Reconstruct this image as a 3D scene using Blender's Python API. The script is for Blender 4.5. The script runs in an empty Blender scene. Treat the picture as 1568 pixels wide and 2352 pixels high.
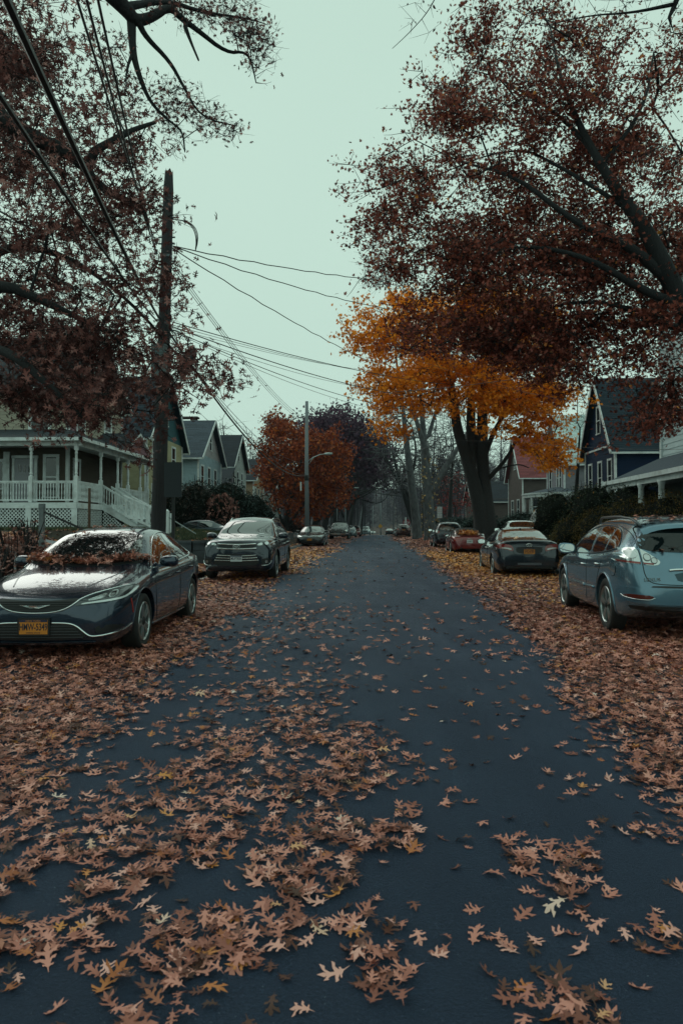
import bpy, bmesh, math, random
import numpy as np
from mathutils import Vector, Matrix
from mathutils.bvhtree import BVHTree
from mathutils.geometry import delaunay_2d_cdt

random.seed(7)
RNG = np.random.default_rng(7)
R = math.radians
scene = bpy.context.scene
COL = scene.collection

# ------------------------------------------------------------------ camera
F = 1568.0
CAMZ = 1.46
PITCH = math.atan(39 / 1568)
cam_data = bpy.data.cameras.new('camera')
cam_data.sensor_fit = 'VERTICAL'
cam_data.sensor_height = 36.0
cam_data.sensor_width = 24.0
cam_data.lens = 36.0 * F / 2352.0
cam_data.clip_end = 3000
cam_data.clip_start = 0.05
cam_data.dof.use_dof = True
cam_data.dof.focus_distance = 11.0
cam_data.dof.aperture_fstop = 4.5
cam = bpy.data.objects.new('camera', cam_data)
COL.objects.link(cam)
cam.location = (0, 0, CAMZ)
cam.rotation_euler = (R(90) + PITCH, 0, 0)
scene.camera = cam

# ------------------------------------------------------------------ world: overcast sky with a little of the Nishita sky in it
SUN_EL, SUN_AZ = R(38), R(-35)
world = bpy.data.worlds.new('World')
scene.world = world
world.use_nodes = True
wn = world.node_tree.nodes
wl = world.node_tree.links
wn.clear()
w_out = wn.new('ShaderNodeOutputWorld')
w_sky = wn.new('ShaderNodeTexSky')
w_sky.sky_type = 'NISHITA'
w_sky.sun_disc = False
w_sky.sun_elevation = SUN_EL
w_sky.sun_rotation = SUN_AZ
w_b1 = wn.new('ShaderNodeBackground'); w_b1.inputs[1].default_value = 0.05
w_b2 = wn.new('ShaderNodeBackground'); w_b2.inputs[1].default_value = 1.0
w_tc = wn.new('ShaderNodeTexCoord')
w_no = wn.new('ShaderNodeTexNoise'); w_no.inputs['Scale'].default_value = 1.6; w_no.inputs['Detail'].default_value = 3
w_cr = wn.new('ShaderNodeValToRGB')
w_cr.color_ramp.elements[0].position = 0.3; w_cr.color_ramp.elements[0].color = (0.545, 0.745, 0.640, 1)
w_cr.color_ramp.elements[1].position = 0.7; w_cr.color_ramp.elements[1].color = (0.575, 0.780, 0.670, 1)
w_mx = wn.new('ShaderNodeMixShader'); w_mx.inputs[0].default_value = 0.94
wl.new(w_sky.outputs[0], w_b1.inputs[0])
wl.new(w_tc.outputs['Generated'], w_no.inputs['Vector'])
wl.new(w_no.outputs['Fac'], w_cr.inputs[0])
wl.new(w_cr.outputs[0], w_b2.inputs[0])
wl.new(w_b1.outputs[0], w_mx.inputs[1]); wl.new(w_b2.outputs[0], w_mx.inputs[2])
wl.new(w_mx.outputs[0], w_out.inputs[0])

sun_d = bpy.data.lights.new('sun', 'SUN')
sun_d.energy = 0.6
sun_d.angle = R(40)
sun_d.color = (1.0, 0.95, 0.88)
sun_o = bpy.data.objects.new('sun', sun_d)
COL.objects.link(sun_o)
sun_o.rotation_euler = (R(90) - SUN_EL, 0, -SUN_AZ + R(180))

scene.view_settings.view_transform = 'Standard'
scene.view_settings.look = 'None'
scene.view_settings.exposure = 0.0
scene.view_settings.gamma = 1.0
scene.render.film_transparent = False
scene.cycles.max_bounces = 6
scene.cycles.volume_bounces = 0
scene.cycles.transparent_max_bounces = 8

# ------------------------------------------------------------------ helpers
def P(dx, dy, D):
    cx = (dx - 784) / F; cy = (1176 - dy) / F
    cp, sp = math.cos(PITCH), math.sin(PITCH)
    y = cp - sp * cy; z = sp + cp * cy
    k = D / y
    return Vector((cx * k, D, CAMZ + z * k))

def smooth(a, b, x):
    t = np.clip((x - a) / (b - a), 0, 1)
    return t * t * (3 - 2 * t)

def link(o, parent=None):
    COL.objects.link(o)
    if parent is not None: o.parent = parent
    return o

def tag(o, label=None, cat=None, group=None, kind=None):
    if label: o['label'] = label
    if cat: o['category'] = cat
    if group: o['group'] = group
    if kind: o['kind'] = kind
    return o

def empty(name, label, cat, loc=(0, 0, 0), rotz=0.0, group=None):
    o = bpy.data.objects.new(name, None)
    o.empty_display_size = 0.2
    COL.objects.link(o)
    o.location = loc; o.rotation_euler = (0, 0, rotz)
    return tag(o, label, cat, group)

class MB:
    """collects verts and faces, builds one mesh object"""
    def __init__(s): s.v = []; s.f = []; s.m = []; s.mi = 0
    def add(s, vs, fs):
        b = len(s.v); s.v.extend([tuple(p) for p in vs]); s.f.extend([tuple(i + b for i in f) for f in fs]); s.m.extend([s.mi] * len(fs))
    def box(s, c, h, M=None):
        cx, cy, cz = c; hx, hy, hz = h
        vs = [Vector((cx + a * hx, cy + b * hy, cz + d * hz)) for a in (-1, 1) for b in (-1, 1) for d in (-1, 1)]
        if M is not None: vs = [M @ v for v in vs]
        s.add(vs, [(0, 1, 3, 2), (4, 6, 7, 5), (0, 4, 5, 1), (2, 3, 7, 6), (0, 2, 6, 4), (1, 5, 7, 3)])
    def beam(s, a, b, w, h, up=(0, 0, 1)):
        a = Vector(a); b = Vector(b); d = (b - a).normalized(); up = Vector(up)
        r = d.cross(up)
        if r.length < 1e-4: r = Vector((1, 0, 0))
        r.normalize(); u = r.cross(d)
        vs = []
        for p in (a, b):
            for i, j in ((-1, -1), (1, -1), (1, 1), (-1, 1)): vs.append(p + r * (i * w / 2) + u * (j * h / 2))
        s.add(vs, [(0, 1, 2, 3), (7, 6, 5, 4), (0, 4, 5, 1), (1, 5, 6, 2), (2, 6, 7, 3), (3, 7, 4, 0)])
    def tube(s, pts, rad, n=6, cap=True):
        pts = [Vector(p) for p in pts]; k = len(pts)
        if not hasattr(rad, '__len__'): rad = [rad] * k
        vs = []; fs = []
        pu = None
        for i, p in enumerate(pts):
            d = (pts[min(i + 1, k - 1)] - pts[max(i - 1, 0)])
            if d.length < 1e-7: d = Vector((0, 0, 1))
            d.normalize()
            if pu is None:
                pu = Vector((0, 0, 1)) if abs(d.z) < .9 else Vector((1, 0, 0))
            r = d.cross(pu)
            if r.length < 1e-5: r = d.orthogonal()
            r.normalize(); u = r.cross(d).normalized(); pu = u
            for j in range(n):
                a = 2 * math.pi * j / n
                vs.append(p + (r * math.cos(a) + u * math.sin(a)) * rad[i])
        for i in range(k - 1):
            for j in range(n):
                fs.append((i * n + j, i * n + (j + 1) % n, (i + 1) * n + (j + 1) % n, (i + 1) * n + j))
        if cap:
            fs.append(tuple(range(n - 1, -1, -1))); fs.append(tuple((k - 1) * n + j for j in range(n)))
        s.add(vs, fs)
    def lathe(s, prof, n=16, M=None, cap=True):
        """prof: (r, z) list around local z"""
        vs = []; fs = []
        for r, z in prof:
            for j in range(n):
                a = 2 * math.pi * j / n
                v = Vector((r * math.cos(a), r * math.sin(a), z))
                vs.append(M @ v if M is not None else v)
        for i in range(len(prof) - 1):
            for j in range(n): fs.append((i * n + j, i * n + (j + 1) % n, (i + 1) * n + (j + 1) % n, (i + 1) * n + j))
        if cap:
            if prof[0][0] > 1e-4: fs.append(tuple(range(n - 1, -1, -1)))
            if prof[-1][0] > 1e-4: fs.append(tuple((len(prof) - 1) * n + j for j in range(n)))
        s.add(vs, fs)
    def quad(s, a, b, c, d): s.add([a, b, c, d], [(0, 1, 2, 3)])
    def poly(s, pts): s.add(pts, [tuple(range(len(pts)))])
    def prism(s, pts, dvec):
        dvec = Vector(dvec); pts = [Vector(p) for p in pts]; n = len(pts)
        s.add(pts + [p + dvec for p in pts], [tuple(range(n - 1, -1, -1)), tuple(range(n, 2 * n))] + [(i, (i + 1) % n, (i + 1) % n + n, i + n) for i in range(n)])
    def build(s, name, mats, parent=None, smooth_=False):
        me = bpy.data.meshes.new(name)
        me.from_pydata(s.v, [], s.f)
        if not isinstance(mats, (list, tuple)): mats = [mats]
        for m in mats: me.materials.append(m)
        if len(mats) > 1: me.polygons.foreach_set('material_index', s.m)
        if smooth_: me.polygons.foreach_set('use_smooth', [True] * len(me.polygons))
        me.update()
        return link(bpy.data.objects.new(name, me), parent)

def np_mesh(name, V, Fc, mat, parent=None, smooth_=False):
    """V (n,3) array, Fc (m,k) array of equal size faces"""
    me = bpy.data.meshes.new(name)
    m, k = Fc.shape
    me.vertices.add(len(V)); me.vertices.foreach_set('co', V.astype(np.float32).ravel())
    me.loops.add(m * k); me.loops.foreach_set('vertex_index', Fc.astype(np.int32).ravel())
    me.polygons.add(m); me.polygons.foreach_set('loop_start', np.arange(0, m * k, k, dtype=np.int32))
    me.polygons.foreach_set('loop_total', np.full(m, k, dtype=np.int32))
    if smooth_: me.polygons.foreach_set('use_smooth', np.ones(m, dtype=bool))
    if isinstance(mat, (list, tuple)):
        for q in mat: me.materials.append(q)
    else: me.materials.append(mat)
    me.update(calc_edges=True); me.validate()
    return link(bpy.data.objects.new(name, me), parent)

# ------------------------------------------------------------------ materials
def hexl(r, g, b):
    f = lambda c: (c / 255 / 12.92) if c / 255 <= .04045 else ((c / 255 + .055) / 1.055) ** 2.4
    return (f(r), f(g), f(b))

MATS = {}
def mat(name, col, rough=.6, metal=0.0, var=0.0, vscale=4.0, bump=0.0, bscale=30.0, spec=.5, coat=0.0, coat_r=.03,
        stretch=(1, 1, 1), island=None, dirt=None, dscale=2.0, damt=.4, aniso=None, backlit=0.0):
    if name in MATS: return MATS[name]
    m = bpy.data.materials.new(name); m.use_nodes = True
    nt = m.node_tree; N = nt.nodes; L = nt.links
    b = N['Principled BSDF']
    b.inputs['Roughness'].default_value = rough; b.inputs['Metallic'].default_value = metal
    b.inputs['Specular IOR Level'].default_value = spec
    b.inputs['Coat Weight'].default_value = coat; b.inputs['Coat Roughness'].default_value = coat_r
    b.inputs['Base Color'].default_value = (*col, 1)
    tc = N.new('ShaderNodeTexCoord'); mp = N.new('ShaderNodeMapping'); mp.inputs['Scale'].default_value = stretch
    L.new(tc.outputs['Object'], mp.inputs['Vector'])
    src = None
    if island:
        g = N.new('ShaderNodeNewGeometry'); cr = N.new('ShaderNodeValToRGB')
        els = cr.color_ramp.elements
        while len(els) > 1: els.remove(els[0])
        els[0].position = island[0][0]; els[0].color = (*island[0][1], 1)
        for p_, c_ in island[1:]:
            e = els.new(p_); e.color = (*c_, 1)
        L.new(g.outputs['Random Per Island'], cr.inputs[0]); src = cr.outputs[0]
    if var > 0:
        n = N.new('ShaderNodeTexNoise'); n.inputs['Scale'].default_value = vscale; n.inputs['Detail'].default_value = 6; n.inputs['Roughness'].default_value = .65
        L.new(mp.outputs[0], n.inputs['Vector'])
        mr = N.new('ShaderNodeMapRange'); mr.inputs['From Min'].default_value = .3; mr.inputs['From Max'].default_value = .7
        mr.inputs['To Min'].default_value = 1 - var; mr.inputs['To Max'].default_value = 1 + var
        L.new(n.outputs['Fac'], mr.inputs['Value'])
        mm = N.new('ShaderNodeVectorMath'); mm.operation = 'SCALE'
        if src is None: mm.inputs[0].default_value = col
        else: L.new(src, mm.inputs[0])
        L.new(mr.outputs[0], mm.inputs['Scale']); src = mm.outputs[0]
    if dirt:
        n = N.new('ShaderNodeTexNoise'); n.inputs['Scale'].default_value = dscale; n.inputs['Detail'].default_value = 5
        L.new(mp.outputs[0], n.inputs['Vector'])
        mr = N.new('ShaderNodeMapRange'); mr.inputs['From Min'].default_value = .5; mr.inputs['From Max'].default_value = .68
        mr.inputs['To Max'].default_value = damt
        L.new(n.outputs['Fac'], mr.inputs['Value'])
        mx = N.new('ShaderNodeMix'); mx.data_type = 'RGBA'
        L.new(mr.outputs[0], mx.inputs[0])
        if src is None: mx.inputs[6].default_value = (*col, 1)
        else: L.new(src, mx.inputs[6])
        mx.inputs[7].default_value = (*dirt, 1); src = mx.outputs[2]
    if src is not None: L.new(src, b.inputs['Base Color'])
    if bump > 0:
        n = N.new('ShaderNodeTexNoise'); n.inputs['Scale'].default_value = bscale; n.inputs['Detail'].default_value = 5
        L.new(mp.outputs[0], n.inputs['Vector'])
        bp = N.new('ShaderNodeBump'); bp.inputs['Strength'].default_value = bump; bp.inputs['Distance'].default_value = .02
        L.new(n.outputs['Fac'], bp.inputs['Height']); L.new(bp.outputs[0], b.inputs['Normal'])
    if backlit > 0:
        tr = N.new('ShaderNodeBsdfTranslucent'); mxs = N.new('ShaderNodeMixShader'); mxs.inputs[0].default_value = backlit
        if src is not None: L.new(src, tr.inputs[0])
        else: tr.inputs[0].default_value = (*col, 1)
        out = N['Material Output']
        L.new(b.outputs[0], mxs.inputs[1]); L.new(tr.outputs[0], mxs.inputs[2]); L.new(mxs.outputs[0], out.inputs[0])
    MATS[name] = m
    return m

# ------------------------------------------------------------------ the lie of the land
_zy = np.array([-20, 0, 9, 14, 20, 30, 45, 65, 85, 100, 112, 130, 160, 200, 250, 290, 330, 380, 440, 560, 900.])
_zz = np.array([-.05, 0, .01, .06, .13, .22, .33, .42, .475, .50, .47, .30, -.1, -.45, -.62, -.6, 1.2, 8, 20, 34, 36.])
def zr(y):
    # smooth interpolation of the road's long profile
    y = np.asarray(y, float)
    s = 0
    for d, w in ((-3, .25), (0, .5), (3, .25)): s = s + w * np.interp(y + d, _zy, _zz)
    return s
def xc(y): return .25 + .05 * np.asarray(y, float)
HW = 5.1
def xl(y): return xc(y) - HW
def xr(y): return xc(y) + HW
WALL_Y = 22.6
def ground_z(x, y):
    x = np.asarray(x, float); y = np.asarray(y, float)
    base = zr(y)
    tl = xl(y) - x; tr = x - xr(y)
    crown = -.05 * (np.clip(np.abs(x - xc(y)) / HW, 0, 1)) ** 2
    # left verge and lawns
    slope = .13 + 1.0 * smooth(.9, 5.5, tl) + .30 * smooth(5, 9, tl)
    near = .13 + 1.02 * smooth(1.2, 4.6, tl) + .28 * smooth(5, 8, tl)
    dip = smooth(34.2, 34.8, y) * (1 - smooth(40.5, 41.2, y)) * smooth(1.2, 1.8, tl) * (1 - smooth(14, 18, tl))
    high = .13 + .80 * smooth(.35, .55, tl) + .32 * smooth(1, 6, tl)
    k = smooth(WALL_Y - .05, WALL_Y + .1, y) * (1 - smooth(44, 47, y))
    zl = near * (1 - smooth(WALL_Y - 5, WALL_Y - 3, y)) + (.13 + 1.02 * smooth(3.0, 7, tl)) * smooth(WALL_Y - 5, WALL_Y - 3, y) * (1 - smooth(WALL_Y, WALL_Y + .2, y)) + smooth(WALL_Y, WALL_Y + .2, y) * (high * k + slope * (1 - k))
    zl = zl * (1 - dip) + .25 * dip
    zrr = .13 + .55 * smooth(2.2, 6, tr)
    side = np.where(tl > 0, zl, np.where(tr > 0, zrr, crown))
    fade = 1 - smooth(150, 230, y)
    side = np.where((tl > 0) | (tr > 0), side * (.15 + .85 * fade), side)
    hill = smooth(60, 200, np.abs(x - xc(y))) * 6
    return base + side + np.where(y > 60, hill, 0)
def gz(x, y): return float(ground_z(x, y))

def sheet(name, us, vs, fn, m, **kw):
    """grid with world points fn(u, v)"""
    U, V = np.meshgrid(us, vs, indexing='ij')
    X, Y, Z = fn(U, V)
    co = np.stack([X, Y, Z], -1).reshape(-1, 3)
    nu, nv = len(us), len(vs)
    i, j = np.meshgrid(np.arange(nu - 1), np.arange(nv - 1), indexing='ij')
    a = (i * nv + j).ravel()
    fc = np.stack([a, a + nv, a + nv + 1, a + 1], -1)
    o = np_mesh(name, co, fc, m, smooth_=True)
    return tag(o, kind='structure', **kw)

ys = np.concatenate([np.arange(-12, 18, .5), np.arange(18, 28, .2), np.arange(28, 140, 1.5), np.arange(140, 620, 10), np.arange(620, 2200, 120)])

m_asph = bpy.data.materials.new('asphalt'); m_asph.use_nodes = True
def build_asphalt(m):
    N = m.node_tree.nodes; L = m.node_tree.links; b = N['Principled BSDF']
    tc = N.new('ShaderNodeTexCoord')
    n1 = N.new('ShaderNodeTexNoise'); n1.inputs['Scale'].default_value = 75; n1.inputs['Detail'].default_value = 8; n1.inputs['Roughness'].default_value = .85
    n2 = N.new('ShaderNodeTexNoise'); n2.inputs['Scale'].default_value = .7; n2.inputs['Detail'].default_value = 6
    mp = N.new('ShaderNodeMapping'); mp.inputs['Scale'].default_value = (1.3, .10, 1); mp.inputs['Rotation'].default_value = (0, 0, R(2.9))
    n3 = N.new('ShaderNodeTexNoise'); n3.inputs['Scale'].default_value = 1.4; n3.inputs['Detail'].default_value = 3
    L.new(tc.outputs['Object'], n1.inputs['Vector']); L.new(tc.outputs['Object'], n2.inputs['Vector'])
    L.new(tc.outputs['Object'], mp.inputs[0]); L.new(mp.outputs[0], n3.inputs['Vector'])
    vo = N.new('ShaderNodeTexVoronoi'); vo.inputs['Scale'].default_value = 60; L.new(tc.outputs['Object'], vo.inputs['Vector'])
    cr = N.new('ShaderNodeValToRGB')
    e = cr.color_ramp.elements
    e[0].position = .43; e[0].color = (.0012, .0040, .0070, 1)
    e[1].position = .57; e[1].color = (.0095, .0200, .0350, 1)
    x = e.new(.66); x.color = (.045, .075, .11, 1)
    L.new(n1.outputs['Fac'], cr.inputs[0])
    # pale stone chips
    lt = N.new('ShaderNodeMath'); lt.operation = 'LESS_THAN'; lt.inputs[1].default_value = .10; L.new(vo.outputs['Distance'], lt.inputs[0])
    gt = N.new('ShaderNodeMath'); gt.operation = 'GREATER_THAN'; gt.inputs[1].default_value = .86
    sx = N.new('ShaderNodeSeparateColor'); L.new(vo.outputs['Color'], sx.inputs[0]); L.new(sx.outputs[0], gt.inputs[0])
    ml = N.new('ShaderNodeMath'); ml.operation = 'MULTIPLY'; L.new(lt.outputs[0], ml.inputs[0]); L.new(gt.outputs[0], ml.inputs[1])
    mxc = N.new('ShaderNodeMix'); mxc.data_type = 'RGBA'; mxc.inputs[7].default_value = (.30, .38, .42, 1)
    L.new(ml.outputs[0], mxc.inputs[0]); L.new(cr.outputs[0], mxc.inputs[6])
    ad = N.new('ShaderNodeMath'); ad.operation = 'ADD'; L.new(n2.outputs['Fac'], ad.inputs[0]); L.new(n3.outputs['Fac'], ad.inputs[1])
    mr = N.new('ShaderNodeMapRange'); mr.inputs['From Min'].default_value = .8; mr.inputs['From Max'].default_value = 1.2
    mr.inputs['To Min'].default_value = .60; mr.inputs['To Max'].default_value = 1.5
    L.new(ad.outputs[0], mr.inputs['Value'])
    vm = N.new('ShaderNodeVectorMath'); vm.operation = 'SCALE'; L.new(mxc.outputs[2], vm.inputs[0]); L.new(mr.outputs[0], vm.inputs['Scale'])
    L.new(vm.outputs[0], b.inputs['Base Color'])
    mr2 = N.new('ShaderNodeMapRange'); mr2.inputs['From Min'].default_value = .7; mr2.inputs['From Max'].default_value = 1.3
    mr2.inputs['To Min'].default_value = .66; mr2.inputs['To Max'].default_value = .46
    L.new(ad.outputs[0], mr2.inputs['Value']); L.new(mr2.outputs[0], b.inputs['Roughness'])
    b.inputs['Specular IOR Level'].default_value = .22; b.inputs['Specular Tint'].default_value = (.62, .74, 1, 1)
    b.inputs['Sheen Weight'].default_value = .30; b.inputs['Sheen Roughness'].default_value = .22; b.inputs['Sheen Tint'].default_value = (.45, .60, 1, 1)
    bp = N.new('ShaderNodeBump'); bp.inputs['Strength'].default_value = 1.0; bp.inputs['Distance'].default_value = .02
    L.new(n1.outputs['Fac'], bp.inputs['Height']); L.new(bp.outputs[0], b.inputs['Normal'])
build_asphalt(m_asph)
m_conc = mat('concrete', (.19, .22, .24), .8, var=.25, vscale=3, bump=.3, bscale=60, dirt=(.09, .07, .06), damt=.6)
m_earth = mat('leafy_earth', (.030, .028, .020), .9, var=.6, vscale=7, bump=.6, bscale=30, dirt=(.075, .038, .028), dscale=1.5, damt=.9)
m_grass = mat('grass_blade', (.03, .05, .022), .7, island=[(0, (.022, .036, .016)), (.6, (.04, .058, .022)), (1, (.075, .075, .03))])

# ground: left and right pieces reach the horizon
tl = np.concatenate([[0, .02], np.arange(.1, 8, .12), np.arange(8, 60, 3), [80, 140, 300, 900]])
sheet('ground', tl, ys, lambda U, V: (xl(V) - U, V, ground_z(xl(V) - U - 1e-3, V)), m_earth)
sheet('ground', tl[::-1], ys, lambda U, V: (xr(V) + U, V, ground_z(xr(V) + U + 1e-3, V)), m_earth)
yr = ys[ys < 300]
sheet('road', np.linspace(HW, -HW, 21), yr, lambda U, V: (xc(V) + U, V, ground_z(xc(V) + U * .9999, V)), m_asph)
def kerb(side, y0, y1):
    mb = MB()
    yy = np.arange(y0, y1, 2.0)
    fx = xr if side > 0 else xl
    prof = [(0, -.2), (0, .115), (.02, .135), (.15, .138), (.15, -.2)]
    vs = []; fs = []
    for y in yy:
        bx = float(fx(y)); bz = float(zr(y))
        for a, h in prof: vs.append((bx + side * (a - .012), y, bz + h))
    k = len(prof)
    for i in range(len(yy) - 1):
        for j in range(k - 1):
            q = (i * k + j, (i + 1) * k + j, (i + 1) * k + j + 1, i * k + j + 1)
            fs.append(q if side < 0 else q[::-1])
    mb.add(vs, fs)
    return tag(mb.build('kerb', m_conc), kind='structure')
kerb(-1, -10, 16); kerb(-1, 21.2, 150); kerb(1, -10, 29); kerb(1, 33, 150)
# concrete footway behind each verge
def footway(name, fx, side, a, b_, y0, y1):
    yy = np.arange(y0, y1, .5)
    sheet(name, np.array([a, b_]) if side < 0 else np.array([b_, a]), yy, lambda U, V: (fx(V) + side * U, V, ground_z(fx(V) + side * U, V) + .02), m_conc)
footway('sidewalk', xr, 1, 2.0, 3.3, -5, 140)
footway('sidewalk', xl, -1, 2.2, 3.4, -5, 17)
footway('sidewalk', xl, -1, 2.2, 3.4, 48, 140)
footway('driveway', xl, -1, .0, 6.0, 18.6, 22.2)
footway('driveway', xr, 1, .0, 9.0, 29.5, 32.5)

# ------------------------------------------------------------------ leaves
def leaf_template(kind, curl=.25, seed=0):
    """returns V (k,3) in unit size (length 1 along y, centred), tris (m,3)"""
    r = random.Random(seed)
    if kind == 'oak':
        ly = [-.32, -.10, .12, .30]; bw = [.05, .085, .085, .06]
        v = [(0, -.5, 0)]
        for y, w in zip(ly, bw): v += [(-w, y, 0), (w, y, 0)]
        tips = [(-.30, -.34), (-.42, .03), (-.30, .34)]
        for (x, y) in tips:
            v += [(x * r.uniform(.85, 1.15), y + r.uniform(-.05, .05), 0), (-x * r.uniform(.85, 1.15), y + r.uniform(-.05, .05), 0)]
        v += [(r.uniform(-.04, .04), .55, 0)]
        f = [(0, 2, 1)]
        for i in range(3):
            a, b, c, d = 1 + 2 * i, 2 + 2 * i, 3 + 2 * i, 4 + 2 * i
            f += [(a, b, d), (a, d, c), (a, c, 9 + 2 * i), (b, 10 + 2 * i, d)]
        f += [(7, 8, 15)]
    elif kind == 'oak2':   # near leaf: two pairs of forked lobes, deep sinuses, bristle points
        ly = [-.38, -.20, .0, .18, .34]; bw = [.03, .10, .075, .10, .05]
        v = [(.0, -.66, 0), (.014, -.66, 0)]
        for y, w in zip(ly, bw): v += [(-w, y, 0), (w, y, 0)]
        f = [(0, 1, 3), (0, 3, 2)]
        for i, (tx, ty, fk) in enumerate([(.26, -.30, .06), (.46, -.02, .10), (.0, 0, 0), (.36, .36, .09)]):
            if tx == 0: continue
            for sg in (-1, 1):
                x = sg * tx * r.uniform(.62, 1.15); y = ty + r.uniform(-.07, .07)
                a = 2 + 2 * i + (0 if sg < 0 else 1); c = a + 2
                k = len(v)
                v += [(x * .62, y - fk * .55, 0), (x * 1.18, y + fk * (.7 + .9 * (ty > .1)) + r.uniform(-.03, .03), 0), (x * .95, y - fk * .75, 0), (x * .60, y + fk * .65, 0)]
                t4 = [(a, c, k + 3), (a, k + 3, k), (k, k + 3, k + 1), (k, (k + 1), k + 2)]
                f += [t if sg < 0 else t[::-1] for t in t4]
        for i in range(4):
            a, b, c, d = 2 + 2 * i, 3 + 2 * i, 4 + 2 * i, 5 + 2 * i
            f += [(a, b, d), (a, d, c)]
        k = len(v); v += [(-.13, .45, 0), (r.uniform(-.06, .06), .74, 0), (.13, .43, 0)]
        f += [(10, 11, k), (11, k + 2, k), (k, k + 2, k + 1)]
    elif kind == 'maple':
        v = [(0, -.15, 0)]; f = []
        ang = [-150, -95, -40, 0, 40, 95, 150]; rad = [.28, .45, .5, .58, .5, .45, .28]
        for i, (a, q) in enumerate(zip(ang, rad)):
            t = R(a); v.append((math.sin(t) * q, math.cos(t) * q - .1, 0))
            if i < len(ang) - 1:
                t2 = R((a + ang[i + 1]) / 2); v.append((math.sin(t2) * .25, math.cos(t2) * .25 - .1, 0))
        for i in range(1, len(v) - 1): f.append((0, i + 1, i))
    else:                  # small simple leaf
        v = [(0, -.5, 0), (.22, -.05, 0), (0, .5, 0), (-.22, -.05, 0)]
        f = [(0, 1, 2), (0, 2, 3)]
    V = np.array(v, float)
    rr = V[:, 0] ** 2 + V[:, 1] ** 2
    s = 1 if seed % 3 else -.5
    V[:, 2] = curl * (s * rr * 1.6 + .9 * (V[:, 0] * r.uniform(-1, 1)) * (V[:, 1]) * 2 + r.uniform(.2, 1.2) * V[:, 0] ** 2)
    V[:, 2] -= V[:, 2].min()
    return V, np.array(f)

def rot_mats(yaw, tilt, tilt_dir, spin=None):
    """tilt about a horizontal axis after a yaw spin"""
    cz, sz = np.cos(yaw), np.sin(yaw)
    n = len(yaw)
    Rz = np.zeros((n, 3, 3)); Rz[:, 0, 0] = cz; Rz[:, 0, 1] = -sz; Rz[:, 1, 0] = sz; Rz[:, 1, 1] = cz; Rz[:, 2, 2] = 1
    ax = np.stack([np.cos(tilt_dir), np.sin(tilt_dir), np.zeros(n)], -1)
    K = np.zeros((n, 3, 3))
    K[:, 0, 1] = -ax[:, 2]; K[:, 0, 2] = ax[:, 1]; K[:, 1, 0] = ax[:, 2]; K[:, 1, 2] = -ax[:, 0]; K[:, 2, 0] = -ax[:, 1]; K[:, 2, 1] = ax[:, 0]
    I = np.eye(3)[None]
    Rt = I + np.sin(tilt)[:, None, None] * K + (1 - np.cos(tilt))[:, None, None] * (K @ K)
    return Rt @ Rz

def leaves(name, pos, size, mat_, kind='oak', tilt=(.0, .5), hang=False, curl=.25, parent=None, nvar=6, extra=None):
    n = len(pos)
    Vs = []; Fs = []; base = 0
    var = RNG.integers(0, nvar, n)
    for q in range(nvar):
        sel = var == q; k = sel.sum()
        if k == 0: continue
        V, Ft = leaf_template(kind, curl * (.35, .8, 1.5, 1.0, .6, 2.0)[q % 6], seed=q + 1)
        yaw = RNG.uniform(0, 2 * np.pi, k); td = RNG.uniform(0, 2 * np.pi, k)
        tl_ = RNG.uniform(tilt[0], tilt[1], k)
        if hang: tl_ = RNG.normal(1.1, .6, k)
        M = rot_mats(yaw, tl_, td)
        sz = size * RNG.triangular(.5, .95, 1.4, k)
        W = np.einsum('nij,kj->nki', M, V) * sz[:, None, None] + pos[sel][:, None, :]
        Vs.append(W.reshape(-1, 3))
        f = (Ft[None] + (np.arange(k) * len(V))[:, None, None]).reshape(-1, 3) + base
        Fs.append(f); base += k * len(V)
    return np_mesh(name, np.concatenate(Vs), np.concatenate(Fs), mat_, parent)
# ------------------------------------------------------------------ fallen leaves on the ground
def vnoise(x, y, s, seed):
    """cheap smooth value noise 0..1"""
    g = np.random.default_rng(seed).random((64, 64))
    u = x / s + 1000.37; v = y / s + 1000.91
    i = np.floor(u).astype(int); j = np.floor(v).astype(int); a = u - i; b = v - j
    a = a * a * (3 - 2 * a); b = b * b * (3 - 2 * b)
    q = lambda p, r: g[p % 64, r % 64]
    return (q(i, j) * (1 - a) + q(i + 1, j) * a) * (1 - b) + (q(i, j + 1) * (1 - a) + q(i + 1, j + 1) * a) * b

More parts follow.
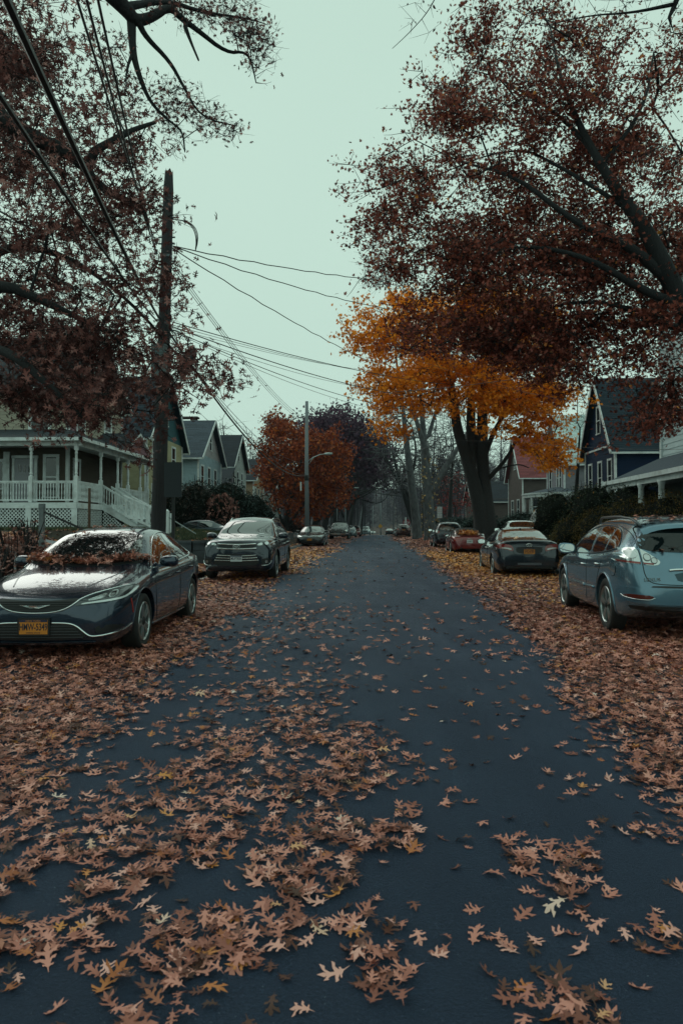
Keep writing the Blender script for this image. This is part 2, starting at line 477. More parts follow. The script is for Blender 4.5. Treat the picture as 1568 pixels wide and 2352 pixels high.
def leaf_density(x, y):
    """0..1 cover of the ground at x, y, as the photograph shows it"""
    n1 = vnoise(x, y, .55, 1); n2 = vnoise(x, y, .22, 2); n3 = vnoise(x, y, 1.7, 3)
    wob = (n1 - .5) * .9 + (n3 - .5) * .8
    # left drift edge
    le = np.interp(y, [0, 2, 3.5, 4.7, 6, 8, 12, 16, 24, 40, 70, 110], [-1.7, -1.75, -1.75, -1.7, -1.6, -1.75, -1.75, -1.75, -1.5, -.3, .9, 3.2])
    re = np.interp(y, [0, 2, 3, 3.6, 4.7, 6, 8, 12, 16, 22, 40, 70, 110], [3.2, 2.2, 1.95, 1.8, 1.9, 2.05, 2.35, 2.8, 3.0, 3.3, 4.2, 5.6, 8.2])
    ww = .28 + .012 * y
    dl = smooth(-.05, .7, (le + wob * (ww + .25) - x) / (ww * 2 + .3) + .3)
    dr = smooth(-.05, .7, (x - re - wob * ww) / (ww * 2) + .3)
    d = np.maximum(dl, dr)
    # scattered clusters nearest the camera
    cn = .42 * vnoise(x, y, .34, 9) + .34 * n2 + .30 * n3
    an = x / np.maximum(y, .5)
    cn = cn + .15 * np.exp(-((an - .29) / .13) ** 2) * (1 - smooth(3.0, 3.6, y)) + .045 * (1 - smooth(-.28, -.12, an)) - .03 * np.exp(-((an - .10) / .08) ** 2)
    cl = smooth(.49, .64, cn)
    nearw = 1 - smooth(3.0, 4.2, y)
    side = .75 + .25 * np.clip(1.0 - smooth(.1, .55, x) * (1 - smooth(.75, 1.0, x) * (1 - smooth(3.0, 3.4, y))), 0, 1)
    d = np.maximum(d, .62 * cl * nearw * side + .05 * nearw)
    # the fan of leaves left of the lane
    fan = .66 * np.exp(-((x + .55) / .70) ** 2) * smooth(3.1, 4.2, y) * (1 - smooth(5.3, 7.2, y))
    d = np.maximum(d, fan * smooth(.36, .66, .35 * n1 + .45 * n2 + .25 * n3))
    fan2 = np.exp(-((x + .1) / .35) ** 2) * smooth(3.4, 3.9, y) * (1 - smooth(4.6, 5.4, y))
    d = np.maximum(d, fan2 * .8 * smooth(.35, .6, n1))
    mid = .022 * (1 - .6 * smooth(8, 16, y)) + .07 * np.exp(-((x + 1.0) / 1.2) ** 2) * (1 - .7 * smooth(9, 15, y)) + .06 * smooth(1.0, 2.6, x) * (1 - smooth(7, 10, y)) + .02 * smooth(6, 2, y)
    d = np.maximum(d, mid * (.3 + 1.4 * n1))
    lawn = smooth(.5, 1.5, xl(y) - x) * smooth(22.5, 22.8, y)
    d = d * (1 - lawn * (.55 + .4 * smooth(.4, .6, n3)))
    return np.clip(d, 0, 1)

def car_shadow_mask(x, y): return np.ones_like(x)

lf_brown = [(0, (.06, .026, .017)), (.16, (.13, .044, .030)), (.34, (.29, .098, .070)), (.58, (.47, .175, .13)), (.82, (.62, .26, .20)), (.92, (.72, .38, .32)), (.93, (.30, .09, .04)), (.975, (.46, .15, .05)), (.99, (.60, .25, .07)), (1, (.75, .60, .55))]
lf_orange = [(0, (.30, .11, .03)), (.3, (.58, .21, .04)), (.6, (.78, .33, .06)), (.85, (.60, .24, .13)), (1, (.80, .55, .35))]
m_leaf = mat('fallen_oak_leaf', (.3, .1, .08), .55, island=lf_brown, spec=.35)
m_leaf_o = mat('fallen_maple_leaf', (.5, .2, .05), .55, island=lf_orange, spec=.35)

def scatter(n_per_m2, x0, x1, y0, y1, dens=None, seed=0):
    g = np.random.default_rng(seed)
    n = int((x1 - x0) * (y1 - y0) * n_per_m2)
    x = g.uniform(x0, x1, n); y = g.uniform(y0, y1, n)
    x = x + xc(y) - xc((y0 + y1) / 2) if x1 - x0 > 6 else x
    d = dens(x, y) if dens else np.ones(n)
    k = g.random(n) < d
    x, y = x[k], y[k]
    # only what the frame can show, with a margin
    v = (np.abs(x) < y * .5 + 1.6) & (y > .8)
    return x[v], y[v]

def lay(x, y, lift=.0, amp=.03, seed=0):
    g = np.random.default_rng(seed)
    z = ground_z(x, y) + lift + g.uniform(0, amp, len(x)) * np.minimum(1, leaf_density(x, y) * 1.3)
    return np.stack([x, y, z], -1)

def orange_w(x, y):
    a = np.exp(-((y - 27) / 9) ** 2) * (x > xc(y)) * smooth(3, 4.3, x)
    b = .75 * np.exp(-((y - 30) / 9) ** 2) * (x < xc(y))
    return np.clip(a + b, 0, .93)

bands = [(1, 7, 680, 'oak2', .069, .30), (7, 13, 520, 'oak2', .088, .38), (13, 24, 260, 'oak', .11, .4), (24, 45, 75, 'leafp', .17, .3), (45, 120, 14, 'leafp', .30, .3)]
for k, (a, b, dn, kd, sz, cu) in enumerate(bands):
    xa = -8.5 if a < 20 else -5.5 + .0 * a
    xb = 8 if a < 20 else 6.5
    if a >= 20: xa -= HW - 4; xb += HW - 4
    x, y = scatter(dn, float(xc((a + b) / 2)) - (15 if a < 40 else 9) if a >= 13 else xa, float(xc((a + b) / 2)) + 9.5 if a >= 13 else xb, a, b, leaf_density, 20 + k)
    g = np.random.default_rng(50 + k)
    om = g.random(len(x)) < orange_w(x, y)
    lab = ['brown lobed oak leaves scattered over the near asphalt', 'brown oak leaves drifted thick beside the nearest parked cars', 'brown leaves drifted along both kerbs by the middle cars',
           'small brown leaves carpeting the kerbsides in the middle distance', 'faint brown leaf carpet at the far kerbs'][k]
    o = leaves('fallen_leaves', lay(x[~om], y[~om], .003, .04, k), sz, m_leaf, kd, (0, .45), curl=cu)
    tag(o, lab, 'fallen leaves', kind='stuff')
    if om.sum() > 20:
        o = leaves('fallen_leaves', lay(x[om], y[om], .006, .06, k + 9), sz * 1.05, m_leaf_o, 'maple' if b < 30 else kd, (0, .6), curl=cu)
        tag(o, ['', '', 'few orange maple leaves at the middle kerbsides', 'bright orange maple leaves heaped below the yellow tree', 'orange leaves at the far kerbs'][k], 'fallen leaves', kind='stuff')
# a ridge of raked leaves along the right kerb far up the street
g = np.random.default_rng(77); n = 5000
y = g.uniform(47, 70, n); t = g.normal(0, .8, n); x = xr(y) - .3 + t
z = ground_z(x, y) + g.random(n) * .55 * np.exp(-(t / .8) ** 2)
tag(leaves('leaf_pile', np.stack([x, y, z], -1), .22, m_leaf, 'leafp', (0, 1.2)), 'long raked heap of dark brown leaves at far right kerb', 'leaf pile', kind='stuff')

# grass on the left lawns and a litter of leaves on it
def grass(x0, x1, y0, y1, n, h, seed, label):
    g = np.random.default_rng(seed)
    x = g.uniform(x0, x1, n); y = g.uniform(y0, y1, n); z = ground_z(x, y)
    ok = (np.abs(x) < y * .5 + 1) & (((xl(y) - x) > .7) | ((x - xr(y)) > .25))
    x, y, z = x[ok], y[ok], z[ok]; n = len(x)
    a = g.uniform(0, 2 * np.pi, n); w = .012 + .0006 * y; hh = h * g.uniform(.5, 1.3, n)
    dx, dy = np.cos(a) * w, np.sin(a) * w
    lx, ly = g.normal(0, .4, n) * hh, g.normal(0, .4, n) * hh
    V = np.stack([np.stack([x - dx, y - dy, z - .01], -1), np.stack([x + dx, y + dy, z - .01], -1), np.stack([x + lx, y + ly, z + hh], -1)], 1).reshape(-1, 3)
    o = np_mesh('grass', V, np.arange(3 * n).reshape(-1, 3), m_grass)
    tag(o, label, 'grass', kind='stuff')
grass(-14, -3.2, 22.8, 46, 60000, .10, 5, 'short green lawn behind the block retaining wall')
grass(6.5, 13, 8, 60, 30000, .09, 6, 'thin grass verge behind the parked cars on the right')
# ------------------------------------------------------------------ cars
def pchip(keys, x):
    xs = np.array([k[0] for k in keys], float); x = np.asarray(x, float)
    out = []
    for c in range(1, len(keys[0])):
        y = np.array([k[c] for k in keys], float)
        h = np.diff(xs); d = np.diff(y) / h
        m = np.zeros(len(xs))
        for i in range(1, len(xs) - 1):
            if d[i - 1] * d[i] > 0:
                w1 = 2 * h[i] + h[i - 1]; w2 = h[i] + 2 * h[i - 1]
                m[i] = (w1 + w2) / (w1 / d[i - 1] + w2 / d[i])
        m[0] = d[0]; m[-1] = d[-1]
        i = np.clip(np.searchsorted(xs, x) - 1, 0, len(xs) - 2)
        t = np.clip((x - xs[i]) / h[i], 0, 1)
        out.append((2 * t**3 - 3 * t**2 + 1) * y[i] + (t**3 - 2 * t**2 + t) * h[i] * m[i] + (-2 * t**3 + 3 * t**2) * y[i + 1] + (t**3 - t**2) * h[i] * m[i + 1])
    return out[0] if len(out) == 1 else out

SEDAN = dict(L=4.885, W=1.87, H=1.49, wf=.97, wb=2.74, wr=.335,
    top=[(0, .56), (.02, .62), (.07, .68), (.16, .725), (.35, .79), (.7, .87), (1.0, .925), (1.30, .975), (1.42, 1.03), (1.8, 1.23), (2.2, 1.405), (2.5, 1.465), (2.85, 1.49), (3.3, 1.46), (3.8, 1.33), (4.3, 1.14), (4.45, 1.105), (4.7, 1.09), (4.80, 1.05), (4.86, .92), (4.885, .80)],
    bot=[(0, .27), (.05, .21), (.15, .18), (.5, .18), (4.3, .2), (4.7, .25), (4.885, .34)],
    plan=[(0, .64), (.03, .73), (.08, .80), (.18, .87), (.4, .94), (.8, .985), (1.4, 1), (3.7, 1), (4.2, .965), (4.55, .90), (4.75, .82), (4.84, .74), (4.885, .66)],
    sh=[(0, .48), (.1, .6), (.35, .70), (.8, .81), (1.4, .885), (2.5, .92), (3.6, .965), (4.3, 1.0), (4.7, 1.0), (4.82, .9), (4.885, .7)],
    cant=[(0, .45, .52), (.1, .60, .65), (.35, .70, .75), (.9, .755, .86), (1.42, .775, .95), (1.85, .70, 1.165), (2.3, .615, 1.34), (2.9, .585, 1.41), (3.4, .585, 1.37), (3.85, .61, 1.24), (4.3, .68, 1.08), (4.6, .70, 1.04), (4.8, .62, .98), (4.885, .48, .76)])
CAMRY = dict(L=4.81, W=1.82, H=1.47, wf=.96, wb=2.775, wr=.33,
    top=[(0, .56), (.02, .63), (.1, .72), (.35, .80), (.7, .88), (1.05, .95), (1.25, .99), (1.4, 1.07), (1.9, 1.31), (2.15, 1.40), (2.5, 1.455), (2.85, 1.47), (3.2, 1.45), (3.5, 1.405), (4.0, 1.22), (4.22, 1.15), (4.3, 1.135), (4.62, 1.125), (4.71, 1.10), (4.77, 1.0), (4.81, .72)],
    bot=[(0, .27), (.05, .22), (.15, .19), (.5, .19), (4.3, .2), (4.65, .24), (4.81, .30)],
    plan=[(0, .64), (.03, .73), (.1, .82), (.25, .90), (.5, .96), (.8, .99), (1.4, 1), (3.8, 1), (4.2, .985), (4.5, .96), (4.68, .925), (4.76, .88), (4.81, .82)],
    sh=[(0, .48), (.1, .6), (.35, .72), (.8, .83), (1.4, .91), (2.5, .95), (3.6, .99), (4.2, 1.03), (4.6, 1.03), (4.75, .92), (4.81, .62)],
    cant=[(0, .45, .52), (.1, .60, .65), (.35, .70, .76), (.9, .755, .88), (1.35, .77, .97), (1.8, .70, 1.2), (2.2, .61, 1.35), (2.8, .585, 1.40), (3.35, .585, 1.37), (3.8, .62, 1.24), (4.2, .70, 1.09), (4.5, .73, 1.08), (4.7, .70, 1.03), (4.81, .60, .66)])
SUV = dict(L=4.89, W=1.925, H=1.73, wf=.93, wb=2.79, wr=.375,
    top=[(0, .72), (.02, .84), (.06, .93), (.14, .985), (.35, 1.035), (.8, 1.08), (1.15, 1.11), (1.3, 1.16), (1.75, 1.42), (2.1, 1.60), (2.5, 1.69), (3.0, 1.715), (3.8, 1.70), (4.3, 1.66), (4.5, 1.61), (4.68, 1.35), (4.78, 1.12), (4.85, .95), (4.89, .75)],
    bot=[(0, .33), (.05, .26), (.15, .23), (.5, .23), (4.3, .25), (4.7, .30), (4.89, .40)],
    plan=[(0, .68), (.03, .76), (.08, .82), (.2, .90), (.4, .95), (.8, .99), (1.4, 1), (4.0, 1), (4.4, .97), (4.7, .91), (4.83, .84), (4.89, .76)],
    sh=[(0, .55), (.08, .75), (.35, .88), (.8, .96), (1.4, 1.02), (2.5, 1.05), (3.8, 1.10), (4.4, 1.12), (4.7, 1.06), (4.83, .9), (4.89, .65)],
    cant=[(0, .48, .64), (.08, .62, .86), (.35, .74, .97), (.9, .79, 1.04), (1.25, .80, 1.09), (1.7, .73, 1.36), (2.1, .66, 1.545), (2.6, .64, 1.60), (3.6, .64, 1.61), (4.2, .64, 1.57), (4.5, .655, 1.48), (4.68, .70, 1.25), (4.8, .70, 1.02), (4.89, .55, .70)])
LEX = dict(L=4.77, W=1.845, H=1.68, wf=.98, wb=2.715, wr=.375,
    top=[(0, .66), (.02, .76), (.08, .86), (.2, .93), (.6, 1.02), (1.0, 1.08), (1.2, 1.12), (1.7, 1.40), (2.1, 1.56), (2.5, 1.625), (3.0, 1.64), (3.6, 1.62), (4.05, 1.575), (4.28, 1.52), (4.36, 1.44), (4.50, 1.24), (4.60, 1.14), (4.66, 1.04), (4.72, .86), (4.77, .70)],
    bot=[(0, .33), (.05, .26), (.15, .22), (.5, .22), (4.2, .24), (4.55, .34), (4.77, .42)],
    plan=[(0, .66), (.03, .74), (.08, .80), (.2, .88), (.4, .94), (.8, .985), (1.4, 1), (3.9, 1), (4.2, .985), (4.5, .93), (4.66, .86), (4.73, .80), (4.77, .74)],
    sh=[(0, .52), (.08, .7), (.35, .84), (.8, .94), (1.4, .99), (2.5, 1.02), (3.6, 1.08), (4.1, 1.14), (4.45, 1.12), (4.62, 1.02), (4.7, .84), (4.77, .62)],
    cant=[(0, .48, .60), (.08, .62, .80), (.35, .72, .92), (.9, .775, 1.02), (1.2, .78, 1.06), (1.65, .72, 1.31), (2.05, .63, 1.48), (2.5, .60, 1.535), (3.3, .60, 1.53), (3.8, .61, 1.48), (4.1, .625, 1.42), (4.3, .66, 1.33), (4.5, .72, 1.17), (4.65, .71, 1.0), (4.77, .55, .66)])
TT = dict(L=4.18, W=1.84, H=1.36, wf=.88, wb=2.47, wr=.325,
    top=[(0, .50), (.03, .60), (.12, .68), (.4, .77), (.8, .85), (1.15, .90), (1.3, .95), (1.75, 1.19), (2.0, 1.31), (2.3, 1.355), (2.6, 1.33), (2.95, 1.22), (3.25, 1.06), (3.4, 1.01), (3.7, .985), (3.95, .94), (4.08, .86), (4.15, .70), (4.18, .58)],
    bot=[(0, .24), (.05, .18), (.15, .15), (.5, .15), (3.7, .17), (4.0, .22), (4.18, .30)],
    plan=[(0, .60), (.03, .70), (.1, .80), (.25, .90), (.5, .96), (.8, .99), (1.4, 1), (3.0, 1), (3.5, .97), (3.85, .89), (4.05, .79), (4.13, .70), (4.18, .60)],
    sh=[(0, .42), (.1, .56), (.35, .68), (.8, .80), (1.4, .86), (2.5, .88), (3.2, .93), (3.6, .91), (3.95, .84), (4.1, .7), (4.18, .5)],
    cant=[(0, .42, .46), (.1, .56, .62), (.35, .68, .73), (.9, .74, .83), (1.25, .74, .89), (1.65, .66, 1.08), (2.0, .59, 1.22), (2.3, .57, 1.26), (2.6, .575, 1.23), (2.95, .60, 1.11), (3.3, .64, .98), (3.7, .66, .95), (4.0, .60, .86), (4.18, .45, .54)])
def rescale(S, L=None, W=None, H=None, wr=None, wb=None):
    a = (L or S['L']) / S['L']; w = (W or S['W']) / S['W']; h = (H or S['H']) / S['H']
    D = dict(S); D['L'] = S['L'] * a; D['W'] = S['W'] * w; D['H'] = S['H'] * h
    D['wf'] *= a; D['wb'] = wb or S['wb'] * a
    if wr: D['wr'] = wr
    for k in ('top', 'bot', 'sh'): D[k] = [(t * a, z * h) for t, z in S[k]]
    D['plan'] = [(t * a, q) for t, q in S['plan']]
    D['cant'] = [(t * a, q * w, z * h) for t, q, z in S['cant']]
    D['sx'] = (a, w, h)
    return D
for q in (SEDAN, CAMRY, SUV, LEX, TT): q['sx'] = (1, 1, 1)

m_tyre = mat('tyre_rubber', (.012, .014, .014), .75, bump=.2, bscale=80)
m_rim = mat('alloy', (.42, .47, .47), .28, .9)
m_rimd = mat('dark_hub', (.02, .022, .024), .6, .3)
m_chrome = mat('chrome', (.75, .80, .80), .08, 1.0)
m_glass = mat('car_glass', (.006, .012, .013), .02, spec=1.0, coat=1, coat_r=.01)
m_glass.node_tree.nodes['Principled BSDF'].inputs['IOR'].default_value = 1.72
m_glass.node_tree.nodes['Principled BSDF'].inputs['Coat IOR'].default_value = 1.65
m_black = mat('black_plastic', (.009, .011, .012), .45)
m_gap = mat('door_gap_black', (.003, .004, .004), .7)
m_lampd = mat('lamp_housing', (.03, .04, .045), .08, .2, coat=1)
m_lampc = mat('lamp_reflector', (.55, .60, .60), .12, .85, coat=1)
m_lampw = mat('lamp_white', (.62, .68, .68), .15, coat=1)
m_red = mat('lamp_red', (.22, .012, .010), .12, coat=1)
m_redd = mat('reflector_dark_red', (.10, .012, .006), .2, coat=.6)
m_amber = mat('marker_red_orange', (.42, .035, .02), .2, coat=.5)
m_mirr = mat('mirror_silver', (.8, .85, .85), .01, 1.0)
m_under = mat('underbody_black', (.004, .005, .005), .9)
m_plate_o = mat('plate_orange', (.55, .20, .022), .45, var=.08, vscale=20)
m_plate_w = mat('plate_white', (.55, .60, .62), .45)
m_plate_n = mat('plate_navy', (.012, .02, .06), .45)
m_ink = mat('plate_ink', (.008, .014, .03), .5)
def paint(name, col, metal=.5, flake=.25): return mat(name, col, .24, metal, var=.06, vscale=3, coat=1.0, coat_r=.015, bump=.0)

def section(S, t):
    w = S['W'] / 2 * float(pchip(S['plan'], t)); zt = float(pchip(S['top'], t)); zb = float(pchip(S['bot'], t))
    zs = min(float(pchip(S['sh'], t)), zt - .04); cw, cz = pchip(S['cant'], t); cw = float(cw); cz = min(float(cz), zt - .012); cz = max(cz, zs + .012)
    cw = min(cw, .90 * w)
    gb = (.925 * w, zs + .012)
    hgt = cz - zs; bl = .035 * min(1, hgt / .4)
    L = lambda a: (gb[0] + (cw - gb[0]) * a + bl * math.sin(a * math.pi) * 1.0, gb[1] + (cz - gb[1]) * a)
    dz = zs - zb
    return [(0, zb), (.80 * w, zb), (.93 * w, zb + .02), (.982 * w, zb + min(.12, .25 * dz)), (.998 * w, zb + .36 * dz), (1.0 * w, zb + .62 * dz), (.994 * w, zs - .16 * dz), (.972 * w, zs - .045 * dz), (.948 * w, zs),
            gb, L(.25), L(.5), L(.8), (cw, cz), (cw * .93, cz + .42 * (zt - cz)), (cw * .72, cz + .80 * (zt - cz)), (cw * .38, cz + .97 * (zt - cz)), (0, zt)]

def body_mesh(S, cut=True):
    Ln = S['L']
    ts = [0, .012, .03, .06, .10, .15, .21, .28, .36] + list(np.arange(.45, Ln - .45, .10)) + [Ln - q for q in (.36, .28, .21, .15, .10, .06, .03, .012, 0)]
    V = []; Fc = []
    ring = None
    for t in ts:
        sec = section(S, t)
        pts = [(x, Ln / 2 - t, z) for x, z in sec] + [(-x, Ln / 2 - t, z) for x, z in reversed(sec[1:-1])]
        n = len(pts); b = len(V); V += pts
        if ring is not None:
            for j in range(n): Fc.append((ring + j, ring + (j + 1) % n, b + (j + 1) % n, b + j))
        else: Fc.append(tuple(b + j for j in range(n))[::-1])
        ring = b
    Fc.append(tuple(ring + j for j in range(n)))
    me = bpy.data.meshes.new('tmp'); me.from_pydata(V, [], Fc)
    bm = bmesh.new(); bm.from_mesh(me); bmesh.ops.recalc_face_normals(bm, faces=bm.faces); bm.to_mesh(me); bm.free()
    o = bpy.data.objects.new('tmp', me); COL.objects.link(o)
    md = o.modifiers.new('s', 'SUBSURF'); md.levels = 1; md.render_levels = 1
    dg = bpy.context.evaluated_depsgraph_get()
    me2 = bpy.data.meshes.new_from_object(o.evaluated_get(dg))
    bm = bmesh.new(); bm.from_mesh(me2); bvh = BVHTree.FromBMesh(bm); bm.free()
    if not cut:
        bpy.data.objects.remove(o); return me2, bvh
    o.modifiers.clear(); o.data = me2
    c = MB(); ra = S['wr'] + S.get('arch', .055)
    for yw in (Ln / 2 - S['wf'], Ln / 2 - S['wf'] - S['wb']):
        for sg in (-1, 1):
            x0 = sg * (S['W'] / 2 - .30)
            M = Matrix.Translation((x0, yw, S['wr'] + .012)) @ Matrix.Rotation(sg * R(90), 4, 'Y')
            c.lathe([(ra, 0), (ra, .55)], 40, M)
    cm = bpy.data.meshes.new('cut'); cm.from_pydata(c.v, [], c.f)
    bm = bmesh.new(); bm.from_mesh(cm); bmesh.ops.recalc_face_normals(bm, faces=bm.faces); bm.to_mesh(cm); bm.free()
    cm.materials.append(m_under)
    me2.materials.clear(); me2.materials.append(m_black); me2.materials.append(m_under)
    co = bpy.data.objects.new('cut', cm); COL.objects.link(co)
    md = o.modifiers.new('b', 'BOOLEAN'); md.operation = 'DIFFERENCE'; md.object = co; md.solver = 'EXACT'; md.material_mode = 'TRANSFER'
    bpy.context.view_layer.update()
    dg = bpy.context.evaluated_depsgraph_get()
    me3 = bpy.data.meshes.new_from_object(o.evaluated_get(dg))
    bpy.data.objects.remove(o); bpy.data.objects.remove(co)
    return me3, bvh

def chaikin(pts, it=2, r=.22, closed=True):
    pts = [Vector(p) for p in pts]
    for _ in range(it):
        out = []
        n = len(pts)
        for i in range(n if closed else n - 1):
            a = pts[i]; b = pts[(i + 1) % n]
            if not closed and i == 0: out.append(a.copy())
            out.append(a.lerp(b, r)); out.append(a.lerp(b, 1 - r))
            if not closed and i == n - 2: out.append(b.copy())
        pts = out
    return [tuple(p) for p in pts]

def inside(p, poly):
    x, y = p; c = False; n = len(poly)
    for i in range(n):
        x1, y1 = poly[i][:2]; x2, y2 = poly[(i + 1) % n][:2]
        if (y1 > y) != (y2 > y) and x < (x2 - x1) * (y - y1) / (y2 - y1) + x1: c = not c
    return c

class Car:
    def __init__(s, name, label, S, pm, loc, rotz, cat='car', group=None, cut=True, low_mat=None):
        s.S = S; s.L = S['L']; s.root = empty(name, label, cat, loc, rotz, group)
        me, s.bvh = body_mesh(S, cut)
        me.materials.clear(); me.materials.append(pm); me.materials.append(m_under)
        for p in me.polygons: p.use_smooth = True
        me.set_sharp_from_angle(angle=R(38))
        me.name = 'body'
        s.body = link(bpy.data.objects.new('body', me), s.root)
        s.pm = pm
    def ray(s, p, view, off):
        """p=(u,v): top -> (x,t); side -> (t,z) with sign; front/rear -> (x,z); a number is an azimuth"""
        if view == 'top': o = Vector((p[0], s.L / 2 - p[1], 5)); d = Vector((0, 0, -1))
        elif view in ('L', 'R'):
            sg = -1 if view == 'L' else 1
            o = Vector((sg * 5, s.L / 2 - p[0], p[1])); d = Vector((-sg, 0, 0))
        elif view == 'front': o = Vector((p[0], 8, p[1])); d = Vector((0, -1, 0))
        elif view == 'rear': o = Vector((p[0], -8, p[1])); d = Vector((0, 1, 0))
        elif view[0] == 'RS':   # rear window style: rays come from behind and above
            a = view[1]; d = Vector((0, math.cos(a), -math.sin(a))); o = Vector((p[0], 0, p[1])) - d * 8
        h = s.bvh.ray_cast(o, d)
        if h[0] is None:
            h = s.bvh.find_nearest(o + d * (o.length * .6))
        q, nrm = h[0], h[1]
        if nrm.dot(d) > 0: nrm = -nrm
        return q + nrm * off, nrm
    def patch(s, name, poly, view, m, off=.005, rnd=2, res=.05, parent=None, both=False, thick=.012, r=.22, smooth_=True):
        if both:
            a = s.patch(name, poly, view, m, off, rnd, res, parent, False, thick, r)
            if view in ('L', 'R'): v2 = 'R' if view == 'L' else 'L'; p2 = poly
            else: v2 = view; p2 = [(-x, z) for x, z in poly]
            return a, s.patch(name, p2, v2, m, off, rnd, res, parent, False, thick, r)
        pl = chaikin([(x, z, 0) for x, z in poly], rnd, r) if rnd else [(x, z, 0) for x, z in poly]
        pl = [(p[0], p[1]) for p in pl]
        # densify boundary
        bd = []
        for i in range(len(pl)):
            a = Vector(pl[i]); b = Vector(pl[(i + 1) % len(pl)]); k = max(1, int((b - a).length / res))
            for j in range(k): bd.append(a.lerp(b, j / k))
        xs = [p[0] for p in bd]; zs = [p[1] for p in bd]
        inn = []
        nx = max(2, int((max(xs) - min(xs)) / res)); nz = max(2, int((max(zs) - min(zs)) / res))
        for i in range(1, nx):
            for j in range(1, nz):
                q = (min(xs) + (max(xs) - min(xs)) * i / nx, min(zs) + (max(zs) - min(zs)) * j / nz)
                if inside(q, bd) and min((Vector(q) - b).length for b in bd) > res * .35: inn.append(Vector(q))
        nb = len(bd)
        vs, es, fs, _, _, _ = delaunay_2d_cdt(bd + inn, [], [list(range(nb))], 1, 1e-6)
        V = []; nr = []
        for p in vs:
            q, n_ = s.ray((p[0], p[1]), view, off); V.append(q); nr.append(n_)
        k = len(V)
        # skirt
        cnt = {}
        for f in fs:
            for a, b in zip(f, list(f[1:]) + [f[0]]): cnt[(a, b)] = 1
        bnd = [(a, b) for (a, b) in cnt if (b, a) not in cnt]
        V2 = V + [q - n_ * thick for q, n_ in zip(V, nr)]
        F2 = [tuple(f) for f in fs] + [(b, a, a + k, b + k) for a, b in bnd]
        used = sorted(set(i for f in F2 for i in f)); mp = {o: i for i, o in enumerate(used)}
        mb = MB(); mb.add([V2[i] for i in used], [tuple(mp[i] for i in f) for f in F2])
        o = mb.build(name, m, parent or s.root, True)
        o.data.set_sharp_from_angle(angle=R(40))
        return o
    def strip(s, name, pts, view, m, rad=.008, off=.004, n=6, parent=None, both=False, rnd=2, closed=False, step=.05):
        if both:
            a = s.strip(name, pts, view, m, rad, off, n, parent, False, rnd, closed, step)
            if view in ('L', 'R'): return a, s.strip(name, pts, 'R' if view == 'L' else 'L', m, rad, off, n, parent, False, rnd, closed, step)
            return a, s.strip(name, [(-x, z) for x, z in pts], view, m, rad, off, n, parent, False, rnd, closed, step)
        pl = chaikin([(x, z, 0) for x, z in pts], rnd, .25, closed)
        if closed: pl.append(pl[0])
        out = []
        for i in range(len(pl) - 1):
            a = Vector(pl[i]); b = Vector(pl[i + 1]); k = max(1, int((b - a).length / step))
            for j in range(k): out.append(a.lerp(b, j / k))
        out.append(Vector(pl[-1]))
        mb = MB(); mb.tube([s.ray((p[0], p[1]), view, off)[0] for p in out], rad, n)
        return mb.build(name, m, parent or s.root, True)
    def wheels(s, spokes=5, twin=False, rimr=.68, m=None, width=.215):
        r = s.S['wr']
        for yw in (s.L / 2 - s.S['wf'], s.L / 2 - s.S['wf'] - s.S['wb']):
            for sg in (-1, 1):
                xo = sg * (s.S['W'] / 2 - .015)     # outer face
                M = Matrix.Translation((xo, yw, r)) @ Matrix.Rotation(sg * R(90), 4, 'Y')   # local +z outwards
                h = MB(); h.lathe([(.0, -.06), (r * rimr * .95, -.06), (r * rimr * .95, -.15)], 24, M); h.lathe([(.055, -.08), (.055, -.02), (.04, -.006), (.0, -.004)], 12, M)
                w = h.build('wheel', m_rimd, s.root, True)
                ty = MB(); ty.lathe([(r * rimr, -width), (r * .93, -width), (r * .99, -width + .025), (r, -width + .05), (r, -.045), (r * .985, -.018), (r * .92, -.002), (r * (rimr + .03), -.008), (r * rimr, -.03)], 44, M, cap=False)
                ty.build('tyre', m_tyre, w, True)
                rm = MB()
                rm.lathe([(r * rimr * 1.01, -.012), (r * rimr * .985, -.004), (r * rimr * .93, -.02), (r * rimr * .92, -.14)], 40, M, cap=False)
                ro = random.random()
                for k in range(spokes):
                    for tw in ((-.17, .17) if twin else (0,)):
                        a = 2 * math.pi * k / spokes + ro
                        ca, sa = math.cos(a), math.sin(a)
                        def pt(rr, lat, z): return M @ Vector((ca * rr - sa * lat, sa * rr + ca * lat, z))
                        w0, w1 = (.020, .026) if twin else (.032, .052)
                        Rr = r * rimr * .965
                        o1 = tw * Rr * 1.0; o0 = tw * .10
                        zi, zo = -.022, -.012
                        vs = [pt(.035, o0 - w0, zi), pt(.035, o0 + w0, zi), pt(Rr, o1 + w1, zo), pt(Rr, o1 - w1, zo),
                              pt(.035, o0 - w0, zi - .03), pt(.035, o0 + w0, zi - .03), pt(Rr, o1 + w1 * 1.1, zo - .04), pt(Rr, o1 - w1 * 1.1, zo - .04),
                              pt(Rr * .5, (o0 + o1) / 2, zi + .012)]
                        rm.add(vs, [(0, 1, 8), (1, 2, 8), (2, 3, 8), (3, 0, 8), (0, 4, 5, 1), (1, 5, 6, 2), (2, 6, 7, 3), (3, 7, 4, 0)])
                rm.build('rim', m or m_rim, w)
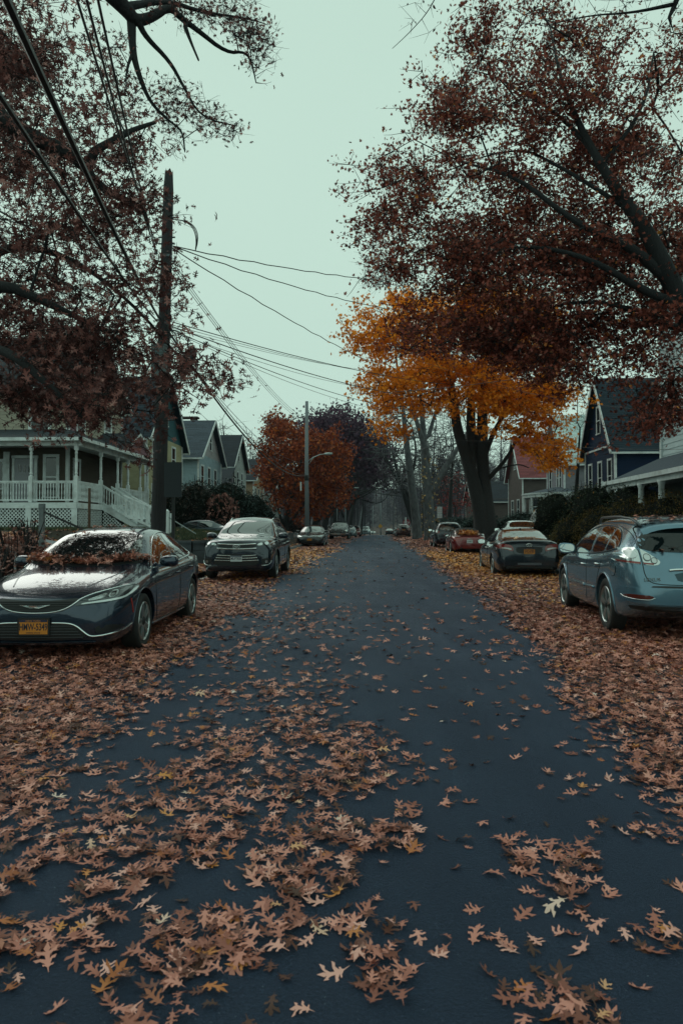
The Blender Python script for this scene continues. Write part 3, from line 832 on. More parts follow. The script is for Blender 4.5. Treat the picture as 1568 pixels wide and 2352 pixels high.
    def mirrors(s, t, z, x=None, size=1.0, m=None):
        for sg in (-1, 1):
            w = x or s.S['W'] / 2
            q = s.ray((t, z - .06), 'L' if sg < 0 else 'R', 0)[0]
            c = Vector((sg * (abs(q.x) + .13 * size), s.L / 2 - t - .02, z))
            mb = MB()
            sec = []
            for i in range(9):
                a = i / 8; u = math.sin(a * math.pi) ** .5 if 0 < a < 1 else .15
                sec.append((a, u))
            # shell: rounded wedge, flat to the rear
            ring = []
            nn = 14
            for k, (dy, sc_) in enumerate([(-.065, .90), (-.06, 1.0), (-.01, 1.0), (.04, .88), (.075, .6), (.09, .25)]):
                for j in range(nn):
                    a = 2 * math.pi * j / nn
                    ux = math.copysign(abs(math.cos(a)) ** .7, math.cos(a)) * .125 * size * sc_; uz = math.copysign(abs(math.sin(a)) ** .7, math.sin(a)) * .078 * size * sc_
                    taper = 1 - .25 * (ux / (.125 * size)) * 1.0 * (1 if sg > 0 else -1) * -1 * .5
                    ring.append(c + Vector((ux, dy * size, uz * taper)))
            fs = [tuple(range(nn))]
            for k in range(5):
                for j in range(nn): fs.append((k * nn + j, (k + 1) * nn + j, (k + 1) * nn + (j + 1) % nn, k * nn + (j + 1) % nn))
            fs.append(tuple(5 * nn + j for j in range(nn))[::-1])
            mb.add(ring, fs)
            mb.beam(q - Vector((sg * .03, 0, 0)), c - Vector((sg * .06, 0, .05 * size)), .06, .035)
            o = mb.build('mirror', m or s.pm, s.root, True); o.data.set_sharp_from_angle(angle=R(45))
            g = MB(); g.add([c + Vector((math.copysign(abs(math.cos(a)) ** .7, math.cos(a)) * .105 * size, -.0665 * size, math.copysign(abs(math.sin(a)) ** .7, math.sin(a)) * .062 * size)) for a in [2 * math.pi * j / 16 for j in range(16)]], [tuple(range(16))])
            g.build('mirror_glass', m_mirr, o)
    def handle(s, t, z, m=None):
        for v, sg in (('L', -1), ('R', 1)):
            a = s.ray((t - .09, z), v, .0)[0]; b = s.ray((t + .09, z - .004), v, .0)[0]
            n_ = Vector((sg * .03, 0, 0))
            mb = MB(); mb.tube([a, a + n_ * .9 + (b - a) * .12, a.lerp(b, .5) + n_ * 1.25, b + n_ * .9 - (b - a) * .12, b], [.012, .014, .015, .014, .012], 8)
            mb.build('door_handle', m or m_chrome, s.root, True)
    def seams(s, ts, zlo, ztop):
        for v in ('L', 'R'):
            mb = MB()
            for pts in ts:
                pl = chaikin([(a, b, 0) for a, b in pts], 1, .2, False)
                out = []
                for i in range(len(pl) - 1):
                    a = Vector(pl[i]); b = Vector(pl[i + 1]); k = max(1, int((b - a).length / .06))
                    for j in range(k): out.append(a.lerp(b, j / k))
                out.append(Vector(pl[-1]))
                mb.tube([s.ray((p[0], p[1]), v, .0)[0] for p in out], .0045, 5)
            mb.build('door_gap', m_gap, s.root)
    def arches(s, m=None, rad=.012, grow=.006):
        for k, tw in enumerate((s.S['wf'], s.S['wf'] + s.S['wb'])):
            ra = s.S['wr'] + s.S.get('arch', .055) + grow
            for v in ('L', 'R'):
                pts = [(tw + ra * math.cos(a), s.S['wr'] + .012 + ra * math.sin(a)) for a in np.linspace(R(-15), R(195), 26)]
                mb = MB(); mb.tube([s.ray(p, v, .0)[0] for p in pts], rad, 6)
                mb.build('wheel_arch', m or s.pm, s.root, True)

def text_obj(name, txt, size, m, parent, loc, rot, depth=.002, sx=1.0, align='CENTER', bold=0.0):
    cu = bpy.data.curves.new('txt', 'FONT'); cu.body = txt; cu.size = size; cu.extrude = depth; cu.align_x = align; cu.align_y = 'CENTER'
    cu.offset = bold
    o = bpy.data.objects.new('txt', cu); COL.objects.link(o)
    dg = bpy.context.evaluated_depsgraph_get()
    me = bpy.data.meshes.new_from_object(o.evaluated_get(dg)); bpy.data.objects.remove(o)
    me.materials.clear(); me.materials.append(m); me.name = name
    M = Matrix.Translation(loc) @ rot.to_4x4() @ Matrix.Diagonal((sx, 1, 1, 1))
    me.transform(M)
    return link(bpy.data.objects.new(name, me), parent)

def plate(car, view, x, z, txt, kind='orange', tilt=0, w=.305, h=.155, top='NEW YORK', bottom='EMPIRE STATE', off=.02, frame=False):
    q = car.ray((x, z), view, 0)[0]
    sg = 1 if view == 'front' else -1
    q = Vector((x, q.y + sg * off, z))
    Rm = (Matrix.Rotation(R(180) if sg > 0 else 0, 3, 'Z') @ Matrix.Rotation(R(90) - tilt, 3, 'X'))
    nrm = Rm @ Vector((0, 0, 1))
    def corner(a, b, c): return q + Rm @ Vector((a, b, c))
    mb = MB()
    n = 4
    def slab(hw, hh, z0, z1):
        M = Matrix.Translation(q) @ Rm.to_4x4()
        mb.box((0, 0, (z0 + z1) / 2), (hw, hh, (z1 - z0) / 2), M)
    if frame: slab(w / 2 + .02, h / 2 + .02, -.022, -.003)
    slab(w / 2, h / 2, -.003, .003)
    base = {'orange': m_plate_o, 'white': m_plate_w, 'navywhite': m_plate_w}[kind]
    p = mb.build('license_plate', base, car.root)
    if frame:
        p.data.materials.append(m_black)
        for i in range(6): p.data.polygons[i].material_index = 1
    if kind == 'orange':
        text_obj('plate_number', txt, .105, m_ink, p, corner(0, -.003, .004), Rm, .001, sx=.60 * w / .305, bold=.0015)
        t2 = MB(); M = Matrix.Translation(q) @ Rm.to_4x4(); t2.box((0, h / 2 - .012, .0042), (w / 2 - .002, .0125, .001), M); tb = t2.build('plate_band', m_plate_n, p)
        text_obj('plate_state', top, .026, m_plate_o, p, corner(0, h / 2 - .013, .0065), Rm, .0006, sx=1.2)
        text_obj('plate_motto', bottom, .022, m_ink, p, corner(0, -h / 2 + .014, .004), Rm, .0006, sx=1.1)
    else:
        if kind == 'navywhite':
            t2 = MB(); M = Matrix.Translation(q) @ Rm.to_4x4(); t2.box((0, h / 2 - .016, .0042), (w / 2 - .004, .014, .001), M); t2.build('plate_band', m_plate_n, p)
        text_obj('plate_number', txt, .10, m_ink, p, corner(0, -.005, .004), Rm, .001, sx=.62 * w / .305, bold=.0015)
    return p

def oval(mb, c, a, b, r, M, n=28):
    pts = [M @ Vector((c[0] + a * math.cos(t), c[1] + b * math.sin(t), 0)) for t in np.linspace(0, 2 * math.pi, n + 1)]
    mb.tube(pts, r, 5, cap=False)
def badge_frame(car, view, x, z, off=.01, tilt=0):
    q = car.ray((x, z), view, 0)[0]; sg = 1 if view == 'front' else -1
    Rm = (Matrix.Rotation(R(180) if sg > 0 else 0, 3, 'Z') @ Matrix.Rotation(R(90) - tilt, 3, 'X'))
    return Matrix.Translation((q.x, q.y + sg * off, z)) @ Rm.to_4x4()
def oval_badge(car, view, x, z, s=.065, off=.012, tilt=0):
    M = badge_frame(car, view, x, z, off, tilt); mb = MB()
    oval(mb, (0, 0), s, s * .68, .006, M); oval(mb, (0, 0), s * .28, s * .66, .005, M); oval(mb, (0, s * .24), s * .66, s * .34, .005, M)
    mb.build('badge', m_chrome, car.root, True)

def interior_stuff(): pass
def side_windows(car, polys, surround=None, m=m_glass, rad=.007, ms=m_chrome):
    for pl in polys: car.patch('side_window', pl, 'L', m, .004, 2, .06, both=True, r=.12)
    if surround: car.strip('window_trim', surround, 'L', ms, rad, .006, both=True, closed=False)
def place(X, Y): return (X, Y, gz(X, Y) - .005 if abs(X - float(xc(Y))) > HW else float(zr(Y)) - .03)
# ================= dark grey sedan, front left
p_gray = paint('paint_slate', (.022, .038, .064), .65)
c = Car('parked_car', 'dark grey sedan facing us at left with brown leaves piled along its windshield', SEDAN, p_gray, (-3.33, 9.86, float(zr(9.8)) - .02), R(180.3), group='cars parked along the left kerb')
CH = c
c.wheels(5, True, .70)
c.patch('windshield', [(-.70, 1.56), (-.4, 1.40), (0, 1.36), (.4, 1.40), (.70, 1.56), (.60, 1.95), (.535, 2.22), (.25, 2.17), (0, 2.16), (-.25, 2.17), (-.535, 2.22), (-.60, 1.95)], 'top', m_glass, .005, 2, .07, r=.12)
c.patch('rear_window', [(-.62, 4.25), (0, 4.34), (.62, 4.25), (.53, 3.62), (0, 3.55), (-.53, 3.62)], 'top', m_glass, .005, 2, .08)
side_windows(c, [[(1.66, .985), (2.02, 1.20), (2.42, 1.345), (2.72, 1.375), (2.76, 1.0), (2.4, .985)],
                 [(2.82, 1.378), (3.2, 1.37), (3.52, 1.31), (3.58, 1.05), (3.2, 1.03), (2.86, 1.005)],
                 [(3.58, 1.295), (3.80, 1.21), (3.98, 1.11), (3.95, 1.08), (3.64, 1.055)]],
             [(1.55, .955), (1.85, 1.12), (2.2, 1.29), (2.6, 1.395), (3.1, 1.415), (3.5, 1.35), (3.85, 1.22), (4.07, 1.09), (3.95, 1.045), (3.3, 1.005), (2.4, .955), (1.6, .945)])
c.seams([[(1.52, .90), (1.42, .70), (1.48, .40), (1.56, .27), (2.7, .25)], [(2.78, .98), (2.80, .6), (2.76, .26)], [(3.62, 1.02), (3.72, .8), (3.45, .55), (3.25, .30), (2.8, .26)]], 0, 0)
c.strip('hood_gap', [(.80, 1.40), (.79, 1.0), (.72, .55), (.60, .30), (.30, .20), (0, .17)], 'top', m_gap, .004, .0, both=True)
c.strip('hood_crease', [(.62, 1.2), (.55, .8), (.42, .4)], 'top', c.pm, .010, -.004, both=True)
# cowl: black strip at the base of the glass
c.patch('cowl', [(-.72, 1.48), (-.4, 1.33), (0, 1.29), (.4, 1.33), (.72, 1.48), (.70, 1.56), (.4, 1.41), (0, 1.37), (-.4, 1.41), (-.70, 1.56)], 'top', m_black, .004, 1, .07)
# front face
g = c.patch('grille', [(-.46, .70), (-.2, .672), (0, .668), (.2, .672), (.46, .70), (.40, .635), (.33, .59), (.18, .558), (0, .553), (-.18, .558), (-.33, .59), (-.40, .635)], 'front', m_black, .004, 1, .03)
mesh_ = MB()
for i in range(5):
    z = .567 + i * .022
    pts = [c.ray((x, z), 'front', .010)[0] for x in np.linspace(-.30 - .03 * i, .30 + .03 * i, 14)]
    mesh_.tube(pts, .0035, 4)
mesh_.build('grille_mesh', m_gap, g)
c.strip('chrome_trim', [(-.875, .80), (-.80, .795), (-.62, .755), (-.47, .70), (-.40, .63), (-.30, .575), (-.15, .548), (0, .543), (.15, .548), (.30, .575), (.40, .63), (.47, .70), (.62, .755), (.80, .795), (.875, .80)], 'front', m_chrome, .008, .006)
M = badge_frame(c, 'front', 0, .615, .022)
mb = MB()
for sg in (-1, 1):
    mb.add([M @ Vector((sg * x, y, z)) for x, y, z in [(0, -.012, .003), (.05, -.016, .004), (.165, .018, 0), (.06, .006, .004), (0, .010, .006)]], [(0, 1, 2, 3, 4) if sg > 0 else (4, 3, 2, 1, 0)])
    mb.tube([M @ Vector((sg * x, y, .003)) for x, y in [(0, -.012), (.05, -.016), (.165, .018), (.06, .008), (0, .010)]], .0045, 5)
mb.build('badge', m_chrome, c.root)
hl = c.patch('headlight', [(.405, .615), (.45, .665), (.60, .735), (.78, .785), (.885, .795), (.898, .755), (.88, .70), (.84, .668), (.70, .645), (.52, .628)], 'front', m_lampd, .006, 1, .03, both=True)
for sg, o in zip((1, -1), hl):
    f = lambda pts: [(sg * x, z) for x, z in pts]
    c.patch('light_strip', f([(.47, .628), (.60, .640), (.74, .650), (.85, .672), (.887, .73), (.893, .775), (.878, .77), (.865, .72), (.835, .688), (.73, .668), (.60, .656), (.50, .645)]), 'front', m_lampw, .011, 1, .03, parent=o)
    c.patch('lamp_reflector', f([(.53, .672), (.62, .712), (.685, .735), (.69, .70), (.65, .678), (.56, .662)]), 'front', m_lampc, .011, 1, .03, parent=o)
    c.patch('lamp_lens', f([(.745 + .036 * math.cos(a), .722 + .036 * math.sin(a)) for a in np.linspace(0, 2 * math.pi, 13)[:-1]]), 'front', m_lampc, .011, 0, .03, parent=o)
    c.patch('lamp_lens', f([(.745 + .024 * math.cos(a), .722 + .024 * math.sin(a)) for a in np.linspace(0, 2 * math.pi, 13)[:-1]]), 'front', m_glass, .017, 0, .03, parent=o)
lg = c.patch('lower_grille', [(-.58, .30), (-.44, .42), (-.30, .435), (0, .438), (.30, .435), (.44, .42), (.58, .30), (.40, .262), (0, .25), (-.40, .262)], 'front', m_black, .004, 1, .04)
bars = MB()
for z in (.285, .315, .345, .375, .405):
    ww = .53 - abs(z - .28) * .9
    bars.tube([c.ray((x, z), 'front', .010)[0] for x in np.linspace(-ww, ww, 15)], .006, 5)
bars.build('grille_bar', mat('bar_grey', (.03, .035, .04), .35), lg, True)
c.strip('bumper_trim', [(.18, .440), (.36, .437), (.45, .41), (.52, .35), (.585, .30), (.64, .293), (.76, .305), (.86, .325), (.89, .37)], 'front', m_chrome, .010, .006, both=True)
c.patch('fog_recess', [(.64, .40), (.78, .41), (.875, .385), (.84, .345), (.66, .315)], 'front', m_black, .003, 1, .04, both=True)
c.patch('bumper_lip', [(-.60, .225), (0, .205), (.60, .225), (.66, .248), (0, .232), (-.66, .248)], 'front', c.pm, .02, 1, .05)
plate(c, 'front', 0, .40, 'HMW\u25885349'.replace('\u2588', '-'), 'orange', frame=True, off=.03)
c.patch('side_marker', [(.50, .66), (.515, .66), (.56, .49), (.545, .49)], 'L', m_amber, .006, 0, .04, both=True)
c.handle(2.62, .83, c.pm); c.handle(3.50, .87, c.pm)
c.mirrors(1.86, 1.02)
c.arches(rad=.008)
c.strip('sill', [(1.40, .245), (3.35, .235)], 'L', c.pm, .022, -.004, both=True)
c.patch('tail_light', [(.45, .80), (.80, .86), (.86, .80), (.80, .74), (.5, .74)], 'rear', m_red, .005, 1, .05, both=True)
c.patch('fuel_door', [(4.0, .93), (4.14, .94), (4.14, .82), (4.0, .81)], 'R', c.pm, .002, 1, .05)
c.strip('wiper', [(-.62, 1.52), (-.2, 1.46), (.1, 1.43)], 'top', m_black, .010, .016)
c.strip('wiper', [(.0, 1.45), (.3, 1.46), (.62, 1.53)], 'top', m_black, .010, .016)

# ================= grey SUV facing us, left
p_suv = paint('paint_graphite', (.015, .026, .040), .5)
HIS = dict(SUV)
HIS['top'] = [(0, .78), (.02, .92), (.05, 1.01), (.12, 1.055), (.35, 1.09), (.8, 1.125), (1.15, 1.15)] + SUV['top'][7:]
HIS['cant'] = [(0, .52, .70), (.08, .70, .95), (.35, .80, 1.03), (.9, .82, 1.085), (1.25, .80, 1.11)] + SUV['cant'][5:]
HIS['sh'] = [(0, .62), (.08, .85), (.35, .95), (.8, 1.0), (1.4, 1.03)] + SUV['sh'][5:]
HIS['plan'] = [(0, .78), (.03, .84), (.08, .89), (.2, .935), (.4, .965)] + SUV['plan'][5:]
c = Car('parked_car', 'grey SUV facing us with broad chrome grille, second in the left kerb row', HIS, p_suv, (-2.66, 20.3, float(zr(20.2)) - .02), R(178.2), group='cars parked along the left kerb')
HI = c
c.wheels(5, True, .70)
ws = [(-.74, 1.36), (-.4, 1.27), (0, 1.24), (.4, 1.27), (.74, 1.36), (.66, 1.80), (.60, 2.04), (.3, 1.99), (0, 1.98), (-.3, 1.99), (-.60, 2.04), (-.66, 1.80)]
c.patch('windshield', ws, 'top', m_glass, .005, 2, .07, r=.12)
c.patch('sticker', [(-.52, 1.42), (-.38, 1.395), (-.37, 1.44), (-.51, 1.465)], 'top', m_plate_w, .012, 0, .05)
side_windows(c, [[(1.52, 1.11), (1.85, 1.33), (2.2, 1.50), (2.62, 1.55), (2.66, 1.11)], [(2.72, 1.555), (3.55, 1.55), (3.60, 1.15), (2.76, 1.115)], [(3.66, 1.545), (4.2, 1.49), (4.42, 1.36), (4.38, 1.22), (3.70, 1.16)]],
             [(1.45, 1.085), (2.5, 1.09), (3.6, 1.125), (4.40, 1.19)])
c.seams([[(1.48, 1.03), (1.40, .8), (1.46, .48), (1.55, .33), (2.6, .31)], [(2.69, 1.08), (2.72, .7), (2.66, .32)], [(3.63, 1.12), (3.68, .9), (3.42, .68), (3.2, .36), (2.7, .32)]], 0, 0)
c.strip('hood_gap', [(.84, 1.2), (.83, .9), (.76, .45), (.62, .2), (.5, .14)], 'top', m_gap, .005, .0, both=True)
g = c.patch('grille', [(-.50, 0.975), (0, 1.010), (.50, 0.975), (.46, 0.845), (.40, 0.810), (0, 0.800), (-.40, 0.810), (-.46, 0.845)], 'front', m_black, .004, 1, .05)
for (z, w_, r_) in ((.95, .50, .019), (.835, .52, .021)):
    c.strip('grille_bar', [(-w_, z - .012 + .02), (-w_ * .6, z - .005), (0, z - .015), (w_ * .6, z - .005), (w_, z - .012 + .02)], 'front', m_chrome, r_, .008, parent=g)
oval_badge(c, 'front', 0, .89, .085, .05)
lg = c.patch('lower_grille', [(-.60, .50), (-.50, .70), (0, .69), (.50, .70), (.60, .50), (.52, .40), (0, .385), (-.52, .40)], 'front', m_black, .004, 1, .05)
for z, w_ in ((.655, .51), (.59, .545), (.525, .58)):
    c.strip('grille_bar', [(-w_, z + .012), (-.3, z - .004), (0, z - .01), (.3, z - .004), (w_, z + .012)], 'front', m_chrome, .013, .012, parent=lg)
hl = c.patch('headlight', [(.46, 0.920), (.52, 0.980), (.70, 1.030), (.875, 1.075), (.93, 1.065), (.925, 0.995), (.86, 0.930), (.70, 0.905), (.52, 0.885)], 'front', m_lampd, .006, 1, .04, both=True)
for sg, o in zip((1, -1), hl):
    c.patch('lamp_reflector', [(sg * x, z) for x, z in [(.52, 0.913), (.56, 0.970), (.66, 1.000), (.68, 0.930)]], 'front', m_lampc, .011, 1, .03, parent=o)
    c.patch('lamp_lens', [(sg * (.76 + .048 * math.cos(a)), .97 + .042 * math.sin(a)) for a in np.linspace(0, 2 * math.pi, 13)[:-1]], 'front', m_lampc, .011, 0, .03, parent=o)
    c.patch('light_strip', [(sg * x, z) for x, z in [(.84, 0.945), (.90, 0.995), (.91, 1.045), (.885, 1.035), (.83, 0.975)]], 'front', m_lampw, .011, 1, .03, parent=o)
fl = c.patch('fog_recess', [(.64, .56), (.80, .60), (.86, .56), (.87, .42), (.68, .40)], 'front', m_black, .003, 1, .04, both=True)
c.patch('fog_light', [(.78 + .036 * math.cos(a), .50 + .036 * math.sin(a)) for a in np.linspace(0, 2 * math.pi, 13)[:-1]], 'front', m_lampc, .012, 0, .04, both=True)
c.strip('bumper_trim', [(.66, .40), (.80, .41), (.87, .45), (.89, .52)], 'front', m_chrome, .010, .006, both=True)
plate(c, 'front', 0, .58, 'MS-PTRSN', 'navywhite', off=.05)
c.strip('body_moulding', [(1.5, .56), (2.6, .57), (3.5, .60)], 'L', m_chrome, .014, .004, both=True)
c.handle(2.52, .93); c.handle(3.45, .96)
c.mirrors(1.62, 1.16, size=1.15)
c.arches(m_black, .014)
for sg in (-1, 1):
    rail = MB(); rail.tube([c.ray((sg * .60, t), 'top', .045 if 2.4 < t < 4.2 else .0)[0] for t in np.linspace(2.2, 4.35, 12)], .016, 6)
    rail.build('roof_rail', m_chrome, c.root, True)
c.patch('tail_light', [(.45, .98), (.85, 1.05), (.88, .9), (.5, .88)], 'rear', m_red, .005, 1, .05, both=True)

# ================= teal SUV seen from behind, right
p_teal = paint('paint_teal', (.115, .215, .285), .6)
c = Car('parked_car', 'pale blue SUV seen from behind at right frame edge, silver roof rails', LEX, p_teal, (4.80, 11.0, float(zr(11)) - .02), R(-6), group='cars parked along the right kerb')
LX = c
c.wheels(5, False, .69, m_rim)
c.patch('windshield', [(-.70, 1.28), (0, 1.19), (.70, 1.28), (.58, 1.98), (0, 1.93), (-.58, 1.98)], 'top', m_glass, .005, 2, .07, r=.12)
rw = [(-.70, 1.20), (-.55, 1.155), (0, 1.135), (.55, 1.155), (.70, 1.20), (.62, 1.45), (.54, 1.515), (0, 1.54), (-.54, 1.515), (-.62, 1.45)]
c.patch('rear_window', rw, 'rear', mat('privacy_glass', (.004, .008, .009), .03, spec=.5), .005, 2, .06, r=.14)
side_windows(c, [[(1.42, 1.06), (1.75, 1.28), (2.12, 1.43), (2.60, 1.485), (2.64, 1.075)], [(2.71, 1.49), (3.25, 1.48), (3.40, 1.46), (3.44, 1.12), (2.76, 1.085)], [(3.48, 1.455), (3.72, 1.41), (3.98, 1.30), (4.05, 1.22), (3.98, 1.19), (3.50, 1.125)]],
             [(1.36, 1.045), (2.6, 1.06), (3.5, 1.11), (4.05, 1.175)], ms=m_black)
c.strip('window_trim', [(1.40, 1.08), (1.75, 1.30), (2.12, 1.45), (2.65, 1.508), (3.35, 1.49), (3.75, 1.42), (4.04, 1.27), (4.08, 1.20)], 'L', m_black, .007, .004, both=True)
c.seams([[(1.40, 1.0), (1.36, .8), (1.42, .48), (1.52, .30), (2.6, .28)], [(2.67, 1.05), (2.70, .7), (2.64, .29)], [(3.47, 1.10), (3.50, .95), (3.35, .75), (3.15, .36), (2.7, .29)]], 0, 0)
c.strip('tailgate_gap', [(.70, 1.18), (.69, 1.0), (.68, .85), (.62, .76), (.45, .735), (0, .73)], 'rear', m_gap, .006, .0, both=True)
c.strip('tailgate_gap', [(.70, 1.2), (.66, 1.40), (.62, 1.50)], 'rear', m_gap, .006, .0, both=True)
for sg in (1, -1):
    f = lambda pts: [(sg * x, z) for x, z in pts]
    a = c.patch('tail_light', f([(.705, 1.205), (.80, 1.20), (.875, 1.13), (.905, 1.05), (.895, 1.015), (.80, 1.0), (.71, .99)]), 'rear', m_lampc, .008, 1, .03)
    c.patch('red_band', f([(.71, 1.018), (.80, 1.025), (.895, 1.04), (.89, 1.018), (.80, 1.004), (.71, .995)]), 'rear', m_red, .014, 0, .03, parent=a)
    c.patch('lamp_lens', f([(.785 + .052 * math.cos(t), 1.115 + .052 * math.sin(t)) for t in np.linspace(0, 2 * math.pi, 17)[:-1]]), 'rear', m_lampw, .016, 0, .03, parent=a)
    a = c.patch('tail_light', f([(.50, 1.055), (.47, 1.02), (.50, .985), (.56, .975), (.68, .985), (.682, 1.185), (.665, 1.18)]), 'rear', m_lampc, .008, 1, .03)
    for (x, z, r_) in ((.625, 1.075, .042), (.548, 1.035, .036)):
        c.patch('lamp_lens', f([(x + r_ * math.cos(t), z + r_ * math.sin(t)) for t in np.linspace(0, 2 * math.pi, 17)[:-1]]), 'rear', m_lampw, .016, 0, .03, parent=a)
        c.strip('lamp_ring', f([(x + r_ * math.cos(t), z + r_ * math.sin(t)) for t in np.linspace(0, 2 * math.pi, 17)[:-1]]), 'rear', m_lampd, .004, .018, parent=a, closed=True, rnd=1)
    c.patch('red_band', f([(.56, .983), (.68, .993), (.681, 1.012), (.56, 1.0)]), 'rear', m_red, .014, 0, .03, parent=a)
c.strip('tailgate_handle', [(-.38, .915), (-.3, .925), (0, .93), (.3, .925), (.38, .915)], 'rear', m_chrome, .016, .012)
c.patch('plate_recess', [(-.33, .90), (.33, .90), (.28, .76), (-.28, .76)], 'rear', mat('recess_shade_teal', (.035, .07, .09), .4, .3), .003, 1, .05)  # flat panel; shade of the recess painted as darkened body colour
plate(c, 'rear', 0, .835, 'GXV-2841', 'white', off=.03)
bp = MB()
bump_pts = []
c.patch('bumper', [(-.90, .66), (-.84, .70), (-.60, .685), (0, .672), (.60, .685), (.84, .70), (.90, .66), (.89, .50), (0, .47), (-.89, .50)], 'rear', c.pm, .035, 2, .05, thick=.05)
c.patch('bumper_step', [(-.60, .722), (0, .715), (.60, .722), (.62, .70), (0, .688), (-.62, .70)], 'rear', m_black, .012, 1, .05)
for sg in (1, -1):
    rf = c.patch('reflector', [(sg * x, z) for x, z in [(.60, .575), (.62, .60), (.80, .615), (.86, .60), (.84, .57), (.66, .55)]], 'rear', m_redd, .045, 1, .03)
    c.strip('reflector_trim', [(sg * x, z) for x, z in [(.59, .572), (.66, .545), (.84, .565), (.865, .60)]], 'rear', m_chrome, .004, .048, parent=rf)
c.patch('bumper_valance', [(-.84, .475), (0, .45), (.84, .475), (.80, .40), (-.80, .40)], 'rear', m_black, .01, 1, .06)
M = badge_frame(c, 'rear', -.60, .80, .012)
text_obj('lettering', 'LEXUS', .062, m_chrome, c.root, M.translation, M.to_3x3(), .003, sx=1.15)
sp = MB()   # spoiler over the rear window
pr = [c.ray((x, 4.22), 'top', .012)[0] for x in np.linspace(-.58, .58, 13)]
po = [p + Vector((0, -.17 + .05 * (abs(p.x) / .58) ** 2, -.045 - .02 * (abs(p.x) / .58) ** 2)) for p in pr]
vs = pr + po + [p + Vector((0, .0, -.03)) for p in po]
sp.add(vs, [(i, i + 1, i + 14, i + 13) for i in range(12)] + [(i + 13, i + 14, i + 27, i + 26) for i in range(12)])
o = sp.build('spoiler', c.pm, c.root, True)
fd = c.patch('fuel_door', [(4.02, .97), (4.20, .985), (4.21, .82), (4.04, .80)], 'L', c.pm, .006, 1, .04)
q = c.ray((4.12, .93), 'L', .01)[0]; 
c.strip('door_gap', [(4.02, .97), (4.20, .985), (4.21, .82), (4.04, .80)], 'L', m_gap, .004, .004, closed=True, rnd=1)
c.strip('body_moulding', [(1.55, .56), (2.62, .565)], 'L', c.pm, .026, .0, both=True)
c.strip('body_moulding', [(2.70, .565), (3.15, .575)], 'L', c.pm, .026, .0, both=True)
c.strip('moulding_trim', [(1.55, .585), (2.62, .59)], 'L', m_chrome, .006, .018, both=True)
c.handle(2.50, .90); c.handle(3.33, .94)
c.mirrors(1.60, 1.12, size=1.15)
c.arches(rad=.016)
for sg in (-1, 1):
    rail = MB(); pts = []
    for t in np.linspace(2.15, 4.15, 17):
        h = .07 * min(1, (t - 2.1) / .2, (4.2 - t) / .25)
        pts.append(c.ray((sg * .55, t), 'top', h)[0])
    rail.tube(pts, .020, 8)
    rail.build('roof_rail', mat('rail_grey', (.06, .075, .085), .35, .6, coat=.5), c.root, True)

# ================= dark sedan seen from behind, right
p_cam = paint('paint_dark_slate', (.012, .022, .034), .5)
c = Car('parked_car', 'dark slate sedan seen from behind between the pale blue SUV and the red car', CAMRY, p_cam, (5.50, 21.75, float(zr(21)) - .11), R(-4.5), group='cars parked along the right kerb')
CA = c
c.wheels(5, False, .68)
rwp = [(-.66, 4.20), (-.4, 4.26), (0, 4.28), (.4, 4.26), (.66, 4.20), (.60, 3.80), (.53, 3.46), (0, 3.38), (-.53, 3.46), (-.60, 3.80)]
c.patch('rear_window', rwp, 'top', m_glass, .005, 2, .07, r=.14)
c.patch('windshield', [(-.70, 1.45), (0, 1.32), (.70, 1.45), (.55, 2.12), (0, 2.05), (-.55, 2.12)], 'top', m_glass, .005, 2, .07, r=.12)
side_windows(c, [[(1.60, 1.01), (1.95, 1.22), (2.3, 1.34), (2.68, 1.37), (2.72, 1.01)], [(2.78, 1.372), (3.3, 1.345), (3.48, 1.29), (3.52, 1.06), (2.82, 1.02)], [(3.56, 1.28), (3.78, 1.21), (3.88, 1.12), (3.58, 1.075)]],
             [(1.5, .98), (2.6, .99), (3.5, 1.035), (3.95, 1.09)])
c.seams([[(1.48, .92), (1.40, .75), (1.46, .45), (1.52, .28), (2.6, .26)], [(2.74, .98), (2.76, .6), (2.70, .27)], [(3.55, 1.03), (3.60, .85), (3.40, .6), (3.2, .32), (2.75, .27)]], 0, 0)
c.strip('trunk_gap', [(.72, 1.095), (.50, 1.02), (.46, .90), (.44, .76), (.40, .70), (0, .69)], 'rear', m_gap, .006, .0, both=True)
for sg in (1, -1):
    f = lambda pts: [(sg * x, z) for x, z in pts]
    a = c.patch('tail_light', f([(.435, .905), (.50, .975), (.66, 1.005), (.80, 1.0), (.86, .975), (.875, .90), (.80, .875), (.62, .845), (.50, .805), (.445, .80)]), 'rear', m_red, .008, 1, .03)
    c.patch('lamp_lens', f([(.48, .85), (.52, .885), (.62, .90), (.74, .905), (.78, .885), (.62, .865), (.52, .835)]), 'rear', m_lampw, .014, 1, .03, parent=a)
c.patch('plate_recess', [(-.38, .90), (0, .915), (.38, .90), (.34, .735), (-.34, .735)], 'rear', m_black, .003, 1, .05)
plate(c, 'rear', 0, .80, 'JHC-6780', 'orange', off=.02)
oval_badge(c, 'rear', 0, .975, .075, .02, tilt=0)
c.strip('chrome_trim', [(-.36, .905), (0, .925), (.36, .905)], 'rear', c.pm, .014, .004)
c.patch('bumper', [(-.86, .60), (-.80, .66), (0, .68), (.80, .66), (.86, .60), (.86, .40), (0, .36), (-.86, .40)], 'rear', c.pm, .025, 2, .06, thick=.04)
c.patch('bumper_sticker', [(-.33, .475), (.33, .475), (.33, .415), (-.33, .415)], 'rear', mat('sticker_grey', (.10, .11, .13), .4), .030, 0, .05)
c.patch('bumper_valance', [(-.80, .385), (0, .35), (.80, .385), (.74, .26), (-.74, .26)], 'rear', m_black, .01, 1, .06)
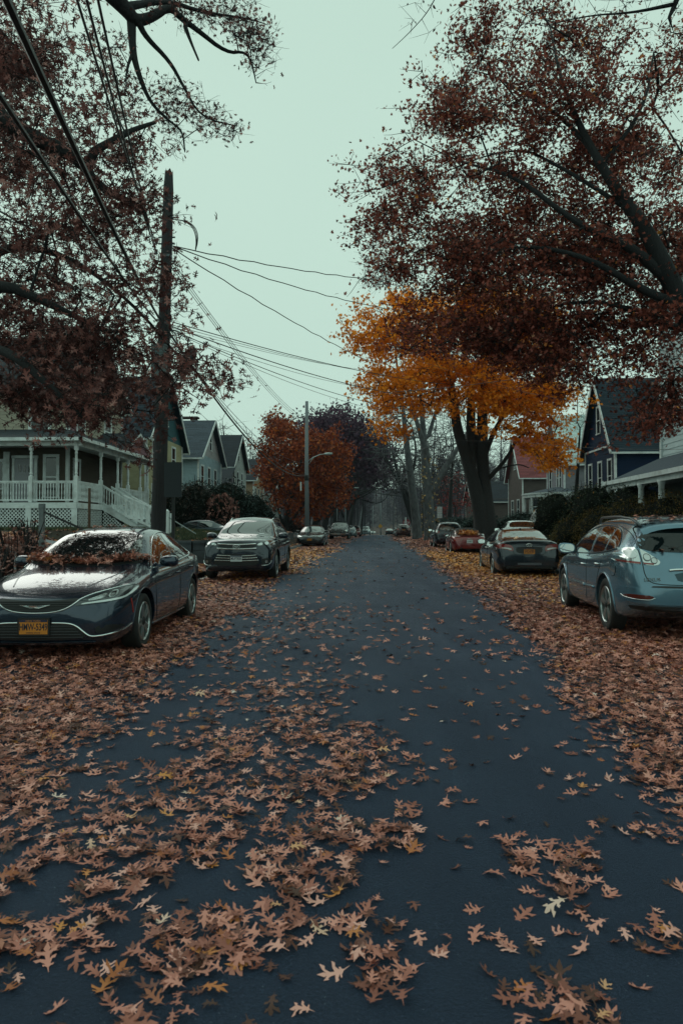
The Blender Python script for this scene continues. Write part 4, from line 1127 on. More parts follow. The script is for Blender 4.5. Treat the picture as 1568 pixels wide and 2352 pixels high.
for sg in (-1, 1):
    q = c.ray((sg * .62, .34), 'rear', .0)[0]
    e = MB(); e.tube([q + Vector((0, .15, -.03)), q + Vector((0, -.035, -.03))], .036, 12, cap=False); e.tube([q + Vector((0, .14, -.03)), q + Vector((0, -.02, -.03))], .030, 12)
    e.build('exhaust_pipe', mat('exhaust_steel', (.12, .13, .13), .3, .9), c.root, True)
c.handle(2.58, .86); c.handle(3.40, .90)
c.mirrors(1.78, 1.03, size=1.05)
c.arches(rad=.008)
t_ = MB(); t_.tube([(0, c.L / 2 - 3.35, 1.42), (0, c.L / 2 - 3.40, 1.455), (0, c.L / 2 - 3.46, 1.44)], [.03, .018, .008], 6); t_.build('roof_antenna', m_black, c.root, True)
text_obj('lettering', 'SE', .045, m_chrome, c.root, badge_frame(c, 'rear', .52, .77, .008).translation, badge_frame(c, 'rear', .52, .77, .008).to_3x3(), .002)

# ================= red roadster
p_red = paint('paint_wine_red', (.16, .012, .016), .3)
c = Car('parked_car', 'wine red roadster with black soft top covered in orange leaves', TT, p_red, (6.60, 36.6, float(zr(36)) - .10), R(-3.5), group='cars parked along the right kerb')
AU = c
c.wheels(5, True, .70)
soft = mat('soft_top', (.006, .008, .009), .75)
c.patch('soft_top', [(-.60, 3.30), (0, 3.38), (.60, 3.30), (.57, 2.9), (.565, 2.3), (.53, 2.02), (0, 1.98), (-.53, 2.02), (-.565, 2.3), (-.57, 2.9)], 'top', soft, .012, 2, .08)
c.patch('windshield', [(-.66, 1.36), (0, 1.26), (.66, 1.36), (.53, 1.96), (0, 1.92), (-.53, 1.96)], 'top', m_glass, .005, 2, .07)
side_windows(c, [[(1.55, .93), (1.85, 1.10), (2.2, 1.20), (2.65, 1.16), (2.72, .93)]])
c.patch('soft_top_side', [(2.70, .945), (2.68, 1.20), (2.95, 1.09), (3.25, .965)], 'L', soft, .010, 1, .06, both=True)
c.seams([[(1.5, .86), (1.42, .65), (1.5, .35), (1.6, .24), (2.7, .23)], [(2.86, .90), (2.85, .6), (2.72, .25)]], 0, 0)
c.patch('tail_light', [(.42, .80), (.55, .85), (.70, .84), (.78, .78), (.76, .68), (.60, .655), (.46, .70)], 'rear', m_red, .006, 2, .04, both=True)
plate(c, 'rear', 0, .665, 'A34-MEY', 'white', off=.02)
M = badge_frame(c, 'rear', 0, .80, .02); mb = MB()
for i in range(4): oval(mb, (-.075 + .05 * i, 0), .032, .032, .0045, M, 18)
mb.build('badge', m_chrome, c.root, True)
M = badge_frame(c, 'rear', -.44, .745, .02); text_obj('lettering', 'TT', .07, m_chrome, c.root, M.translation + Vector((.05, -.0, 0)), M.to_3x3(), .003, bold=.002)
c.strip('spoiler', [(-.45, 3.93), (0, 3.97), (.45, 3.93)], 'top', m_black, .014, .012)
c.patch('bumper_valance', [(-.62, .30), (0, .28), (.62, .30), (.58, .21), (-.58, .21)], 'rear', m_black, .01, 1, .06)
for x in (-.42,):
    q = c.ray((x, .33), 'rear', 0)[0]; e = MB(); e.tube([q + Vector((0, .1, 0)), q + Vector((0, -.04, 0))], .05, 14, cap=False); e.tube([q + Vector((0, .1, 0)), q + Vector((0, -.02, 0))], .042, 14)
    e.build('exhaust_pipe', mat('exhaust_steel', (.12, .13, .13), .3, .9), c.root, True)
c.mirrors(1.70, .97); c.arches(rad=.008); c.handle(2.6, .76, p_red)

def simple_car(label, S, pm, X, Y, rot, group, facing, cat='car', plate_kind=None, detail=True, dz=0.0, ms=1.0, name='parked_car'):
    c = Car(name, label, S, pm, (X, Y, float(zr(Y)) - .05 + dz), R(rot), cat=cat, group=group, cut=detail)
    a, w, h = S['sx']
    suv = S['H'] / S['W'] > .85
    base = SUV if suv else CAMRY
    zt = (lambda z: z * h)
    if suv:
        c.patch('windshield', [(x * w, t * a) for x, t in ws], 'top', m_glass, .005, 2, .12, r=.12)
        side_windows(c, [[(t * a, z * h) for t, z in pl] for pl in ([(1.52, 1.11), (1.85, 1.33), (2.2, 1.50), (2.62, 1.55), (2.66, 1.11)], [(2.72, 1.555), (3.55, 1.55), (3.60, 1.15), (2.76, 1.115)], [(3.66, 1.545), (4.2, 1.49), (4.42, 1.36), (4.38, 1.22), (3.70, 1.16)])])
        c.patch('rear_window', [(x * w, z * h) for x, z in [(-.66, 1.18), (0, 1.14), (.66, 1.18), (.58, 1.54), (0, 1.58), (-.58, 1.54)]], 'rear', m_glass, .005, 2, .1)
        c.patch('tail_light', [(x * w, z * h) for x, z in [(.62, 1.10), (.80, 1.14), (.88, 1.05), (.86, .92), (.64, .96)]], 'rear', m_red, .006, 1, .06, both=True)
        c.patch('headlight', [(x * w, z * h) for x, z in [(.52, .86), (.56, .94), (.86, 1.0), (.90, .93), (.80, .86)]], 'front', m_lampc, .006, 1, .06, both=True)
        c.patch('grille', [(x * w, z * h) for x, z in [(-.46, .90), (.46, .90), (.42, .70), (-.42, .70)]], 'front', m_black, .005, 1, .08)
        mz, mt = 1.16 * h, 1.62 * a
    else:
        c.patch('windshield', [(x * w, t * a) for x, t in [(-.70, 1.50), (-.4, 1.38), (0, 1.35), (.4, 1.38), (.70, 1.50), (.55, 2.14), (0, 2.08), (-.55, 2.14)]], 'top', m_glass, .005, 2, .1, r=.12)
        side_windows(c, [[(t * a, z * h) for t, z in pl] for pl in ([(1.68, 1.0), (2.02, 1.20), (2.4, 1.335), (2.70, 1.36), (2.74, 1.01)], [(2.82, 1.36), (3.3, 1.335), (3.60, 1.27), (3.62, 1.06), (2.84, 1.02)])])
        c.patch('rear_window', [(x * w, t * a) for x, t in [(-.62, 4.15), (0, 4.22), (.62, 4.15), (.53, 3.5), (0, 3.42), (-.53, 3.5)]], 'top', m_glass, .005, 2, .1)
        c.patch('tail_light', [(x * w, z * h) for x, z in [(.50, .93), (.80, .96), (.84, .86), (.52, .82)]], 'rear', m_red, .006, 1, .06, both=True)
        hl_ = c.patch('headlight', [(x * w, z * h) for x, z in [(.42, .66), (.50, .73), (.84, .79), (.87, .73), (.75, .66)]], 'front', m_lampd, .006, 1, .05, both=True)
        for sg_, o_ in zip((1, -1), hl_):
            c.patch('lamp_reflector', [(sg_ * x * w, z * h) for x, z in [(.50, .68), (.56, .72), (.80, .755), (.80, .70)]], 'front', m_lampc, .011, 1, .05, parent=o_)
        c.patch('grille', [(x * w, z * h) for x, z in [(-.42, .69), (.42, .69), (.40, .45), (-.40, .45)]], 'front', m_black, .005, 1, .08)
        mz, mt = 1.04 * h, 1.80 * a
    if detail: c.wheels(5, False, .68); c.mirrors(mt, mz); c.arches(rad=.008)
    else:
        for yw in (c.L / 2 - S['wf'], c.L / 2 - S['wf'] - S['wb']):
            for sg in (-1, 1):
                M = Matrix.Translation((sg * (S['W'] / 2 - .2), yw, S['wr'])) @ Matrix.Rotation(sg * R(90), 4, 'Y')
                q = MB(); q.lathe([(S['wr'], 0), (S['wr'], .205)], 20, M); wh = q.build('wheel', m_tyre, c.root)
                q = MB(); q.lathe([(S['wr'] * .6, .2), (S['wr'] * .55, .212), (0, .215)], 14, M); q.build('rim', m_rim, wh)
    return c

GL, GR = 'cars parked along the left kerb', 'cars parked along the right kerb'
p_blk = paint('paint_black', (.008, .013, .018), .4)
c = simple_car('black sedan facing us in front of the grey lamp pole', rescale(SEDAN, 4.9, 1.86, 1.45), p_blk, -1.96, 47.0, 177, GL, 'front')
c.strip('chrome_trim', [(-.84, .745), (-.5, .70), (0, .675), (.5, .70), (.84, .745)], 'front', m_chrome, .016, .01)
M = badge_frame(c, 'front', 0, .62, .03); mb = MB()
mb.tube([M @ Vector(p) for p in [(-.05, .05, 0), (-.03, -.05, 0)]], .008, 5); mb.tube([M @ Vector(p) for p in [(.05, .05, 0), (.03, -.05, 0)]], .008, 5); mb.tube([M @ Vector(p) for p in [(-.035, -.0, 0), (.035, -.0, 0)]], .008, 5)
mb.build('badge', m_chrome, c.root)
plate(c, 'front', 0, .50, 'KRD-7216', 'orange', off=.03, bottom='')

# dark hatch in front of the roadster (its rear shows past the red car)
p_navy = paint('paint_dark_navy', (.012, .018, .028), .5)
c = simple_car('dark compact SUV with pale sky on its roof, ahead of the red roadster', rescale(SUV, 4.45, 1.82, 1.66, wr=.34), p_navy, 6.72, 44.0, -3, GR, 'rear', cat='car')
c.patch('tail_light', [(.70, 1.16), (.79, 1.14), (.82, .98), (.72, .95)], 'rear', m_lampw, .012, 1, .05, both=True)
# maroon SUV with its tail to us, far right
p_mar = paint('paint_maroon', (.045, .010, .010), .4)
c = simple_car('dark maroon SUV with its tail to us near the stop sign', rescale(SUV, 4.6, 1.86, 1.66, wr=.35), p_mar, 7.85, 87.5, -2.5, GR, 'rear')
plate(c, 'rear', 0, .95, 'HVT-4093', 'orange', off=.03, bottom='')
c = simple_car('black car just beyond the dark maroon SUV', rescale(CAMRY, 4.6, 1.8, 1.48), p_blk, 8.2, 94, -3, GR, 'rear', detail=False)
c = simple_car('pale grey wagon tail on at the crest, right of the yellow sign', rescale(SUV, 4.7, 1.85, 1.62), paint('paint_pale_grey', (.22, .27, .29), .4), 11.3, 138, -3, GR, 'rear', detail=False, dz=.05)
c = simple_car('small dark car at the crest left of the pale grey wagon', rescale(CAMRY, 4.6, 1.8, 1.44), p_blk, 10.5, 150, -3, GR, 'rear', detail=False, dz=.1)

# pickup facing us
PICK = rescale(SUV, 5.4, 2.0, 1.80, wr=.38)
k = PICK['sx']
PICK['top'] = [(0, .95), (.03, 1.05), (.1, 1.10), (.4, 1.13), (1.1, 1.16), (1.35, 1.2), (1.75, 1.5), (2.0, 1.72), (2.3, 1.79), (3.0, 1.80), (3.3, 1.75), (3.4, 1.4), (3.45, 1.18), (3.7, 1.16), (5.2, 1.16), (5.36, 1.1), (5.4, .9)]
PICK['cant'] = [(0, .6, .9), (.1, .74, 1.06), (.4, .84, 1.10), (1.2, .86, 1.14), (1.75, .78, 1.44), (2.1, .70, 1.64), (2.9, .69, 1.68), (3.25, .72, 1.6), (3.45, .80, 1.14), (3.8, .84, 1.13), (5.2, .84, 1.13), (5.4, .7, .86)]
PICK['sh'] = [(0, .8), (.1, .98), (.5, 1.05), (1.4, 1.08), (3.4, 1.10), (5.2, 1.1), (5.4, .8)]
PICK['bot'] = [(0, .45), (.1, .40), (.5, .38), (5.0, .42), (5.4, .5)]
PICK['plan'] = [(0, .84), (.04, .90), (.12, .95), (.4, .98), (1, 1), (5.2, .98), (5.4, .93)]
c = Car('parked_pickup', 'dark pickup truck with heavy chrome cross grille, behind the black sedan', PICK, paint('paint_dark_grey', (.03, .04, .05), .5), (-.12, 70.8, float(zr(70)) - .04), R(177), cat='pickup truck', group=GL)
c.wheels(5, False, .62); c.mirrors(1.75, 1.3, size=1.5); c.arches(rad=.02)
c.patch('windshield', [(-.78, 1.50), (0, 1.40), (.78, 1.50), (.64, 2.02), (0, 1.97), (-.64, 2.02)], 'top', m_glass, .005, 2, .1)
side_windows(c, [[(1.8, 1.15), (2.1, 1.55), (2.45, 1.62), (2.5, 1.17)], [(2.6, 1.62), (3.15, 1.58), (3.25, 1.2), (2.6, 1.18)]])
g = c.patch('grille', [(-.52, 1.04), (.52, 1.04), (.48, .74), (-.48, .74)], 'front', m_black, .005, 1, .08)
for z in (1.03, .95, .87, .79): c.strip('grille_bar', [(-.5, z), (.5, z)], 'front', m_chrome, .018, .012, parent=g)
c.patch('headlight', [(.58, 1.0), (.86, 1.0), (.88, .84), (.60, .82)], 'front', m_lampc, .006, 1, .06, both=True)
c.patch('bumper', [(-.92, .70), (.92, .70), (.90, .50), (-.90, .50)], 'front', m_chrome, .05, 1, .1, thick=.06)
plate(c, 'front', 0, .60, 'GMB-5518', 'white', off=.07)
cap = MB(); cap.box((0, c.L / 2 - 2.25, 1.84), (.62, .12, .03)); cap.build('light_bar', m_black, c.root)

c = simple_car('small blue-grey hatchback behind the dark pickup', rescale(SUV, 4.1, 1.72, 1.45, wr=.31), paint('paint_blue_grey', (.07, .11, .13), .4), .95, 82, 177, GL, 'front', detail=False)
c = simple_car('dull red car behind the small blue-grey hatchback', rescale(CAMRY, 4.5, 1.8, 1.5), paint('paint_dull_red', (.14, .03, .03), .3), 1.75, 93, 177, GL, 'front', detail=False)
c = simple_car('silver van at the crest between red car and white pickup', rescale(SUV, 4.8, 1.9, 1.8), paint('paint_silver', (.2, .26, .29), .5), 4.6, 131, 177, GL, 'front', detail=False)
PW = dict(PICK)
c = Car('white_pickup', 'white pickup crossing the far end of the street side on', PW, paint('paint_white', (.70, .75, .75), 0), (10.9, 272, gz(10.9, 272) + .0), R(90), cat='pickup truck', cut=False)
side_windows(c, [[(1.8, 1.15), (2.1, 1.55), (2.45, 1.62), (2.5, 1.17)], [(2.6, 1.62), (3.15, 1.58), (3.25, 1.2), (2.6, 1.18)]])
for yw in (c.L / 2 - PW['wf'], c.L / 2 - PW['wf'] - PW['wb']):
    for sg in (-1, 1):
        M = Matrix.Translation((sg * .80, yw, .38)) @ Matrix.Rotation(sg * R(90), 4, 'Y'); q = MB(); q.lathe([(.38, 0), (.38, .22)], 20, M); q.build('wheel', m_tyre, c.root)
# car on the lawn drive behind the retaining wall
X_, Y_ = -8.2, 33.5
c = simple_car('dark blue-grey car parked side on beyond the lawn, half hidden by grey SUV', rescale(CAMRY, 4.6, 1.78, 1.46), paint('paint_steel_blue', (.028, .048, .060), .4), X_, Y_, 78, None, 'side')
c.root.location = (-7.9, 37.6, .52)
# white car roof beyond the dark sedan, white van by the hedge
p_wh = paint('paint_white', (.70, .75, .75), 0)
c = simple_car('white car standing in the driveway, only its roof showing above the dark sedan', rescale(CAMRY, 4.6, 1.8, 1.50), p_wh, 8.2, 31.0, -8, None, 'rear')
c.root.location = (8.3, 32.0, .36)
VAN = rescale(SUV, 5.0, 1.95, 2.1, wr=.34)
VAN['top'] = [(0, .85), (.05, 1.0), (.2, 1.1), (.7, 1.2), (1.0, 1.35), (1.4, 1.7), (1.8, 1.98), (2.2, 2.07), (3.2, 2.1), (4.6, 2.06), (4.85, 1.95), (4.92, 1.6), (4.96, 1.2), (5, .9)]
VAN['cant'] = [(0, .6, .8), (.2, .76, 1.05), (.9, .84, 1.25), (1.4, .8, 1.6), (1.9, .76, 1.85), (3, .76, 1.93), (4.6, .77, 1.9), (4.88, .78, 1.75), (4.96, .8, 1.1), (5, .7, .85)]
c = Car('parked_van', 'white van parked beside the dark hedge', VAN, p_wh, (11.6, 38.0, .62), R(-4), cat='van', cut=False)
c.patch('tail_light', [(.80, 1.05), (.87, 1.05), (.88, .80), (.80, .78)], 'rear', m_red, .006, 1, .06, both=True)
c.patch('rear_window', [(-.6, 1.75), (.6, 1.75), (.66, 1.25), (-.66, 1.25)], 'rear', m_glass, .006, 2, .1)
for yw in (c.L / 2 - VAN['wf'], c.L / 2 - VAN['wf'] - VAN['wb']):
    for sg in (-1, 1):
        M = Matrix.Translation((sg * .78, yw, .34)) @ Matrix.Rotation(sg * R(90), 4, 'Y'); q = MB(); q.lathe([(.34, 0), (.34, .205)], 20, M); q.build('wheel', m_tyre, c.root)

# ---- leaves lying on cars
def car_leaves(c, label, n, fn, size=.11, m=m_leaf, kind='oak2', tilt=(.0, .9), curl=.4):
    P_ = []
    inv = Matrix.Translation(c.root.location) @ Matrix.Rotation(c.root.rotation_euler[2], 4, 'Z')
    for _ in range(n):
        x, t, h = fn()
        q = c.ray((x, t), 'top', .012 + h)[0]; P_.append(inv @ q)
    o = leaves('fallen_leaves', np.array([tuple(p) for p in P_]), size, m, kind, tilt, curl=curl)
    return tag(o, label, 'fallen leaves', kind='stuff')
def f1():
    x = random.uniform(-.80, .80); base = 1.40 + .22 * (abs(x) / .72) ** 2 + (.0 if random.random() < .85 else random.uniform(-.12, .1))
    return x, base + random.gauss(0, .035), abs(random.gauss(0, .018))
car_leaves(CH, 'brown leaves heaped where the hood meets the windshield of the nearest sedan', 250, f1, .095, tilt=(.1, 1.1))
car_leaves(CH, 'few brown leaves stuck on the roof of the nearest sedan', 22, lambda: (random.uniform(-.5, .5), random.uniform(2.15, 3.3), 0), .09, tilt=(0, .3))
car_leaves(LX, 'brown leaves along the roof of the pale blue SUV', 110, lambda: (random.uniform(-.5, .5), random.triangular(3.2, 4.25, 4.1), random.uniform(0, .01)), .09, tilt=(0, .4), kind='oak')
car_leaves(LX, 'leaves caught at the foot of the rear window of the pale blue SUV', 26, lambda: (random.uniform(-.6, .6), random.uniform(4.53, 4.60), 0), .08, tilt=(0, .5), kind='oak')
car_leaves(AU, 'orange leaves heaped behind the soft top of the red roadster', 420, lambda: (random.triangular(-.6, .6, 0), random.triangular(2.95, 3.75, 3.3), random.uniform(0, .10)), .15, m_leaf_o, 'maple')
car_leaves(CA, 'single orange maple leaf on the trunk of the dark slate sedan', 2, lambda: (-.30 + random.uniform(0, .03), 4.33, .02), .17, m_leaf_o, 'maple', (.5, .9))
car_leaves(CA, 'few small leaves by the rear window of the dark slate sedan', 5, lambda: (.12 + random.uniform(-.12, .12), 4.31, 0), .08, m_leaf, 'oak')
# ------------------------------------------------------------------ houses
m_glassw = mat('window_glass', (.012, .018, .022), .05, spec=.8, var=.3, vscale=1.5)
m_white = mat('white_trim', (.66, .72, .73), .55, var=.12, vscale=3, dirt=(.28, .29, .28), dscale=2.5, damt=.5)
def siding_mat(name, col): return mat(name, col, .7, spec=.15, var=.10, vscale=1.2, stretch=(1, 1, 3), dirt=tuple(x * .6 for x in col), dscale=1.1, damt=.4)
def roof_mat(name, col):
    if name in MATS: return MATS[name]
    m = mat(name, col, .85, var=.35, vscale=14, stretch=(1, 1, 1), bump=.5, bscale=60, island=[(0, tuple(c * .75 for c in col)), (.5, col), (1, tuple(c * 1.25 for c in col))])
    return m

class House:
    def __init__(s, name, label, A, B, depth, sgn, wall, roofm, z0, ze, zr_, gable=None, trim=None, lap=.13, oh=.45, cat='house', upper=None, zsplit=None, group=None):
        s.sgn = sgn; s.W = (Vector((B[0], B[1])) - Vector((A[0], A[1]))).length; s.D = depth; s.z0 = 0
        ang = math.atan2(B[1] - A[1], B[0] - A[0]) - math.pi / 2
        s.root = empty(name, label, cat, (A[0], A[1], z0), ang, group)
        s.ze = ze - z0; s.zr = zr_ - z0; s.trim = trim or m_white; s.wallm = wall; s.lap = lap; s.oh = oh
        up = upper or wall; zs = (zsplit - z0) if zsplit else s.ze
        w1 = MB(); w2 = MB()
        def course(mb, z, u0, u1, face):
            h = lap; b = .022
            if face == 'near': f = lambda u, d, zz: (sgn * u, -d, zz)
            else: f = lambda u, d, zz: (-sgn * d, u, zz)
            mb.add([f(u0, b, z), f(u1, b, z), f(u1, .004, z + h), f(u0, .004, z + h), f(u0, 0, z), f(u1, 0, z)], [(0, 1, 2, 3), (4, 5, 1, 0)])
        z = .0
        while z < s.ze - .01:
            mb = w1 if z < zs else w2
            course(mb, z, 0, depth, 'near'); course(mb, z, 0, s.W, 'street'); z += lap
        # gable
        gb = MB(); half = s.W / 2
        while z < s.zr - .1:
            k = (s.zr - z - lap * .5) / (s.zr - s.ze); k = min(1, k)
            course(gb, z, half - half * k, half + half * k, 'street'); z += lap
        core = MB()
        x1 = sgn * depth
        core.add([(0, .0, 0), (x1, 0, 0), (x1, s.W, 0), (0, s.W, 0), (0, 0, s.ze), (x1, 0, s.ze), (x1, s.W, s.ze), (0, s.W, s.ze), (0, half, s.zr - .03), (x1, half, s.zr - .03)],
                 [(0, 1, 5, 4), (1, 2, 6, 9, 5), (2, 3, 7, 6), (3, 0, 4, 8, 7), (4, 5, 9, 8), (6, 7, 8, 9), (0, 3, 2, 1)])
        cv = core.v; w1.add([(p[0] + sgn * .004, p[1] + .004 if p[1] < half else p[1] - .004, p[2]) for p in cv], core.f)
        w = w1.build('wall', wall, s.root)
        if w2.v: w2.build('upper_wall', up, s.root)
        gb.build('gable', gable or up, s.root)
        # corner boards, fascia, rakes
        for (x, y) in ((0, 0), (0, s.W), (sgn * depth, 0)):
            tr = MB(); tr.box((x - sgn * .0, y, s.ze / 2), (.07, .07, s.ze / 2 - .02)); tr.build('corner_board', s.trim, s.root)
        s.roof(roofm)
    def roof(s, m, far=True):
        sgn = s.sgn; half = s.W / 2; oh = s.oh
        slope = (s.zr - s.ze) / half
        r = MB()
        x0 = -sgn * oh; x1 = sgn * (s.D + .3)
        for sd in (0, 1):
            y0, ya = (-oh, half) if sd == 0 else (s.W + oh, half)
            L = math.hypot(half + oh, (half + oh) * slope); n = max(8, int(L / .17))
            zlow = s.ze - oh * slope + .10
            for i in range(n):
                a = i / n; b = (i + 1) / n
                ya_, yb_ = y0 + (ya - y0) * a, y0 + (ya - y0) * b
                za, zb = zlow + (s.zr + .10 - zlow) * a, zlow + (s.zr + .10 - zlow) * b
                # strips of shingles, each its own island
                k = int(s.D / .9) + 1
                off = random.random() * .9
                xs = [x0] + [x0 + sgn * (off + .9 * j) for j in range(k + 2) if abs(off + .9 * j) < abs(x1 - x0)] + [x1]
                for p, q in zip(xs[:-1], xs[1:]):
                    jz = random.uniform(0, .004)
                    r.add([(p, ya_, za + .018 + jz), (q, ya_, za + .018 + jz), (q, yb_, zb + jz), (p, yb_, zb + jz), (p, ya_, za - .01), (q, ya_, za - .01)], [(0, 1, 2, 3), (4, 5, 1, 0)])
            r.add([(x0, y0, zlow - .03), (x1, y0, zlow - .03), (x1, ya, s.zr + .07), (x0, ya, s.zr + .07)], [(0, 1, 2, 3)])
        s.roofo = r.build('roof', m, s.root)
        t = MB()
        for sd in (0, 1):
            y0 = -oh if sd == 0 else s.W + oh
            zlow = s.ze - oh * slope + .02
            t.beam((x0 - sgn * .02, y0, zlow), (x0 - sgn * .02, half, s.zr + .02), .05, .22, up=(0, 0, 1))
            t.beam((x0, y0 + (.02 if sd == 0 else -.02), zlow), (x1, y0 + (.02 if sd == 0 else -.02), zlow), .10, .12)
        t.build('roof_trim', s.trim, s.root)
    def pt(s, face, u, z, d=0):
        return Vector((s.sgn * u, -d, z)) if face == 'near' else Vector((-s.sgn * d, u, z))
    def window(s, face, u, z, w, h, tm=None, sash=True, name='window'):
        """u, z centre; z above the house base"""
        f = MB()
        def bar(u0, u1, z0, z1, d0, d1):
            a = s.pt(face, u0, z0, d0); b = s.pt(face, u1, z1, d1)
            f.box(tuple((a + b) / 2), tuple(abs(x) / 2 for x in (b - a)))
        fw = .10
        bar(u - w / 2 - fw, u + w / 2 + fw, z + h / 2, z + h / 2 + .13, .0, .055)
        bar(u - w / 2 - fw - .03, u + w / 2 + fw + .03, z - h / 2 - .07, z - h / 2, .0, .085)
        bar(u - w / 2 - fw, u - w / 2, z - h / 2, z + h / 2, .0, .05); bar(u + w / 2, u + w / 2 + fw, z - h / 2, z + h / 2, .0, .05)
        if sash:
            bar(u - w / 2, u + w / 2, z - .03, z + .03, .02, .040)
            for a in (-1, 1): bar(u + a * (w / 2 - .02) - .02, u + a * (w / 2 - .02) + .02, z - h / 2, z + h / 2, .02, .036)
        o = f.build(name, tm or s.trim, s.root)
        p = MB(); a = s.pt(face, u - w / 2, z - h / 2, .027); b = s.pt(face, u + w / 2, z - h / 2, .027); c_ = s.pt(face, u + w / 2, z + h / 2, .027); d_ = s.pt(face, u - w / 2, z + h / 2, .027)
        p.quad(a, b, c_, d_); p.build('pane', m_glassw, o)
        return o

sd_yel = siding_mat('siding_cream', (.36, .33, .27)); sd_pink = mat('scallop_pink', (.20, .095, .125), .6, var=.2, vscale=9, bump=.7, bscale=18)
rf_dark = roof_mat('roof_charcoal', (.014, .020, .030)); rf_teal = roof_mat('roof_teal', (.008, .022, .038)); rf_gray = roof_mat('roof_grey', (.045, .062, .085))
rf_red = roof_mat('roof_dull_red', (.21, .055, .062)); rf_pale = roof_mat('roof_pale', (.50, .62, .62))

# ---- first house on the left, with the wrap porch
zb1 = 1.50
h1 = House('porch_house', 'cream house with porch shade painted on its wall, wraparound white porch behind the nearest sedan', (-12.4, 30.9), (-12.1, 37.4), 13, -1, siding_mat('siding_porch_shade', (.085, .070, .055)), rf_dark, zb1, 8.15, 11.05, gable=sd_pink, lap=.14, upper=sd_yel, zsplit=5.3)  # lower wall coloured dark brown to carry the shade under the porch roof
for q in (1.3, 4.2, 7.3): h1.window('near', q, 5.05, .85, 1.45)
h1.window('street', 1.3, 5.0, .8, 1.5); h1.window('street', 4.6, 5.0, .8, 1.5); h1.window('street', 3.2, 8.0, .7, 1.1)
# pink scalloped corner panel
pk = MB()
for i in range(14):
    for j in range(7):
        cx = .06 + j * .14 + (.07 if i % 2 else 0); cz = 4.3 + i * .13
        pk.add([h1.pt('street', cx + a, cz + b, .045 - (b + .12) * .1) for a, b in ((-.07, .14), (-.07, -.04), (-.035, -.10), (.035, -.10), (.07, -.04), (.07, .14))], [(0, 1, 2, 3, 4, 5)])
pk.build('scallop_panel', sd_pink, h1.root)
FL = 2.57 - zb1; YP = -2.5   # porch floor above base, near edge in local y
XO = 1.55                    # porch edge towards the street
po = MB()
po.add([(-13, YP, FL), (XO, YP, FL), (XO, 0, FL), (-13, 0, FL)], [(0, 1, 2, 3)])
po.add([(0, 0, FL + .001), (XO, 0, FL + .001), (XO, 6.8, FL + .001), (0, 6.8, FL + .001)], [(0, 1, 2, 3)])
po.build('porch_floor', mat('porch_floor', (.10, .11, .11), .6), h1.root)
bm_ = MB()
bm_.box((-5.75, YP - .02, FL - .13), (7.3, .04, .12)); bm_.box((XO + .02, .45, FL - .132), (.04, 2.93, .12)); bm_.box((XO + .02, 5.2, FL - .132), (.04, 1.6, .12))
bm_.build('porch_beam', m_white, h1.root)
PH = 2.62
def turned_post(parent, x, y, z0, h, name='porch_post', r=.055):
    q = MB(); q.box((x, y, z0 + .55), (.075, .075, .55)); q.lathe([(.065, 1.10), (.045, 1.16), (.07, 1.20), (.05, 1.26), (.062, 1.6), (.05, 2.0), (.07, 2.06), (.045, 2.12), (.065, 2.18)], 12, Matrix.Translation((x, y, z0)))
    q.box((x, y, z0 + (2.18 + h) / 2), (.07, .07, (h - 2.18) / 2)); return q.build(name, m_white, parent)
def baluster(mb, x, y, z, h, r=.022):
    mb.lathe([(r, 0), (r, h * .15), (r * .6, h * .2), (r * 1.25, h * .4), (r * .7, h * .62), (r * 1.1, h * .8), (r, h)], 6, Matrix.Translation((x, y, z)), cap=False)
posts_n = [-10.6, -8.0, -5.4, -2.9, -.45, XO - .08]
for x in posts_n: turned_post(h1.root, x, YP + .08, FL, PH)
for y in (.15, 2.2, 3.6, 5.4, 6.6): turned_post(h1.root, XO - .08, y, FL, PH)
def railing(parent, p0, p1, h=.88, gap=.115, slope=False, name='railing'):
    p0 = Vector(p0); p1 = Vector(p1); n = max(1, int((p1 - p0).length / gap))
    q = MB(); up = Vector((0, 0, 1))
    q.beam(p0 + up * h, p1 + up * h, .075, .05); q.beam(p0 + up * (h - .055), p1 + up * (h - .055), .04, .05); q.beam(p0 + up * .10, p1 + up * .10, .06, .06)
    for i in range(n):
        p = p0.lerp(p1, (i + .5) / n)
        baluster(q, p.x, p.y, p.z + .12, h - .20)
    return q.build(name, m_white, parent)
for a, b in zip(posts_n[:-1], posts_n[1:]): railing(h1.root, (a + .08, YP + .08, FL), (b - .08, YP + .08, FL))
railing(h1.root, (XO - .08, YP + .16, FL), (XO - .08, .08, FL))
railing(h1.root, (XO - .08, 2.3, FL), (XO - .08, 6.55, FL))
# stairs down to the street
st = MB(); n = 6; rise = FL / n
for i in range(n):
    z = FL - (i + 1) * rise; x = XO + .02 + i * .27
    st.box((x + .15, 1.17, z + rise * .85), (.15, .92, .02)); st.box((x + .28, 1.17, z + rise * .4), (.01, .90, rise * .42))
st.build('stair_tread', m_white, h1.root)
sx1 = XO + n * .27 + .1
for y in (.2, 2.15):
    q = MB(); q.add([(XO, y - .03, FL - .26), (XO, y - .03, FL + .04), (sx1, y - .03, .14), (sx1, y - .03, -.15), (XO, y + .03, FL - .26), (XO, y + .03, FL + .04), (sx1, y + .03, .14), (sx1, y + .03, -.15)],
                    [(0, 1, 2, 3), (7, 6, 5, 4), (0, 4, 5, 1), (1, 5, 6, 2), (2, 6, 7, 3), (3, 7, 4, 0)])
    q.build('stringer', m_white, h1.root)
for y in (.2, 1.2, 2.15):
    railing(h1.root, (XO, y, FL - .02), (sx1, y, -.02), h=.90, gap=.14, name='stair_rail')
    q = MB(); q.box((sx1 + .05, y, .45), (.065, .065, .55)); q.box((sx1 + .05, y, 1.02), (.085, .085, .02)); q.build('newel_post', m_white, h1.root)
